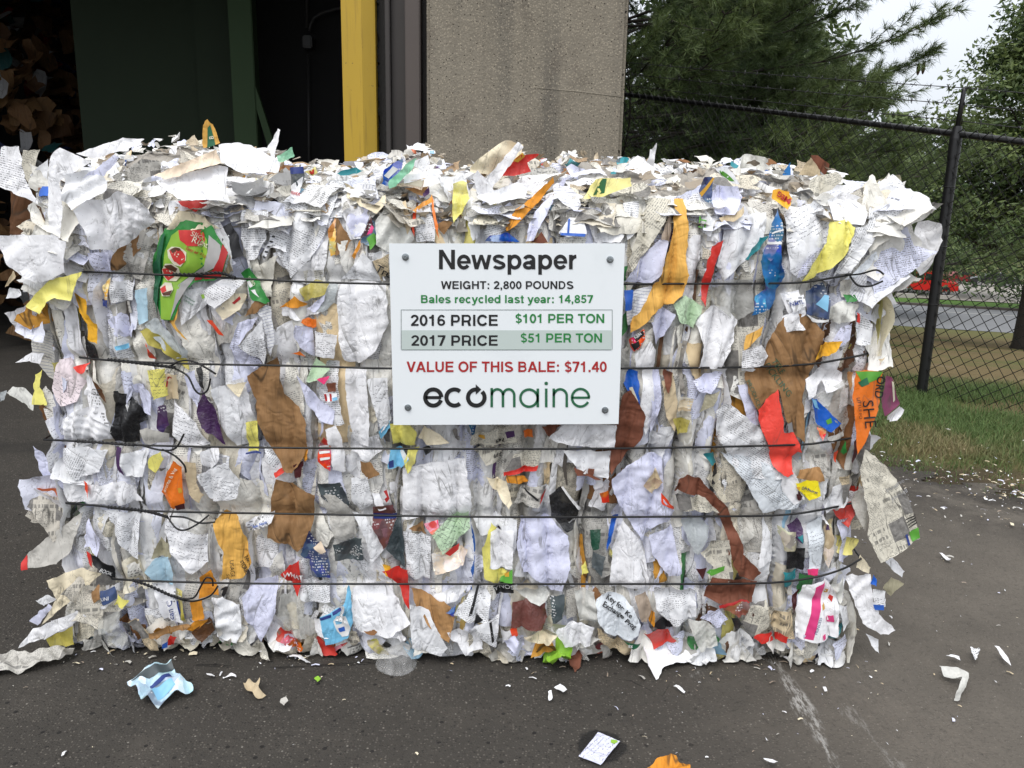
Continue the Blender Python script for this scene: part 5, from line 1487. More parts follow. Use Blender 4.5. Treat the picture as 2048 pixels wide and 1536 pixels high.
('sh','plain','lav','1300,1075 1345,1055 1365,1150 1340,1160 1305,1110',{'o':.052}),
('pf','milk','silver','1363,1042 1402,1038 1425,1063 1412,1095 1399,1115 1389,1108',{'o':.070,'amp':.001,'edge':.003}),
('nw','news','news','1402,1108 1430,1085 1460,1082 1470,1165 1412,1180 1430,1140',{'o':.074,'s':[('leaf','1415,1150 1440,1140 1452,1136 1450,1146 1425,1158'),('maroon','1394,1142 1416,1140 1408,1164')]}),
('kb','kraft','terra','1412,1203 1428,1160 1470,1165 1519,1170 1509,1213 1460,1219',{'o':.078,'s':[('red','1440,1216 1500,1211 1505,1215 1470,1222 1442,1222')]}),
('pf','dark','purple','1578,1056 1600,1037 1610,1063 1607,1089 1590,1080',{'o':.06,'s':[('teal','1598,1078 1608,1072 1607,1088')]}),
('ct','print','khaki','1561,1060 1580,1068 1597,1069 1597,1105 1571,1105',{'o':.064}),
('pf','dark','black','1574,1105 1610,1095 1607,1141 1574,1140',{'o':.056}),
('ct','card','teal','1568,1147 1597,1144 1590,1180 1571,1177',{'o':.062}),
('sh','hand','paleb','1615,1050 1645,1030 1650,1100 1640,1140 1615,1135',{'o':.05}),
('ct','print','tan','1650,1050 1670,1040 1672,1110 1660,1140 1648,1110',{'o':.052,'s':[('purple','1656,1055 1664,1054 1665,1066 1657,1066')]}),
('sh','bold','lav','1680,1045 1715,1045 1712,1090 1690,1100',{'o':.056}),
('sh','plain','lav','1690,1095 1722,1070 1725,1120 1700,1140 1685,1130',{'o':.06}),
('nt','card','pink','1616,1141 1639,1139 1636,1152 1618,1152',{'o':.064}),
('kb','card','cream','1711,1134 1720,1108 1740,1134 1737,1146',{'y':-.01,'f':1}),
('sh','plain','w','1763,1117 1782,1112 1808,1141 1802,1153 1780,1135',{'y':.02,'f':1}),
# --- below the fifth wire
('sh','plain','cream','93,1161 125,1148 160,1138 199,1151 160,1185 127,1213 81,1252 111,1200',{'y':-.05,'f':1,'amp':.006,'bow':-.6}),
('sh','plain','lav','55,1245 98,1206 107,1213 72,1254',{'y':-.02,'f':1}),
('sh','plain','w2','72,1200 95,1190 112,1200 88,1212',{'y':-.01,'f':1}),
('kb','kraft','kraft','150,1223 192,1174 199,1200 163,1225',{'o':.08}),
('ct','card','navy','195,1187 221,1180 228,1203 202,1212',{'o':.085,'t':[('UNI',202,1203,7,-10,'white',.0)]}),
('sh','plain','w','42,1291 65,1258 140,1228 225,1206 208,1218 160,1240 98,1273',{'y':-.06,'f':1,'amp':.006}),
('nt','card','olive','88,1277 147,1252 150,1287 107,1293',{'y':-.03,'f':1,'amp':.008}),
('nt','card','yel','225,1213 234,1190 260,1200 247,1216',{'o':.08}),
('sh','bold','w','303,1167 345,1174 365,1248 326,1241',{'o':.074,'amp':.002,'t':[('can C',349,1238,12,-98,'navy',.01)],'s':[('navy','352,1203 356,1202 364,1240 360,1242')]}),
('ct','print','olive','348,1180 362,1185 372,1245 362,1240',{'o':.07}),
('kb','kraft','amber','394,1161 417,1145 433,1197 394,1202',{'o':.078}),
('kb','kraft','amber','381,1203 400,1203 404,1244 384,1241',{'o':.08}),
('kb','kraft','amber','365,1264 391,1244 410,1248 387,1270',{'o':.085}),
('kb','kraft','kraft2','300,1264 384,1249 365,1264 300,1278',{'o':.085}),
('pf','film','film','182,1241 234,1236 251,1278 241,1304 202,1298',{'o':.10,'amp':.01}),
('nw','news','tan','255,1245 275,1240 310,1285 312,1308 280,1300',{'o':.09,'amp':.009}),
('ct','card','red','332,1275 348,1281 339,1304 328,1300',{'o':.09,'s':[('blue','320,1295 328,1292 328,1304 319,1304')]}),
('pf','dark','dkraft','382,1265 415,1240 425,1270 400,1290',{'o':.075}),
('sh','plain','w2','415,1205 440,1200 475,1215 480,1270 470,1292 430,1280',{'o':.08,'amp':.007}),
('sh','plain','lav','480,1200 510,1165 550,1160 548,1230 520,1290 490,1250',{'o':.074,'amp':.004}),
('ct','card','red','556,1157 575,1140 595,1125 597,1167 592,1199 569,1173',{'o':.080,'amp':.002,'t':[('WHAT',561,1164,10,2,'white',.01)]}),
('pf','film','film','555,1200 590,1195 605,1240 610,1285 575,1275 552,1240',{'o':.085,'amp':.008}),
('sh','plain','cream','570,1215 590,1208 600,1260 578,1262',{'o':.07}),
('sh','text','w2','600,1165 655,1165 660,1205 620,1210 598,1200',{'o':.06}),
('ct','card','sky','636,1242 660,1230 683,1219 693,1177 704,1252 693,1284 647,1300',{'o':.090,'amp':.002,'edge':.004,'s':[('navy','662,1230 682,1219 684,1225 664,1236'),('navy','636,1243 660,1234 660,1240 638,1248'),
     ('white','664,1248 672,1236 688,1240 698,1262 694,1278 682,1280 672,1268'),('skyblue','668,1246 676,1240 684,1246 680,1254 670,1254'),('blue','674,1262 686,1259 688,1268 677,1270')]}),
('sh','plain','w','700,1188 765,1170 795,1215 820,1252 778,1281 703,1268',{'o':.088,'amp':.002}),
('ct','card','red','761,1151 784,1144 813,1147 817,1226 784,1173',{'o':.080}),
('nt','card','gold','762,1136 778,1140 786,1165 770,1160',{'o':.078}),
('sh','plain','w2','817,1216 856,1226 875,1265 895,1300 882,1317 823,1304',{'o':.095,'amp':.002}),
('kb','kraft','kraft2','820,1182 855,1196 888,1205 911,1231 898,1286 865,1260 833,1221',{'o':.085,'amp':.008}),
('ct','print','blue','891,1227 911,1214 907,1237',{'o':.09}),
('sh','plain','w','858,1200 915,1175 940,1172 915,1205 880,1210',{'o':.076}),
('sh','text','w2','907,1231 956,1169 982,1198 976,1247 940,1247',{'o':.086,'rot':.3,'s':[('black','954,1178 960,1176 944,1232 937,1234')]}),
('sh','text','w2','940,1266 999,1240 992,1306 965,1290',{'o':.098,'rot':.1,'amp':.002,'s':[('black','978,1252 983,1250 988,1292 984,1294'),('black','946,1262 952,1236 966,1246')]}),
('ct','card','black','986,1175 1025,1169 1028,1192 992,1197',{'o':.086,'amp':.001,'s':[('leaf','999,1166 1025,1143 1025,1169 1000,1172'),('gold','1008,1155 1018,1148 1018,1158 1010,1160')],'t':[('YNOSE',988,1188,11,-7,'white',.01)]}),
('pf','dark','meat','1025,1208 1060,1204 1090,1205 1095,1240 1086,1263 1021,1259',{'o':.085,'amp':.006}),
('pf','milk','film','1030,1185 1090,1180 1100,1200 1080,1215 1050,1205',{'o':.09,'amp':.008}),
('ct','card','redor','1020,1264 1034,1260 1036,1278 1024,1282',{'o':.09}),
('sh','plain','lav','1005,1285 1030,1275 1050,1300 1035,1312 1018,1300',{'o':.09,'amp':.009}),
('sh','plain','cream','1047,1281 1070,1266 1116,1276 1093,1298',{'o':.10,'amp':.006}),
('ct','print','slate','1100,1200 1130,1195 1125,1240 1105,1250',{'o':.08}),
('sh','plain','w','1112,1270 1140,1250 1190,1262 1180,1300 1130,1300',{'o':.10,'amp':.009}),
('pf','milk','film','1150,1190 1190,1190 1195,1245 1160,1250',{'o':.08,'amp':.008}),
('nw','text','tan','1195,1262 1230,1288 1275,1292 1262,1322 1225,1310 1200,1290',{'o':.09,'amp':.006}),
('sh','plain','paleb','1194,1214 1205,1200 1223,1195 1250,1206 1269,1224 1285,1260 1280,1280 1265,1289 1233,1286 1210,1268 1197,1250',{'o':.105,'amp':.003,'t':[('Key for Ke',1214,1207,10,36,'black',.02),('Exchange Prog',1206,1218,10,36,'black',.02)]}),
('ct','card','forest','1249,1292 1285,1300 1269,1311',{'o':.11,'t':[('5%',1258,1303,6,10,'white',.02)]}),
('kb','kraft','taupe','1272,1200 1294,1193 1307,1226 1295,1255 1285,1250',{'o':.085}),
('kb','kraft','amber','1300,1225 1312,1232 1310,1262 1300,1250',{'o':.08}),
('sh','text','w2','1310,1180 1395,1185 1395,1240 1350,1260 1315,1225',{'o':.076,'amp':.003}),
('pf','milk','milk','1382,1254 1410,1250 1434,1265 1441,1304 1408,1320 1395,1293',{'o':.10,'amp':.010}),
('sh','text','lav','1402,1242 1441,1226 1460,1245 1441,1263',{'o':.095,'amp':.008}),
('ct','dark','black','1467,1245 1483,1248 1496,1265 1480,1276',{'o':.095}),
('kb','print','terra','1450,1225 1500,1215 1515,1240 1485,1245',{'o':.085,'amp':.008}),
('nw','news','news','1508,1222 1540,1210 1545,1265 1515,1290 1490,1262',{'o':.09,'amp':.006}),
('nw','news','tan','1545,1240 1590,1230 1597,1290 1560,1296',{'o':.092,'amp':.006}),
('ct','card','red','1515,1290 1551,1274 1556,1296 1530,1302',{'o':.10,'amp':.006}),
('ct','card','red','1558,1278 1581,1281 1578,1296 1560,1296',{'o':.10}),
('ct','card','w','1600,1292 1604,1230 1614,1182 1662,1172 1682,1200 1691,1226 1688,1291 1640,1297',{'o':.105,'amp':.004,'edge':.006,'s':[('pink','1639,1184 1662,1178 1650,1230 1633,1290 1616,1290 1630,1235'),('gold','1662,1195 1668,1193 1668,1202 1662,1203'),
      ('tomato','1672,1205 1680,1210 1676,1220 1670,1214'),('gold','1655,1225 1662,1223 1662,1233 1655,1233'),('pink','1664,1252 1678,1245 1680,1260 1668,1262'),('pink','1653,1282 1660,1280 1660,1290 1654,1291')],'t':[('PRINCESS',1640,1278,6,-70,'navy',.0)]}),
('ct','card','maroon','1592,1215 1606,1186 1602,1225 1594,1245',{'o':.09}),
('sh','plain','milk','1668,1180 1700,1165 1705,1200 1690,1220',{'o':.09,'amp':.008}),
('sh','plain','w','1691,1151 1740,1147 1743,1193 1756,1226 1789,1258 1775,1266 1760,1268 1724,1245 1704,1193',{'y':-.05,'f':1,'amp':.006}),
('ct','text','w2','1745,1177 1769,1180 1769,1212 1750,1214',{'y':-.06,'f':1,'s':[('blue','1747,1210 1766,1208 1766,1218 1750,1220')]}),
('ct','card','blue','1738,1165 1746,1148 1752,1160 1750,1170',{'y':-.055,'f':1}),
('kb','kraft','khaki','1766,1177 1782,1154 1808,1167 1782,1193',{'y':.0,'f':1}),
('sh','plain','w2','1690,1225 1720,1240 1730,1270 1700,1282',{'o':.09,'amp':.006}),
('sh','plain','w2','1730,1265 1745,1272 1756,1278 1756,1304 1743,1291',{'y':-.02,'f':1}),
]

def pxpoly(s):
    return [tuple(float(c) for c in q.split(',')) for q in s.split()]

FLAT = lambda u, v: 0 * u
rg = np.random.RandomState(5)
CNT = {}
def parea(q):
    q = np.array(pxpoly(q)); x, y = q[:, 0], q[:, 1]
    return abs(np.dot(x, np.roll(y, -1)) - np.dot(y, np.roll(x, -1))) / 2
_sh = sorted([parea(q[3]) for q in PIECES if q[0] == 'sh'], reverse=True)
SHMIN = _sh[97] if len(_sh) > 98 else 0
for kind, mat, col, pts, op in PIECES:
    free = op.get('f')
    Y = YF + op['y'] if free else YF - op.get('o', .04) + 0.012
    w = np.array([P(x, y, Y)[[0, 2]] for x, y in pxpoly(pts)])
    fr = (np.array((0, Y, 0.0)),) + FRONT[1:4] + (FLAT,) if free else FRONT2
    ext = float(np.ptp(w, axis=0).max())
    o_ = 0.0 if free else op.get('o', .04) * 0.62
    S = make_sheet(w, fr, rg, 0.006 if ext < .12 else 0.007, o_, op.get('conf', 0.0 if free else .8), op.get('tilt', (0, 0) if not free else (rg.normal(0, .12), rg.normal(0, .12))),
                   op.get('amp', .0026) * 1.5, op.get('nwr', 6), 0.0, op.get('edge', .007), op.get('torn', .0022), op.get('bow', 0.0), op.get('rot'), (.014, .075))
    if kind == 'sh' and parea(pts) < SHMIN and 't' not in op and 's' not in op:
        scraps.add(S, C[col] if col in C else INKRGB[col], mat)
        continue
    nm = NAMES[kind]
    CNT[nm] = CNT.get(nm, 0) + 1
    ob = link(nm, mesh(nm, S.V, S.F, S.uv, np.tile(C[col] if col in C else INKRGB[col], (len(S.V), 1))), MAT[mat], bale)
    o3, eu, ev, en, H3 = S.frame
    def lay(V2, F, lift, name, m):
        h = S.hf(V2) + lift
        V = o3 + V2[:, :1] * eu + V2[:, 1:] * ev + h[:, None] * en
        V[:, 2] = np.maximum(V[:, 2], 0.008)
        me = mesh(name, V, F if isinstance(F, np.ndarray) else F, smooth=True)
        link(name, me, INK[m], ob)
    for k, (cn, sp) in enumerate(op.get('s', ())):
        w2 = np.array([P(x, y, Y)[[0, 2]] for x, y in pxpoly(sp)])
        V2, F, _ = tri_fill(w2, 0.006, 0.0, rg)
        lay(V2, F, 0.0010 + 0.00035 * k, 'printed_patch', cn)
    for (s, x, y, cap, ang, cn, bold) in op.get('t', ()):
        V2, F, wd = text2d(s, bold)
        a = R(ang)
        q = V2 * cap
        X = x + q[:, 0] * math.cos(a) + q[:, 1] * math.sin(a)
        Yp = y + q[:, 0] * math.sin(a) - q[:, 1] * math.cos(a)
        w2 = np.array([P(i, j, Y)[[0, 2]] for i, j in zip(X, Yp)])
        lay(w2, F, 0.0042, 'lettering', cn)

tag(scraps.build('paper_scrap', bale), kind='stuff')

# ---------------------------------------------------------------- the binding wires
WIREM = plain('black_wire', (.012, .012, .013), .38, .3, .2, 60)
def fwire(pts, lift=0.0):                 # (px, py, extra towards the camera)
    out = []
    for p in pts:
        Y = YF - 0.058 - lift - (p[2] if len(p) > 2 else 0)
        q = P(p[0], p[1], Y)
        out.append(q)
    return out
def smoothline(pts, n=6):
    pts = [np.array(p, float) for p in pts]
    o = []
    for i in range(len(pts) - 1):
        a = pts[max(i - 1, 0)]; b = pts[i]; c = pts[i + 1]; d = pts[min(i + 2, len(pts) - 1)]
        for k in range(n):
            t = k / n
            o.append(.5 * (2 * b + (c - a) * t + (2 * a - 5 * b + 4 * c - d) * t * t + (3 * b - 3 * c + d - a) * t ** 3))
    o.append(pts[-1])
    return o
def twist(path, r, turns, out=0.004):
    res = [[], []]
    n = len(path)
    for i, p in enumerate(path):
        for k in (0, 1):
            a = turns * 2 * math.pi * i / n + k * math.pi
            res[k].append(p + np.array((0, math.cos(a), math.sin(a))) * out)
    return res
WIRES = [
 ([(168,544,-.05),(240,546),(400,553),(600,563),(778,568),(1000,569),(1250,568),(1500,567),(1600,565),(1680,553),(1728,545,-.05)], [(345,549),(390,549),(440,546),(470,556)], [[(1690,550),(1720,548,.03),(1752,540,.06),(1768,549,.07)],[(1700,552),(1715,570,.03),(1740,572,.05),(1766,562,.06)]]),
 ([(160,715,-.05),(240,722),(400,728),(600,732),(780,737),(1000,738),(1243,737),(1500,734),(1620,728),(1700,715),(1740,706,-.05)], [(215,719),(260,724),(310,730),(350,735)], [[(340,733),(362,722,.02),(390,724,.03),(432,748,.03)],[(350,737),(375,752,.02),(390,780,.03),(402,788,.03),(415,780,.03),(421,757,.03)]]),
 ([(88,879,-.05),(180,884),(300,891),(600,896),(1000,898),(1300,896),(1580,890),(1650,884),(1712,874,-.05)], [(150,882),(200,885),(270,890)], [[(285,891),(320,900,.02),(350,897,.03),(368,868,.03)],[(325,899),(350,912,.02),(368,930,.02),(372,945,.02)]]),
 ([(128,1006,-.05),(200,1012),(300,1022),(600,1028),(1000,1034),(1400,1033),(1560,1030),(1640,1020),(1705,1006,-.05)], [(215,1014),(260,1018),(300,1024),(335,1034)], [[(335,1034),(352,1056,.02),(370,1060,.03),(395,1048,.03),(418,1030,.03)],[(340,1033),(370,1035,.02),(400,1046,.03),(430,1044,.03)]]),
 ([(225,1158,-.02),(300,1162),(500,1167),(800,1168),(1200,1168),(1500,1167),(1610,1158),(1680,1140),(1722,1118,-.04)], [(265,1160),(300,1172),(340,1190),(370,1200)], [[(365,1198),(388,1195,.03),(402,1172,.03),(412,1156,.03),(424,1158,.03),(426,1172,.03)],[(370,1201),(390,1202,.02),(420,1192,.03),(436,1172,.03)]]),
]
for main, tw, tails in WIRES:
    mb = MB()
    pts = smoothline(fwire(main), 7)
    l, r = pts[0], pts[-1]
    loop = [np.array((BX1 + .05, YF + .2, r[2])), np.array((BX1 + .05, YF + BDEP - .1, r[2])), np.array((BX1 - .1, YF + BDEP + .05, r[2])),
            np.array((BX0 + .1, YF + BDEP + .05, l[2])), np.array((BX0 - .05, YF + BDEP - .1, l[2])), np.array((BX0 - .05, YF + .2, l[2]))]
    mb.tube(pts + loop + [l], 0.0029, 6, False)
    o = mb.build('binding_wire', WIREM, bale, True)
    tp = smoothline(fwire(tw, .006), 12)
    for t_ in twist(tp, .003, 9, .0028):
        mb = MB(); mb.tube(t_, .0025, 6)
        mb.build('twisted_end', WIREM, o, True)
    for tl in tails:
        mb = MB(); mb.tube(smoothline(fwire(tl, .002), 8), .0025, 6)
        mb.build('loose_end', WIREM, o, True)
# right ends are twisted too

# ================================================================ the price sign
YS = YF - 0.085
sign_c = [P(778, 487, YS), P(1250, 487, YS), P(1237, 848, YS), P(787, 850, YS)]
t = NT('sign_panel_white')
p = t.obj()
sm = t.ramp(t.noise(p, 7.0, 5, 0.6, 0.5), 0.55, 0.85)
c = t.mix(t.math('MULTIPLY', sm, 0.22), srgb(235, 240, 243), srgb(196, 203, 206))
SIGNM = t.end(t.bsdf(Base_Color=c, Roughness=0.33, Specular_IOR_Level=0.45, Normal=t.bump(t.noise(p, 5.0, 2), 0.04, 0.01)))
sign = empty('price_sign', tuple(sum(q[i] for q in sign_c) / 4 for i in range(3)),
             'white rectangular price sign reading Newspaper, bolted to the front of the paper bale', 'sign')
mb = MB(); mb.prism(sign_c, (0, 0.004, 0))
mb.build('sign_panel', SIGNM, sign)
# ---- a bold grotesque alphabet drawn with strokes: l = line(s), a = arc, o = closed arc, p = polygon; cap height 1
def stroke(px, w, closed=False):          # a flat ribbon along points
    px = np.array(px, float); n = len(px)
    tn = np.gradient(px, axis=0) if not closed else np.roll(px, -1, 0) - np.roll(px, 1, 0)
    tn /= np.linalg.norm(tn, axis=1)[:, None] + 1e-9
    nr = np.stack([-tn[:, 1], tn[:, 0]], 1) * w / 2
    V = np.concatenate([px + nr, px - nr])
    F = [(i, (i + 1) % n, n + (i + 1) % n, n + i) for i in range(n if closed else n - 1)]
    return V, F
def arc(cx, cy, rx, ry, a0, a1, n=28):
    return [(cx + rx * math.cos(R(a0 + (a1 - a0) * i / n)), cy + ry * math.sin(R(a0 + (a1 - a0) * i / n))) for i in range(n + 1)]
def sglyph(w, k):
    c = w / 2
    return [('path', arc(c, .725, .30 * k, .182, 18, 250, 20) + arc(c + .01, .272, .325 * k, .182, 72, -162, 20), .19)]
_ST = lambda x, y0=0, y1=1: ('l', .2, x, y0, x, y1)
_BR = lambda y, x0, x1, w=.18: ('l', w, x0, y, x1, y)
FONT = {
 'N': (1.0, [_ST(.18), _ST(.82), ('p', .08, 1, .29, 1, .92, 0, .71, 0)]),
 'W': (1.31, [('p', .01, 1, .22, 1, .43, 0, .23, 0), ('p', .23, 0, .43, 0, .75, 1, .56, 1), ('p', .56, 1, .75, 1, 1.08, 0, .88, 0), ('p', .88, 0, 1.08, 0, 1.30, 1, 1.09, 1)]),
 'V': (.93, [('p', .01, 1, .23, 1, .57, 0, .36, 0), ('p', .36, 0, .57, 0, .92, 1, .70, 1)]),
 'A': (1.0, [('p', .01, 0, .23, 0, .61, 1, .39, 1), ('p', .39, 1, .61, 1, .99, 0, .77, 0), _BR(.29, .22, .78, .17)]),
 'E': (.93, [_ST(.19), _BR(.09, .2, .87), _BR(.52, .2, .82), _BR(.91, .2, .86)]),
 'F': (.85, [_ST(.19), _BR(.50, .2, .75), _BR(.91, .2, .82)]),
 'L': (.85, [_ST(.19), _BR(.09, .2, .82)]),
 'T': (.85, [_ST(.425), _BR(.91, .03, .82)]),
 'I': (.39, [_ST(.195)]),
 'H': (1.0, [_ST(.18), _ST(.82), _BR(.53, .2, .8)]),
 'P': (.93, [_ST(.19), ('path', [(.2, .91), (.56, .91)] + arc(.58, .65, .20, .26, 88, -88, 18) + [(.56, .39), (.2, .39)], .18)]),
 'R': (1.0, [_ST(.19), ('path', [(.2, .91), (.60, .91)] + arc(.62, .66, .20, .25, 88, -88, 18) + [(.60, .41), (.2, .41)], .18), ('p', .56, .44, .80, .40, .92, 0, .68, 0)]),
 'B': (1.0, [_ST(.19), ('path', [(.2, .91), (.56, .91)] + arc(.58, .72, .19, .19, 88, -88, 16) + [(.56, .53), (.2, .53)], .17), ('path', [(.2, .53), (.58, .53)] + arc(.60, .31, .21, .22, 88, -88, 16) + [(.58, .09), (.2, .09)], .18)]),
 'D': (1.0, [_ST(.19), ('path', [(.2, .91), (.46, .91)] + arc(.48, .5, .34, .41, 88, -88, 22) + [(.46, .09), (.2, .09)], .18)]),
 'O': (1.08, [('o', .2, .54, .5, .40, .42)]),
 'C': (1.0, [('path', arc(.53, .5, .38, .42, 32, 328), .2)]),
 'G': (1.08, [('path', arc(.53, .5, .38, .42, 34, 338), .2), _BR(.44, .56, .97, .16), ('l', .16, .89, 0, .89, .44)]),
 'U': (1.0, [('path', [(.18, 1), (.18, .42)] + arc(.5, .40, .32, .31, 182, 358, 20) + [(.82, .42), (.82, 1)], .2)]),
 'S': (.93, sglyph(.93, 1)), 's': (.772, None),
 '0': (.772, [('o', .19, .386, .5, .25, .415)]),
 '8': (.772, [('o', .17, .386, .735, .22, .185), ('o', .18, .386, .275, .255, .195)]),
 '1': (.772, [('l', .19, .42, 0, .42, 1), ('p', .10, .66, .10, .80, .28, .86, .36, 1, .42, 1, .42, .66)]),
 '2': (.772, [('path', arc(.375, .69, .25, .225, 175, -28, 20) + [(.40, .37), (.20, .16)], .19), _BR(.085, .06, .72, .17), ('p', .06, .0, .06, .12, .20, .28, .36, .17)]),
 '4': (.772, [('l', .18, .54, 0, .54, 1), _BR(.30, .03, .75, .16), ('p', .03, .22, .03, .40, .45, 1, .56, 1, .56, .80, .20, .30)]),
 '5': (.772, [_BR(.91, .18, .68, .18), ('l', .16, .23, .92, .18, .46), ('path', arc(.365, .325, .255, .235, 132, -158, 24), .18)]),
 '6': (.772, [('o', .18, .39, .315, .25, .225), ('path', arc(.42, .5, .28, .41, 42, 195, 20), .18)]),
 '7': (.772, [_BR(.91, .05, .73, .18), ('p', .50, .86, .73, .86, .73, .82, .40, 0, .18, 0)]),
 '$': (.772, None),
 'a': (.772, [('o', .17, .33, .205, .215, .135), ('path', arc(.36, .49, .235, .175, 165, 8, 16) + [(.598, .45), (.60, 0)], .18), ('l', .13, .40, .385, .60, .43)]),
 'e': (.772, [('path', arc(.39, .37, .27, .295, 2, 325, 30), .18), _BR(.36, .14, .75, .13)]),
 'c': (.772, [('path', arc(.40, .37, .265, .295, 42, 318), .185)]),
 'p': (.85, [('l', .19, .17, -.28, .17, .74), ('o', .185, .45, .37, .265, .295)]),
 'd': (.85, [('l', .19, .68, 0, .68, 1), ('o', .185, .40, .37, .265, .295)]),
 'r': (.54, [('l', .19, .17, 0, .17, .74), ('path', arc(.47, .36, .30, .295, 165, 92, 12), .19)]),
 'l': (.386, [('l', .19, .193, 0, .193, 1)]),
 'y': (.772, [('p', .01, .74, .215, .74, .48, .06, .30, -.02), ('p', .565, .74, .765, .74, .46, -.12, .30, -.26, .27, -.02), _BR(-.205, .08, .36, .15)]),
 'w': (1.08, [('p', .01, .74, .20, .74, .38, 0, .19, 0), ('p', .19, 0, .38, 0, .62, .74, .46, .74), ('p', .46, .74, .62, .74, .89, 0, .70, 0), ('p', .70, 0, .89, 0, 1.07, .74, .88, .74)]),
 't': (.46, [('l', .185, .22, 0, .22, .94), _BR(.67, .01, .43, .145), _BR(.075, .22, .43, .15)]),
 ':': (.46, [('l', .2, .23, 0, .23, .2), ('l', .2, .23, .52, .23, .72)]),
 ',': (.386, [('l', .2, .19, 0, .19, .2), ('p', .19, .02, .29, .02, .29, -.06, .16, -.2, .09, -.14)]),
 '.': (.386, [('l', .2, .19, 0, .19, .2)]), ' ': (.386, []),
}
FONT['s'] = (.772, [('path', [(.5 + (x - .465) * .80 - .114, y * .745) for x, y in sglyph(.93, 1)[0][1]], .165)])
FONT['$'] = (.772, [('path', [(.386 + (x - .465) * .80, y) for x, y in sglyph(.93, 1)[0][1]], .175), ('l', .075, .386, -.11, .386, 1.1)])
def sign_text(s, x0, x1, base, cap, m, fat=1.0, lift=.0008):
    V = []; F = []; D = []; pen = 0.0; k = 0
    for ch in s:
        adv, parts = FONT[ch]
        for q in parts:
            if q[0] == 'l': v, f = stroke([(q[2], q[3]), (q[4], q[5])], q[1] * fat)
            elif q[0] == 'o': v, f = stroke(arc(q[2], q[3], q[4], q[5], 0, 360, 36)[:-1], q[1] * fat, True)
            elif q[0] == 'path': v, f = stroke(q[1], q[2] * fat)
            else:
                v = np.array(q[1:], float).reshape(-1, 2); f = [tuple(range(len(v)))]
            o = len(V)
            V += [(a + pen, b) for a, b in v]; F += [tuple(i + o for i in g_) for g_ in f]; D += [k % 5] * len(v)
            k += 1
        pen += adv
    lo = min(v[0] for v in V); hi = max(v[0] for v in V); sc = (x1 - x0) / (hi - lo)
    q = np.array([P(x0 + (a - lo) * sc, base - b * cap, YS - lift - .00012 * d) for (a, b), d in zip(V, D)])
    link('lettering', mesh('lettering', q, F, smooth=False), INK[m], sign)
sign_text('Newspaper', 878, 1153, 538.5, 39, 'black')
sign_text('WEIGHT: 2,800 POUNDS', 882, 1147, 578, 15.8, 'black')
sign_text('Bales recycled last year: 14,857', 842, 1186, 606, 16.0, 'green')
sign_text('2016 PRICE', 821.5, 995.5, 651.7, 22.2, 'black')
sign_text('$101 PER TON', 1031, 1208.5, 646, 18.2, 'green')
sign_text('2017 PRICE', 822.5, 995.5, 691.5, 21, 'black')
sign_text('$51 PER TON', 1041.5, 1204, 685, 18.2, 'green')
sign_text('VALUE OF THIS BALE: $71.40', 813, 1213.5, 744, 21, 'red')
BAND = plain('sign_band_grey_green', srgb(196, 208, 204), .4, 0, .05)
LINE = plain('sign_rule_grey', srgb(120, 132, 130), .4, 0, .05)
def quad(x0, y0, x1, y1, m, nm, lift, par):
    mb = MB(); mb.add([P(x0, y0, YS - lift), P(x1, y0, YS - lift), P(x1, y1, YS - lift), P(x0, y1, YS - lift)], [(0, 1, 2, 3)])
    return mb.build(nm, m, par, recalc=False)
tab = quad(803.5, 660.5, 1223, 699, BAND, 'price_table', .0005, sign)
for a in ((801.7, 619.2, 1225, 620.3), (803, 699.2, 1223, 700.4), (801.7, 620.4, 802.8, 699.1), (1223.9, 620.4, 1225, 699.1)):
    quad(*a, LINE, 'table_rule', .0008, tab)

class Logo:
    def __init__(s): s.V = []; s.F = []
    def add(s, V, F):
        o = len(s.V); s.V += [tuple(v) for v in V]; s.F += [tuple(i + o for i in f) for f in F]
    def st(s, pts, w, closed=False): s.add(*stroke(pts, w, closed))
    def build(s, m):
        q = np.array([P(x, y, YS - .0013) for x, y in s.V])
        link('logo', mesh('logo', q, s.F, smooth=False), INK[m], sign)
lg = Logo()
B = 8.2
cy, ry = 795, 16.2
lg.st(arc(866.5, cy, 16.2, ry, 18, 358), B)            # e
lg.add([(851, 792), (882.5, 792), (882.5, 798.2), (851, 798.2)], [(0, 1, 2, 3)])
lg.st(arc(909, cy, 16.2, ry, 48, 312), B)              # c
lg.st(arc(952.5, cy, 16.6, ry, -46, 270), B)           # o as a turning arrow
lg.add([(951.5, 768.5), (962.5, 779), (951.5, 789.5)], [(0, 1, 2)])
lg.build('black')
lg = Logo()
T = 5.0
top, bot = 779.5, 814.5
lg.st([(983.4, 776), (983.4, bot)], T)                 # m
for x in (983.4, 1006.0):
    lg.st([(x + 22.6 - .1, bot)] + [(x + 11.3 + 11.2 * math.cos(R(a)), 790.5 - 12 * math.sin(R(a))) for a in range(0, 181, 12)], T)
lg.st(arc(1058, 796.2, 17.2, 17.2, 0, 360, 40)[:-1], T, True)   # a
lg.st([(1075.6, 777), (1075.6, bot)], T)
lg.st([(1092.4, 777), (1092.4, bot)], T)               # i
lg.add([(1092.4 + 3.6 * math.cos(R(k * 30)), 766.8 + 3.6 * math.sin(R(k * 30))) for k in range(12)], [tuple(range(12))])
lg.st([(1107.5, 777), (1107.5, bot)], T)               # n
lg.st([(1133.5, bot)] + [(1120.5 + 13 * math.cos(R(a)), 792 - 13.5 * math.sin(R(a))) for a in range(0, 181, 12)], T)
lg.st(arc(1161, 795.5, 17.0, 17.6, 28, 360), T)        # e
lg.add([(1144, 793), (1179.5, 793), (1179.5, 797.6), (1144, 797.6)], [(0, 1, 2, 3)])
lg.build('forest')
BOLTM = plain('zinc_bolt', (.42, .46, .48), .3, .85, .2, 60)
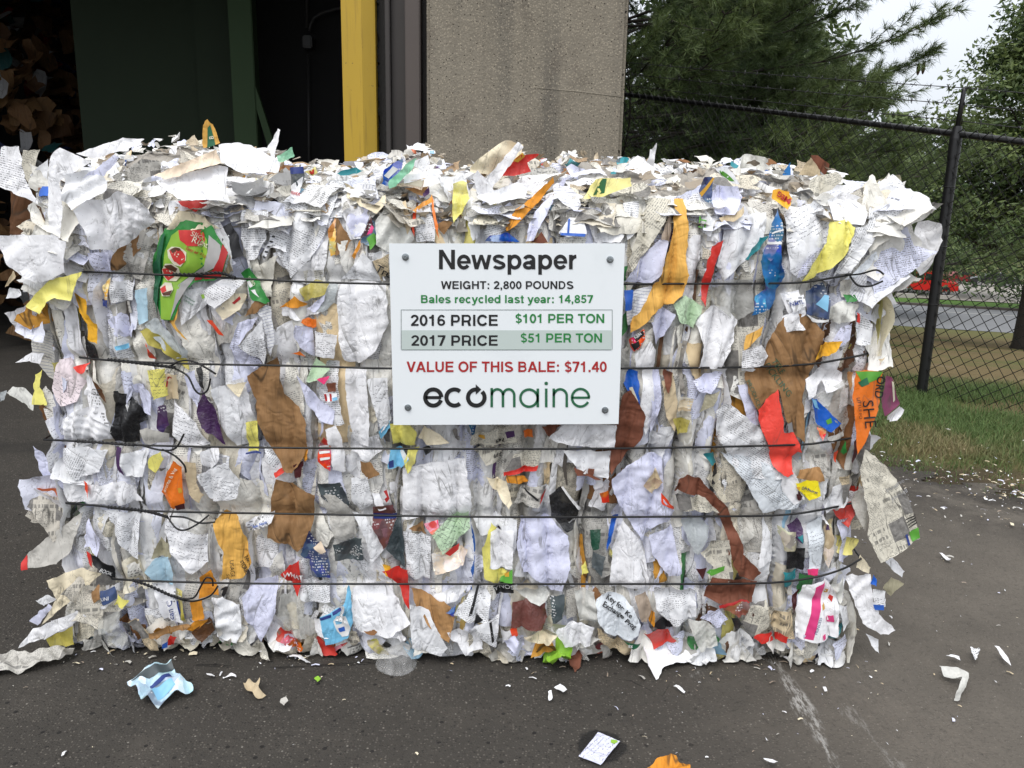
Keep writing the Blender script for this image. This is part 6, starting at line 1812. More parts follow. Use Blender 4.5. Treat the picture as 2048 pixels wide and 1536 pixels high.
def bolt(px, py, par, Y):
    c = P(px, py, Y)
    mb = MB(); mb.lathe([(0.0001, .0), (.0088, .0), (.0088, .0018), (.0060, .0022)], c, (0, -1, 0), 20)
    w = mb.build('bolt', BOLTM, par, False)
    mb = MB(); mb.lathe([(.0060, .0018), (.0060, .0062), (.0034, .0064), (.0030, .0036), (.0001, .0036)], c, (0, -1, 0), 6)
    mb.build('bolt_head', BOLTM, w)
for x, y in ((811, 514), (1220, 519), (816, 815), (1210, 820)):
    bolt(x, y, sign, YS)

# ================================================================ loose paper heaped inside the bay
rg = np.random.RandomState(77)
heap = Pile()
def placed(poly, loc, az, el, rg, res, **k):
    eu = np.array((math.cos(az), math.sin(az), 0.0)); ev = np.array((-math.sin(az) * math.cos(el), math.cos(az) * math.cos(el), math.sin(el)))
    fr = (np.array(loc, float), eu, ev, np.cross(eu, ev), lambda u, v: 0 * u)
    return make_sheet(poly, fr, rg, res, 0, 1, **k)
HC = [srgb(150, 110, 70), srgb(120, 85, 55), srgb(170, 130, 85), srgb(220, 220, 222), srgb(200, 200, 200), srgb(60, 70, 120), srgb(170, 40, 35), srgb(60, 60, 66), srgb(40, 110, 110)]
for k in range(1000):
    x = rg.uniform(-6.6, -3.3); y = rg.uniform(6.3, 9.2)
    top = 3.4 * np.clip((-3.3 - x) / 1.6, 0, 1) ** .75
    z = max(.05, top * rg.uniform(.75, 1.03)) if rg.rand() < .85 else top * rg.rand()
    z *= float(np.clip((y - 5.7) / 1.6, .05, 1))
    i = rg.choice(len(HC), p=[.28, .24, .16, .10, .09, .04, .03, .04, .02])
    w, h = rg.uniform(.07, .30) * (1.6 if i < 3 else 1), rg.uniform(.07, .30)
    S = placed(strip_poly(rg, w, h, 0, 0, rg.uniform(0, 3)), (x, y, max(z, .06)), rg.normal(0, .7), rg.uniform(.1, 1.5), rg, .05, amp=.012, nwr=4, ang=None, edge=.03, torn=.01, lam=(.08, .3))
    heap.add(S, tuple(c_ * .42 for c_ in HC[i]), 'kraft' if i < 3 else 'plain')  # heap colours scaled down: the bay's shade is put into the paper
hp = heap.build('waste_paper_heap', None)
tag(hp, 'dim heap of cardboard and loose waste paper inside the dark bay', 'waste heap', kind='stuff')

# ================================================================ black chain-link fence
FEN = plain('black_vinyl', (.014, .014, .015), .38, 0, .2, 30)
FA = P(1250, 189, 8.5); FB = P(1913, 268, 5.8)
fd = FB - FA
FC = FA + fd * 1.75
fence = empty('chain_link_fence', tuple((FB[0], FB[1], 0)), 'black chain-link fence with barbed wire on top, running downhill right of the bale', 'fence')
L3 = np.linalg.norm(fd[:2])
ud = np.array((fd[0], fd[1])) / L3
def on(s, z=None):                        # s metres along the fence, at rail height or z below it
    k = s / L3
    q = FA + fd * k
    return q
nr_ = np.array((ud[1], -ud[0], 0.0))
if nr_[1] > 0: nr_ = -nr_                 # towards the camera
mb = MB(); mb.tube([on(-.25), on(L3 * .5), on(L3), on(L3 * 1.75)], .021, 12); mb.build('top_rail', FEN, fence, True)
for s in (-.15, L3, L3 * 1.75):
    q = on(s); zb = float(zground(q[0], q[1])) - .1
    mb = MB()
    mb.tube([(q[0], q[1], zb), (q[0], q[1], q[2] - .005)], .036, 14)
    mb.tube([(q[0], q[1], q[2] - .16), (q[0], q[1], q[2] - .03)], .040, 14)
    mb.tube([q + (0, 0, -.03), q + (0, 0, .05)], [.040, .028], 14)
    po = mb.build('post', FEN, fence, True, 40)
    mb = MB()                              # arm that carries the barbed wire
    mb.tube([q + (0, 0, .02), q + nr_ * -.02 + (0, 0, .28), q + nr_ * -.02 + (0, 0, .30)], [.018, .015, .008], 8)
    mb.build('barb_arm', FEN, po, True)
    mb = MB()
    for h in (.35, .75, 1.15):
        mb.lathe([(.0362, 0), (.0385, .002), (.0385, .006), (.0362, .008)], (q[0], q[1], q[2] - h), (0, 0, 1), 16)
    mb.build('tie_band', FEN, po)
mb = MB()
PW, PH = .045, .088
ns = int(L3 * 1.75 / PW); H_ = 1.86
rr = np.random.RandomState(4)
rows = int(H_ / (PH / 2))
def mp(s, dz, out=0.0):
    th = math.atan2(-fd[2], L3)              # the net hangs square to the sloping rail
    q = on(s) + np.array((-ud[0] * math.sin(th), -ud[1] * math.sin(th), -math.cos(th))) * dz + nr_ * (.024 + out)
    return q
for i in range(ns + 1):                   # each wire zigzags down; neighbours hook into it
    V = []
    for r in range(rows + 1):
        s = i * PW
        V.append((s, r * PH / 2 - .035))
    pts = []
    for k, (s, dz) in enumerate(V):
        sgn = (1 if k % 2 else -1) * (1 if i % 2 else -1)
        w_ = .006 * math.sin(dz * 3 + s * 2)
        pts.append(mp(s + (PW / 2 + .002) * sgn, dz, .004 * sgn + w_))
    q = pts[-1]
    mb.tube(pts, .0040, 4, False)
net = mb.build('chain_link_mesh', FEN, fence, True, recalc=False)
for k, h in enumerate((.085, .19, .295)):
    mb = MB()
    pts = [on(s) + nr_ * -.02 + (0, 0, h - .010 * math.sin((s / L3 % 1) * math.pi)) for s in np.linspace(-.2, L3 * 1.75, 60)]
    for t_ in twist(pts, 0, 90, .0022): mb.tube(t_, .0027, 4, False)
    s = .07
    while s < L3 * 1.75:
        q = on(s) + nr_ * -.02 + (0, 0, h - .010 * math.sin((s / L3 % 1) * math.pi))
        for j in range(2):
            v = np.array((rr.uniform(-.4, .4), rr.uniform(-1, 1), rr.uniform(-1, 1))); v *= .022 / np.linalg.norm(v)
            mb.tube([q - v, q + v], .0026, 4)
        s += .125
    mb.build('barbed_wire', FEN, fence, True, recalc=False)

# ================================================================ trees
BARK = plain('bark', (.050, .042, .036), .95, 0, .45, 14, .8)
t = NT('foliage')
c = t.attr('Col')
LEAFM = t.end(t.n('MixShader', {0: .32, 1: t.bsdf(Base_Color=c, Roughness=.5, Specular_IOR_Level=.35), 2: t.n('BsdfTranslucent', {'Color': c}).outputs[0]}).outputs[0])

def limb(a, d, ln, droop, rise, r, n=9):
    pts = [np.array(a, float)]; d = np.array(d, float)
    for k in range(n):
        t_ = (k + 1) / n
        d = d + np.array((r.normal(0, .07), r.normal(0, .07), r.normal(0, .05) - droop * (1 - t_) + rise * t_))
        d /= np.linalg.norm(d)
        pts.append(pts[-1] + d * ln / n)
    return pts

def needle_mesh(tips, dirs, n, ln, wd, r, col0, col1, shade):
    """sprays of long needles round each twig tip"""
    m = len(tips)
    T = np.repeat(tips, n, 0); D = np.repeat(dirs, n, 0)
    v = r.normal(0, 1, (m * n, 3))
    v = D * 1.15 + v * .62
    v /= np.linalg.norm(v, axis=1)[:, None]
    l = ln * r.uniform(.7, 1.2, (m * n, 1))
    base = T - D * r.uniform(0, .10, (m * n, 1))
    side = np.cross(v, r.normal(0, 1, (m * n, 3))); side /= np.linalg.norm(side, axis=1)[:, None] + 1e-9
    V = np.stack([base + side * wd, base - side * wd, base + v * l - np.array((0, 0, .02))], 1).reshape(-1, 3)
    F = np.arange(m * n * 3).reshape(-1, 3)
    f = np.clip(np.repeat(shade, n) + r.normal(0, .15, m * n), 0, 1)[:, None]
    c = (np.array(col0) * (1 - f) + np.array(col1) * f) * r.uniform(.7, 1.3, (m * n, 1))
    return V, F, np.repeat(c, 3, 0)

def pine(base, h, seed, label, spread, zlo=.8):
    r = np.random.RandomState(seed)
    root = empty('pine_tree', base, label, 'tree')
    b = np.array(base)
    mb = MB(); mb.tube([b + (0, 0, -.3), b + (.05, 0, h * .5), b + (0, .05, h)], [.24, .15, .03], 10)
    tr = mb.build('trunk', BARK, root, True)
    mb = MB()
    tips = []; dirs = []; sh = []
    z = zlo
    while z < h * .97:
        k = r.randint(7, 10); a0 = r.rand() * 6.28
        f = z / h
        for i in range(k):
            a = a0 + i * 6.28 / k + r.normal(0, .2)
            ln = spread * (1 - f ** 1.6) * r.uniform(.72, 1.12)
            if ln < .4: continue
            d = np.array((math.cos(a), math.sin(a), r.uniform(-.12, .18) + .35 * f))
            pts = limb(b + (0, 0, z + r.normal(0, .1)), d, ln, .03, .075, r, 10)
            mb.tube(pts, np.linspace(.035 * (1 - .6 * f), .006, len(pts)), 5, False)
            tone = r.rand()
            for j in range(3, len(pts)):
                t_ = j / (len(pts) - 1)
                dm = pts[j] - pts[j - 1]; dm /= np.linalg.norm(dm)
                sd = np.cross(dm, (0, 0, 1)); sd /= np.linalg.norm(sd) + 1e-9
                for q in range(4 if t_ < .95 else 5):
                    sg = r.choice((-1, 1))
                    dd = dm * r.uniform(.5, 1.2) + sd * sg * r.uniform(.3, 1.1) + np.array((0, 0, r.uniform(-.25, .45)))
                    dd /= np.linalg.norm(dd)
                    l2 = ln * .20 * r.uniform(.5, 1.3) * (1.25 - .6 * t_)
                    p1 = pts[j] + dd * l2 * .55; p2 = p1 + (dd + np.array((0, 0, .18))) * l2 * .45
                    mb.tube([pts[j], p1, p2], [.007, .005, .003], 3, False)
                    for (pp, w_) in ((p2, 1), (p1, .9), (.5 * (p1 + pts[j]), .6), (.5 * (p1 + p2), .9)):
                        for e in range(2):
                            d3 = dd + r.normal(0, .45, 3) + np.array((0, 0, .15)); d3 /= np.linalg.norm(d3)
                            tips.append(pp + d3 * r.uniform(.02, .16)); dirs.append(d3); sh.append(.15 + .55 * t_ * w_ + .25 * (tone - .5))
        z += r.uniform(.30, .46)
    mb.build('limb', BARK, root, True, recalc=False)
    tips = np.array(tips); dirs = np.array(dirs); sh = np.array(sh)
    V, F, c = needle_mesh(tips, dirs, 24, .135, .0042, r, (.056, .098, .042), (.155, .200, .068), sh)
    link('crown', mesh('crown', V, F, None, c, smooth=False), LEAFM, root)
    return root, tips
def leafy(name, base, h, rx, seed, label, n, size, zlo, col0, col1, trunk=.3, group=None, clumps=70, cone=False, lean=0):
    r = np.random.RandomState(seed)
    root = empty(name, base, label, 'tree', group)
    b = np.array(base)
    mb = MB(); mb.tube([b + (0, 0, -.5), b + (0, 0, .15), b + (.03, 0, h * .35), b + (lean, 0, h * .9)], [trunk * 1.5, trunk * 1.08, trunk * .8, trunk * .15], 12)
    mb.build('trunk', BARK, root, True)
    mb = MB()
    cen = []
    for k in range(clumps):
        a = r.uniform(0, 6.28); f = r.rand()
        zz = zlo + (h - zlo) * f
        env = rx * ((math.sin(math.pi * min(1, .16 + .80 * f ** .8)) ** .6) if not cone else min(1, .75 + f) * (1 - f) ** 1.5) * r.uniform(.35, 1.05)
        q = b + (math.cos(a) * env + lean * f, math.sin(a) * env, zz)
        cen.append((q, r.uniform(.55, 1.1) * rx * .27 * ((1.1 - .6 * f) if cone else 1)))
        s = b + (lean * f * .6, 0, max(h * .18, (zz) * .62))
        mb.tube([s, s * .45 + q * .55 + r.normal(0, .15, 3), q], [trunk * .22, trunk * .10, .01], 5, False)
    mb.build('limb', BARK, root, True, recalc=False)
    per = n // clumps
    P_ = []; N_ = []; sh = []
    for q, rad in cen:
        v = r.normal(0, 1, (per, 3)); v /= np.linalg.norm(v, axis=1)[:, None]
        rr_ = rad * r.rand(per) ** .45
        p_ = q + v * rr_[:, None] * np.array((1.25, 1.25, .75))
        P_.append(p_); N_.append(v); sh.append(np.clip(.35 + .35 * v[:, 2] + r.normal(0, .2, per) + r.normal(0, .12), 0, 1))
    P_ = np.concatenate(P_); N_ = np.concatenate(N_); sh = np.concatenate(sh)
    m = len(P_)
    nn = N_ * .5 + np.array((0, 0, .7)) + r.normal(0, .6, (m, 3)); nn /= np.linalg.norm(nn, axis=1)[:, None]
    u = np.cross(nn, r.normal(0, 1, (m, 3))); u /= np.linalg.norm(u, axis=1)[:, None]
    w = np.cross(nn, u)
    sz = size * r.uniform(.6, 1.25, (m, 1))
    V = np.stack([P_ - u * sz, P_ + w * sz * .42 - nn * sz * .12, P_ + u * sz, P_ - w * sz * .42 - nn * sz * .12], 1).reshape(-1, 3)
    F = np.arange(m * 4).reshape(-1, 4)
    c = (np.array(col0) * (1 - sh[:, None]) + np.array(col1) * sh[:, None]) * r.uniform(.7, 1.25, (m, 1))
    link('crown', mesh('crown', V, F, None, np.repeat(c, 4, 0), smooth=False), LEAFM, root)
    return root
q = P(1215, 390, 14.0)
pb = (q[0], q[1], float(zground(q[0], q[1])))
pine((lambda q: (q[0], q[1], float(zground(q[0], q[1]))))(P(1470, 390, 17.0)), 7.2, 44, 'lower bushy pine behind the fence rail, right of the taller pine', 3.6)
proot, ptips = pine(pb, 11.5, 21, 'tall dark pine with long needles and hanging cones behind the concrete column', 5.6)
CONEM = plain('pine_cone', (.075, .038, .022), .8, 0, .4, 60)
# cones hang from the outermost twig tip
for k, (px, py, dz) in enumerate(((1838, 128, .11), (1848, 126, .09))):
    c = P(px, py, 13.0)
    mb = MB(); mb.lathe([(.002, .02), (.018, .0), (.028, -.05), (.026, -.10), (.014, -.145), (.002, -.16)], c, (0, 0, 1), 10)
    mb.build('pine_cone', CONEM, proot, True)
# the twig that carries them
mb = MB(); a, b_ = P(1700, 165, 13.2), P(1865, 103, 12.9)
tw_ = smoothline([a, P(1770, 150, 13.1), P(1830, 122, 13.0), b_], 6)
mb.tube(tw_, np.linspace(.016, .004, len(tw_)), 5)
mb.build('limb', BARK, proot, True, recalc=False)
r = np.random.RandomState(8)
tp = []; dr = []
for k in range(170):
    i = r.randint(2, len(tw_)); d = tw_[min(i, len(tw_) - 1)] - tw_[i - 1]; d /= np.linalg.norm(d)
    d = d + r.normal(0, .4, 3); d /= np.linalg.norm(d)
    tp.append(tw_[i] + d * r.uniform(0, .22) + np.array((0, 0, r.uniform(-.05, .08)))); dr.append(d)
V, F, c = needle_mesh(np.array(tp), np.array(dr), 12, .13, .0042, r, (.056, .098, .042), (.155, .200, .068), np.full(len(tp), .5))
link('crown', mesh('crown', V, F, None, c, smooth=False), LEAFM, proot)

q = P(2066, 690, 20.0)
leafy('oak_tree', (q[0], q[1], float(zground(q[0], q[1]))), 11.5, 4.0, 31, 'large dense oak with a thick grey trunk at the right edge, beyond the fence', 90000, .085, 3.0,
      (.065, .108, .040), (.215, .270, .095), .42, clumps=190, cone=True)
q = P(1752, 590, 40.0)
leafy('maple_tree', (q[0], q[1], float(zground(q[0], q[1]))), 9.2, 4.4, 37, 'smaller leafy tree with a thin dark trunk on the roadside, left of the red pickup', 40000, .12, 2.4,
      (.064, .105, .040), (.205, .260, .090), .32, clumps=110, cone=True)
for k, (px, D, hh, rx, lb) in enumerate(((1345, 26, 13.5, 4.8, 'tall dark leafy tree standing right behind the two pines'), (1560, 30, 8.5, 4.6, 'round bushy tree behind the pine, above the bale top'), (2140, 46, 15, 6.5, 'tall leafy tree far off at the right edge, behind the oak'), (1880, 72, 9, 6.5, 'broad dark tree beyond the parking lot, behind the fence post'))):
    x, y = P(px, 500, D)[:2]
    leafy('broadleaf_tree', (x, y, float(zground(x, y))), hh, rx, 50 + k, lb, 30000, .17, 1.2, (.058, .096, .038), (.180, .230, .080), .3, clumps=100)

# ================================================================ vehicles and barriers in the far lot
REDP = plain('red_car_paint', (.55, .018, .018), .28, 0, .05, 2)
GLASS = plain('dark_window_glass', (.025, .028, .03), .12, 0, .05)
TYRE = plain('tyre_rubber', (.018, .018, .018), .85)
RIM = plain('alloy_rim', (.38, .38, .39), .35, .7)
CHR = plain('bumper_grey', (.12, .12, .125), .4, .4)
LAMP = plain('lamp_lens', (.62, .60, .54), .2)
def wheel(root, x, y, r=.36, w=.22):
    mb = MB(); mb.lathe([(.20, -w / 2), (r * .92, -w / 2), (r, -w / 4), (r, w / 4), (r * .92, w / 2), (.20, w / 2)], (x, y, r), (0, 1, 0), 24)
    t_ = mb.build('wheel', TYRE, root, True, 40, True)
    mb = MB(); mb.lathe([(.001, -.06), (.07, -.07), (.09, -.03), (.19, -.05), (.215, -.10), (.215, .10), (.001, .10)], (x, y - (.0 if y < 0 else 0), r), (0, 1, 0), 20)
    mb.build('rim', RIM, t_, True, 40)
def local(root):
    return root
def side_prism(mb, prof, y0, y1):
    mb.prism([(x, y0, z) for x, z in prof], (0, y1 - y0, 0))
def finish(root, loc, rz):
    root.location = loc; root.rotation_euler = (0, 0, rz)
def pickup(loc, rz, label):
    root = empty('pickup_truck', (0, 0, 0), label, 'pickup truck')
    kids = []
    mb = MB()
    side_prism(mb, [(-2.45, .52), (-2.45, 1.12), (-.55, 1.14), (-.55, .55)], -.86, -.80); side_prism(mb, [(-2.45, .52), (-2.45, 1.12), (-.55, 1.14), (-.55, .55)], .80, .86)
    mb.box((-2.45, -.80, .52), (-.55, .80, .72)); mb.box((-2.47, -.84, .56), (-2.40, .84, 1.13))
    side_prism(mb, [(-.56, .42), (-.56, 1.15), (.75, 1.13), (1.15, 1.12), (2.30, 1.00), (2.42, .90), (2.42, .50), (2.0, .42)], -.86, .86)
    side_prism(mb, [(-.60, 1.10), (-.45, 1.72), (.55, 1.72), (1.15, 1.10)], -.72, .72)
    mb.build('body', REDP, root)
    for s in (-1, 1):
        mb = MB(); side_prism(mb, [(-.45, 1.16), (-.36, 1.64), (.10, 1.65), (.10, 1.16)], s * .725 - .006, s * .725 + .006); side_prism(mb, [(.16, 1.16), (.16, 1.65), (.50, 1.64), (.98, 1.16)], s * .725 - .006, s * .725 + .006)
        mb.build('window', GLASS, root)
        mb = MB(); mb.box((2.36, s * .68 - .15, .74), (2.435, s * .68 + .15, .92), .02); mb.build('headlight', LAMP, root)
        mb = MB(); mb.box((-2.49, s * .78 - .07, .72), (-2.44, s * .78 + .07, 1.0), .01); mb.build('tail_light', REDP, root)
        for x in (-1.55, 1.55):
            wheel(root, x, s * .80, .40, .24)
    mb = MB(); mb.prism([(.62, -.66, 1.66), (1.12, -.70, 1.17), (1.12, .70, 1.17), (.62, .66, 1.66)], (.02, 0, .012)); mb.build('windscreen', GLASS, root)
    mb = MB(); mb.box((2.40, -.50, .72), (2.44, .50, .90), .01); mb.build('grille', CHR, root)
    mb = MB(); mb.box((2.38, -.86, .44), (2.52, .86, .60), .03); mb.build('bumper', CHR, root)
    finish(root, loc, rz)
    return root
def car(loc, rz, paint, label, group=None):
    root = empty('parked_car', (0, 0, 0), label, 'car', group)
    mb = MB(); side_prism(mb, [(-2.2, .30), (-2.25, .80), (-2.1, .95), (-1.2, 1.0), (1.0, .98), (1.95, .85), (2.2, .70), (2.2, .32)], -.86, .86)
    side_prism(mb, [(-1.7, .96), (-1.0, 1.42), (.35, 1.44), (1.1, .96)], -.70, .70); mb.build('body', paint, root)
    for s in (-1, 1):
        mb = MB(); side_prism(mb, [(-1.35, 1.0), (-.95, 1.36), (.30, 1.38), (.85, 1.0)], s * .705 - .006, s * .705 + .006); mb.build('window', GLASS, root)
        mb = MB(); mb.box((2.12, s * .62 - .16, .62), (2.215, s * .62 + .16, .76), .02); mb.build('headlight', LAMP, root)
        for x in (-1.35, 1.35): wheel(root, x, s * .80, .32, .2)
    finish(root, loc, rz)
    return root
def lot(px, D, lift=.05):
    q = P(px, 560, D); s = float(sdist(q[0], q[1]))
    return (q[0], q[1], float(np.interp(s, _S, _Z)) + lift)
pickup(lot(1845, 62.5, .30), R(-26), 'red pickup truck parked across the road, seen through the chain-link fence')
car(lot(1985, 88), R(160), plain('black_car_paint', (.02, .02, .022), .3), 'dark car parked far behind the red pickup, under the oak leaves')
car(lot(1925, 92), R(10), plain('maroon_car_paint', (.22, .02, .02), .3), 'dark red car in the far lot, partly hidden by oak leaves above the pickup')
BARR = plain('barrier_concrete', (.36, .34, .31), .9)
for k, (px, lb) in enumerate(((1826, 'pale concrete block in front of the rear wheel of the red pickup'), (1905, 'pale concrete block beyond the front bumper of the red pickup'))):
    l = lot(px, 60.2, .03)
    root = empty('concrete_barrier', l, lb, 'barrier', 'concrete blocks in front of the parked pickup', R(-18))
    mb = MB(); mb.prism([(-.95, -.22, 0), (-.95, .22, 0), (-.95, .16, .30), (-.95, -.16, .30)], (1.3, 0, 0))
    o = mb.build('block', BARR); o.parent = root

# ================================================================ litter on the asphalt
def litter(name, cat, label, pts, mat, col, z=.012, group=None, patches=(), texts=(), amp=.006, bow=0.0, res=.006, edge=.012, rot=None, tilt=(0, 0), torn=.002, seed=0, lift=0.0):
    r = np.random.RandomState(100 + seed)
    g = np.array([G(x, y, z)[:2] for x, y in pxpoly(pts)])
    fr = (np.array((0, 0, z)), np.array((1.0, 0, 0)), np.array((0, 1.0, 0)), np.array((0, 0, 1.0)), FLAT)
    S = make_sheet(g, fr, r, res, lift, 0, tilt, amp, 5, None, edge, torn, bow, rot)
    S.V[:, 2] += .004 - min(0.0, S.V[:, 2].min())
    o = link(name, mesh(name, S.V, S.F, S.uv, np.tile(C[col], (len(S.V), 1))), MAT[mat])
    tag(o, label, cat, group)
    up = .004 - min(0.0, (np.zeros(1)).min())
    dz = S.V[0, 2] - (z + S.hf(S.V2[:1])[0])
    for k, (cn, sp) in enumerate(patches):
        V2, F, _ = tri_fill(np.array([G(x, y, z)[:2] for x, y in pxpoly(sp)]), .006, 0, r)
        V = np.concatenate([V2, (z + S.hf(V2) + dz + .0012 + .0004 * k)[:, None]], 1)
        link('printed_patch', mesh('printed_patch', V, F), INK[cn], o)
    for (s, x, y, cap, ang, cn, bold) in texts:
        V2, F, wd = text2d(s, bold); a = R(ang); q = V2 * cap
        X_ = x + q[:, 0] * math.cos(a) + q[:, 1] * math.sin(a); Y_ = y + q[:, 0] * math.sin(a) - q[:, 1] * math.cos(a)
        w2 = np.array([G(i, j, z)[:2] for i, j in zip(X_, Y_)])
        V = np.concatenate([w2, (z + S.hf(w2) + dz + .003)[:, None]], 1)
        link('lettering', mesh('lettering', V, F), INK[cn], o)
    return o
litter('newspaper_page', 'newspaper', 'dirty grey newspaper strip lying flat at the left edge of the picture', '-60,1318 0,1310 60,1312 110,1306 152,1299 146,1312 118,1326 40,1343 0,1347 -60,1352', 'news', 'grey', seed=1, amp=.010)
mg = litter('magazine', 'magazine', 'crumpled blue and grey magazine lying alone on the asphalt at front left', '255,1378 300,1362 345,1348 362,1372 386,1378 384,1388 350,1396 316,1412 282,1402 272,1386', 'print', 'ice', seed=2, amp=.012, tilt=(0, .3), res=.005,
       patches=(('navy', '300,1378 340,1366 346,1374 304,1388'), ('slate', '262,1376 312,1360 345,1349 350,1356 300,1372'), ('skyblue', '300,1395 345,1380 352,1388 316,1405')))
litter('paper_scrap', 'paper scrap', 'ragged beige paper scrap on the asphalt right of the blue magazine', '487,1374 500,1366 512,1370 520,1366 518,1380 532,1386 512,1397 503,1384 490,1380', 'plain', 'tan', seed=3, amp=.010)
litter('paper_scrap', 'paper scrap', 'small pale grey scrap on the asphalt, nearest below the beige scrap', '562,1402 572,1400 577,1408 568,1415 561,1410', 'plain', 'grey', seed=4)
litter('paper_scrap', 'paper scrap', 'curled dirty white scrap close to the bale foot below the red card with WHAT', '576,1314 590,1308 610,1316 622,1322 612,1325 596,1318 580,1319', 'plain', 'w2', seed=5, amp=.008)
litter('paper_sliver', 'paper sliver', 'curved white paper sliver, left one of a pair near the bale', '412,1347 422,1347 430,1351 428,1354 416,1352', 'plain', 'w', seed=6, res=.004)
litter('paper_sliver', 'paper sliver', 'stepped white and blue paper sliver, right one of a pair near the bale', '446,1349 460,1346 472,1349 472,1352 458,1351 446,1352', 'plain', 'w', seed=7, res=.004)
litter('leaf_scrap', 'leaf scrap', 'tiny torn green leaf scrap on the asphalt between the beige scrap and the clear lid', '628,1356 636,1352 642,1358 634,1363', 'card', 'lime', seed=8, res=.004)
litter('paper_bag', 'crumpled paper', 'crumpled lime green tissue paper lying at the foot of the bale below the sign', '1083,1312 1096,1304 1112,1310 1124,1304 1132,1316 1146,1330 1140,1344 1118,1352 1100,1350 1090,1334', 'card', 'lime', seed=9, amp=.030, res=.005, edge=.05, torn=.006)
litter('cardboard_piece', 'cardboard', 'brown cardboard piece tucked behind the lime green tissue paper', '1130,1318 1150,1306 1170,1306 1162,1330 1150,1340 1140,1332', 'kraft', 'terra', seed=10, amp=.012, tilt=(0, .4))
litter('paper_plate', 'paper plate', 'folded white paper plate lying at the foot of the bale', '1286,1312 1300,1300 1340,1300 1394,1302 1404,1316 1350,1326 1326,1334 1313,1350 1296,1338', 'card', 'w', seed=11, amp=.006, tilt=(-.05, .45), edge=.03, z=.02)
litter('paper_ribbon', 'paper strip', 'long torn white paper ribbon trailing on the asphalt from the bale foot', '1402,1328 1425,1312 1450,1303 1470,1300 1452,1308 1428,1320 1412,1334', 'plain', 'w', seed=12)
litter('paper_card', 'card', 'white handwritten card with a green corner in a wet patch on the asphalt', '1157,1516 1196,1468 1240,1486 1201,1533', 'hand', 'lav', z=.006, seed=13, amp=.0008, edge=.002, torn=.0005, rot=.9,
       patches=(('lime', '1222,1483 1232,1484 1236,1488 1228,1492 1221,1489'),))
litter('envelope', 'envelope', 'crumpled orange envelope cut off by the lower edge of the picture', '1290,1548 1310,1530 1340,1515 1352,1511 1362,1526 1378,1540 1390,1600 1300,1600', 'kraft', 'amber', seed=14, amp=.012)
litter('paper_scrap', 'paper scrap', 'white folded scrap at the lower edge of the picture, right of the orange envelope', '1526,1520 1545,1519 1556,1526 1548,1536 1535,1528', 'plain', 'w', seed=15, amp=.010)
litter('plastic_strip', 'plastic film', 'wrinkled grey plastic film strip lying on the asphalt at the right', '1877,1340 1892,1344 1915,1352 1935,1358 1936,1372 1928,1384 1920,1398 1908,1398 1912,1384 1922,1370 1904,1364 1888,1356', 'milk', 'film', seed=16, amp=.010)
litter('paper_sliver', 'paper sliver', 'long pointed white paper sliver on the asphalt, rightmost in the picture', '1986,1306 1996,1310 2012,1322 2022,1334 2008,1326 1996,1316', 'plain', 'w', seed=17)
litter('paper_sliver', 'paper sliver', 'white paper sliver left of the torn black and white scrap', '1890,1318 1904,1316 1918,1318 1920,1326 1908,1322', 'plain', 'w', seed=18, res=.005)
litter('paper_scrap', 'paper scrap', 'torn black and white paper scrap on the asphalt at the right', '1938,1308 1950,1300 1958,1314 1950,1326 1944,1318', 'bold', 'w2', seed=19, amp=.010)
litter('paper_sliver', 'paper sliver', 'straight white paper strip on the asphalt below the folded paper plate', '1346,1374 1352,1372 1371,1382 1369,1386', 'plain', 'w', seed=20, res=.004)
litter('paper_scrap', 'paper scrap', 'small white scrap on the asphalt above the wet card', '1096,1390 1103,1388 1105,1397 1098,1400', 'plain', 'w', seed=21, res=.004)
litter('paper_scrap', 'paper scrap', 'dirty white scrap on the asphalt below the lime green tissue paper', '1108,1376 1120,1374 1134,1384 1126,1388', 'plain', 'w2', seed=22, res=.004, amp=.006)
litter('paper_sliver', 'paper sliver', 'thin white paper strip on the asphalt below the pink striped carton', '1566,1318 1572,1318 1580,1326 1576,1328', 'plain', 'w', seed=23, res=.004)
litter('paper_sliver', 'paper sliver', 'white strip near the muddy yard edge behind the big newspaper page', '1878,1108 1884,1107 1902,1118 1898,1121', 'plain', 'w', seed=24, res=.006)

# clear food-box lid
CLEAR = film_mat('clear_plastic', .22, .08)
c0 = G(792, 1328, .0); ex = (G(833, 1328)[0] - G(751, 1328)[0]) / 2; ey = (G(792, 1301)[1] - G(792, 1353)[1]) / 2
V = []; n = 40; prof = [(1.0, .004), (.97, .012), (.90, .012), (.86, .030), (.70, .042), (.30, .046), (.0, .046)]
for f, h in prof:
    for k in range(n):
        a = 2 * math.pi * k / n; rr_ = f * (1 + .03 * math.cos(3 * a + .5))
        V.append((c0[0] + ex * rr_ * math.cos(a), c0[1] + ey * rr_ * math.sin(a), h + .006 * math.sin(2 * a) * f))
F = np.array([(i * n + k, i * n + (k + 1) % n, (i + 1) * n + (k + 1) % n, (i + 1) * n + k) for i in range(len(prof) - 1) for k in range(n)])
V = np.array(V)
o = link('food_box_top', mesh('food_box_top', V, F, V[:, :2], np.tile((.8, .8, .8), (len(V), 1))), CLEAR)
tag(o, 'clear oval plastic food-box top lying on the asphalt at the foot of the bale', 'plastic container')

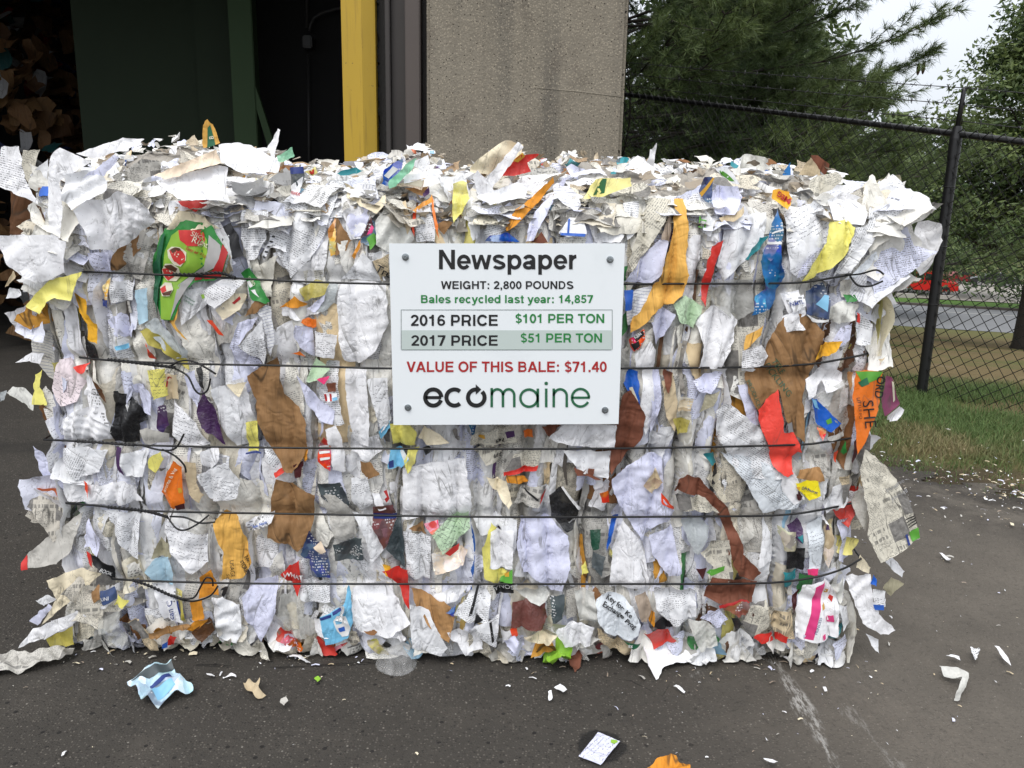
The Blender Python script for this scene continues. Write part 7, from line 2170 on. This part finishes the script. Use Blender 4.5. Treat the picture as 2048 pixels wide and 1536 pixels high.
# shredded bits strewn along the grass edge and over the yard
r = np.random.RandomState(61)
bits = Pile()
def bit(x, y, z, s, col):
    a = r.uniform(0, 6.28); el = r.normal(0, .35)
    eu = np.array((math.cos(a), math.sin(a), 0)); ev = np.array((-math.sin(a) * math.cos(el), math.cos(a) * math.cos(el), math.sin(el)))
    w = s * r.uniform(.12, .5)
    q = np.array([(-s / 2, -w / 2), (0, -w / 2 * r.uniform(.4, 1.4)), (s / 2, -w / 2 * r.uniform(.2, 1)), (s / 2 * r.uniform(.7, 1), w / 2), (0, w / 2), (-s / 2, w / 2 * r.uniform(.3, 1))])
    zz = np.array([0, .12, 0, .05, .15, 0]) * s
    S = Sheet(); S.V = np.array((x, y, z)) + q[:, :1] * eu + q[:, 1:] * ev + np.stack([0 * zz, 0 * zz, zz + .004 + abs(math.sin(el)) * w / 2], 1)
    S.F = np.array([(0, 1, 4), (0, 4, 5), (1, 2, 3), (1, 3, 4)]); S.uv = q + r.uniform(0, 9, 2)
    bits.add(S, col, 'plain')
BC = [C['w'], C['w2'], C['lav'], C['cream'], C['tan'], C['grey'], C['taupe']]
for k in range(5200):
    u = r.uniform(-1.6, 2.6); e = r.normal(-.17, .22) if r.rand() < .85 else r.normal(.05, .5)
    p_ = np.array((1.98, 3.86)) + np.array((.78, -.62)) * u + np.array((.62, .78)) * e
    if r.rand() > np.clip(.6 + .7 * vn(p_[0] * 3, p_[1] * 3, 2), .2, 1): continue
    bit(p_[0], p_[1], max(float(zground(p_[0], p_[1])), .004 if e < .1 else -9) + (.004 if e < 0 else .014) + r.uniform(0, .02), .006 + .028 * r.rand() ** 2.5, BC[r.randint(len(BC))])
for k in range(620):
    x = r.uniform(-1.6, 2.4); y = r.uniform(1.15, 3.4)
    if x < .3 and r.rand() < .6: continue
    if edge_t(x, y) > -.05: continue
    bit(x, y, .002, .004 + .016 * r.rand() ** 3, BC[r.randint(len(BC))])
for k in range(130):
    x = r.uniform(BX0 - .1, BX1 + .1); y = YF - abs(r.normal(0, .07))
    bit(x, y, .002, .006 + .02 * r.rand() ** 2, BC[r.randint(len(BC))])
o = bits.build('paper_shreds', None)
tag(o, 'fine white paper shreds strewn over the asphalt and along the grass edge', 'paper shreds', kind='stuff')
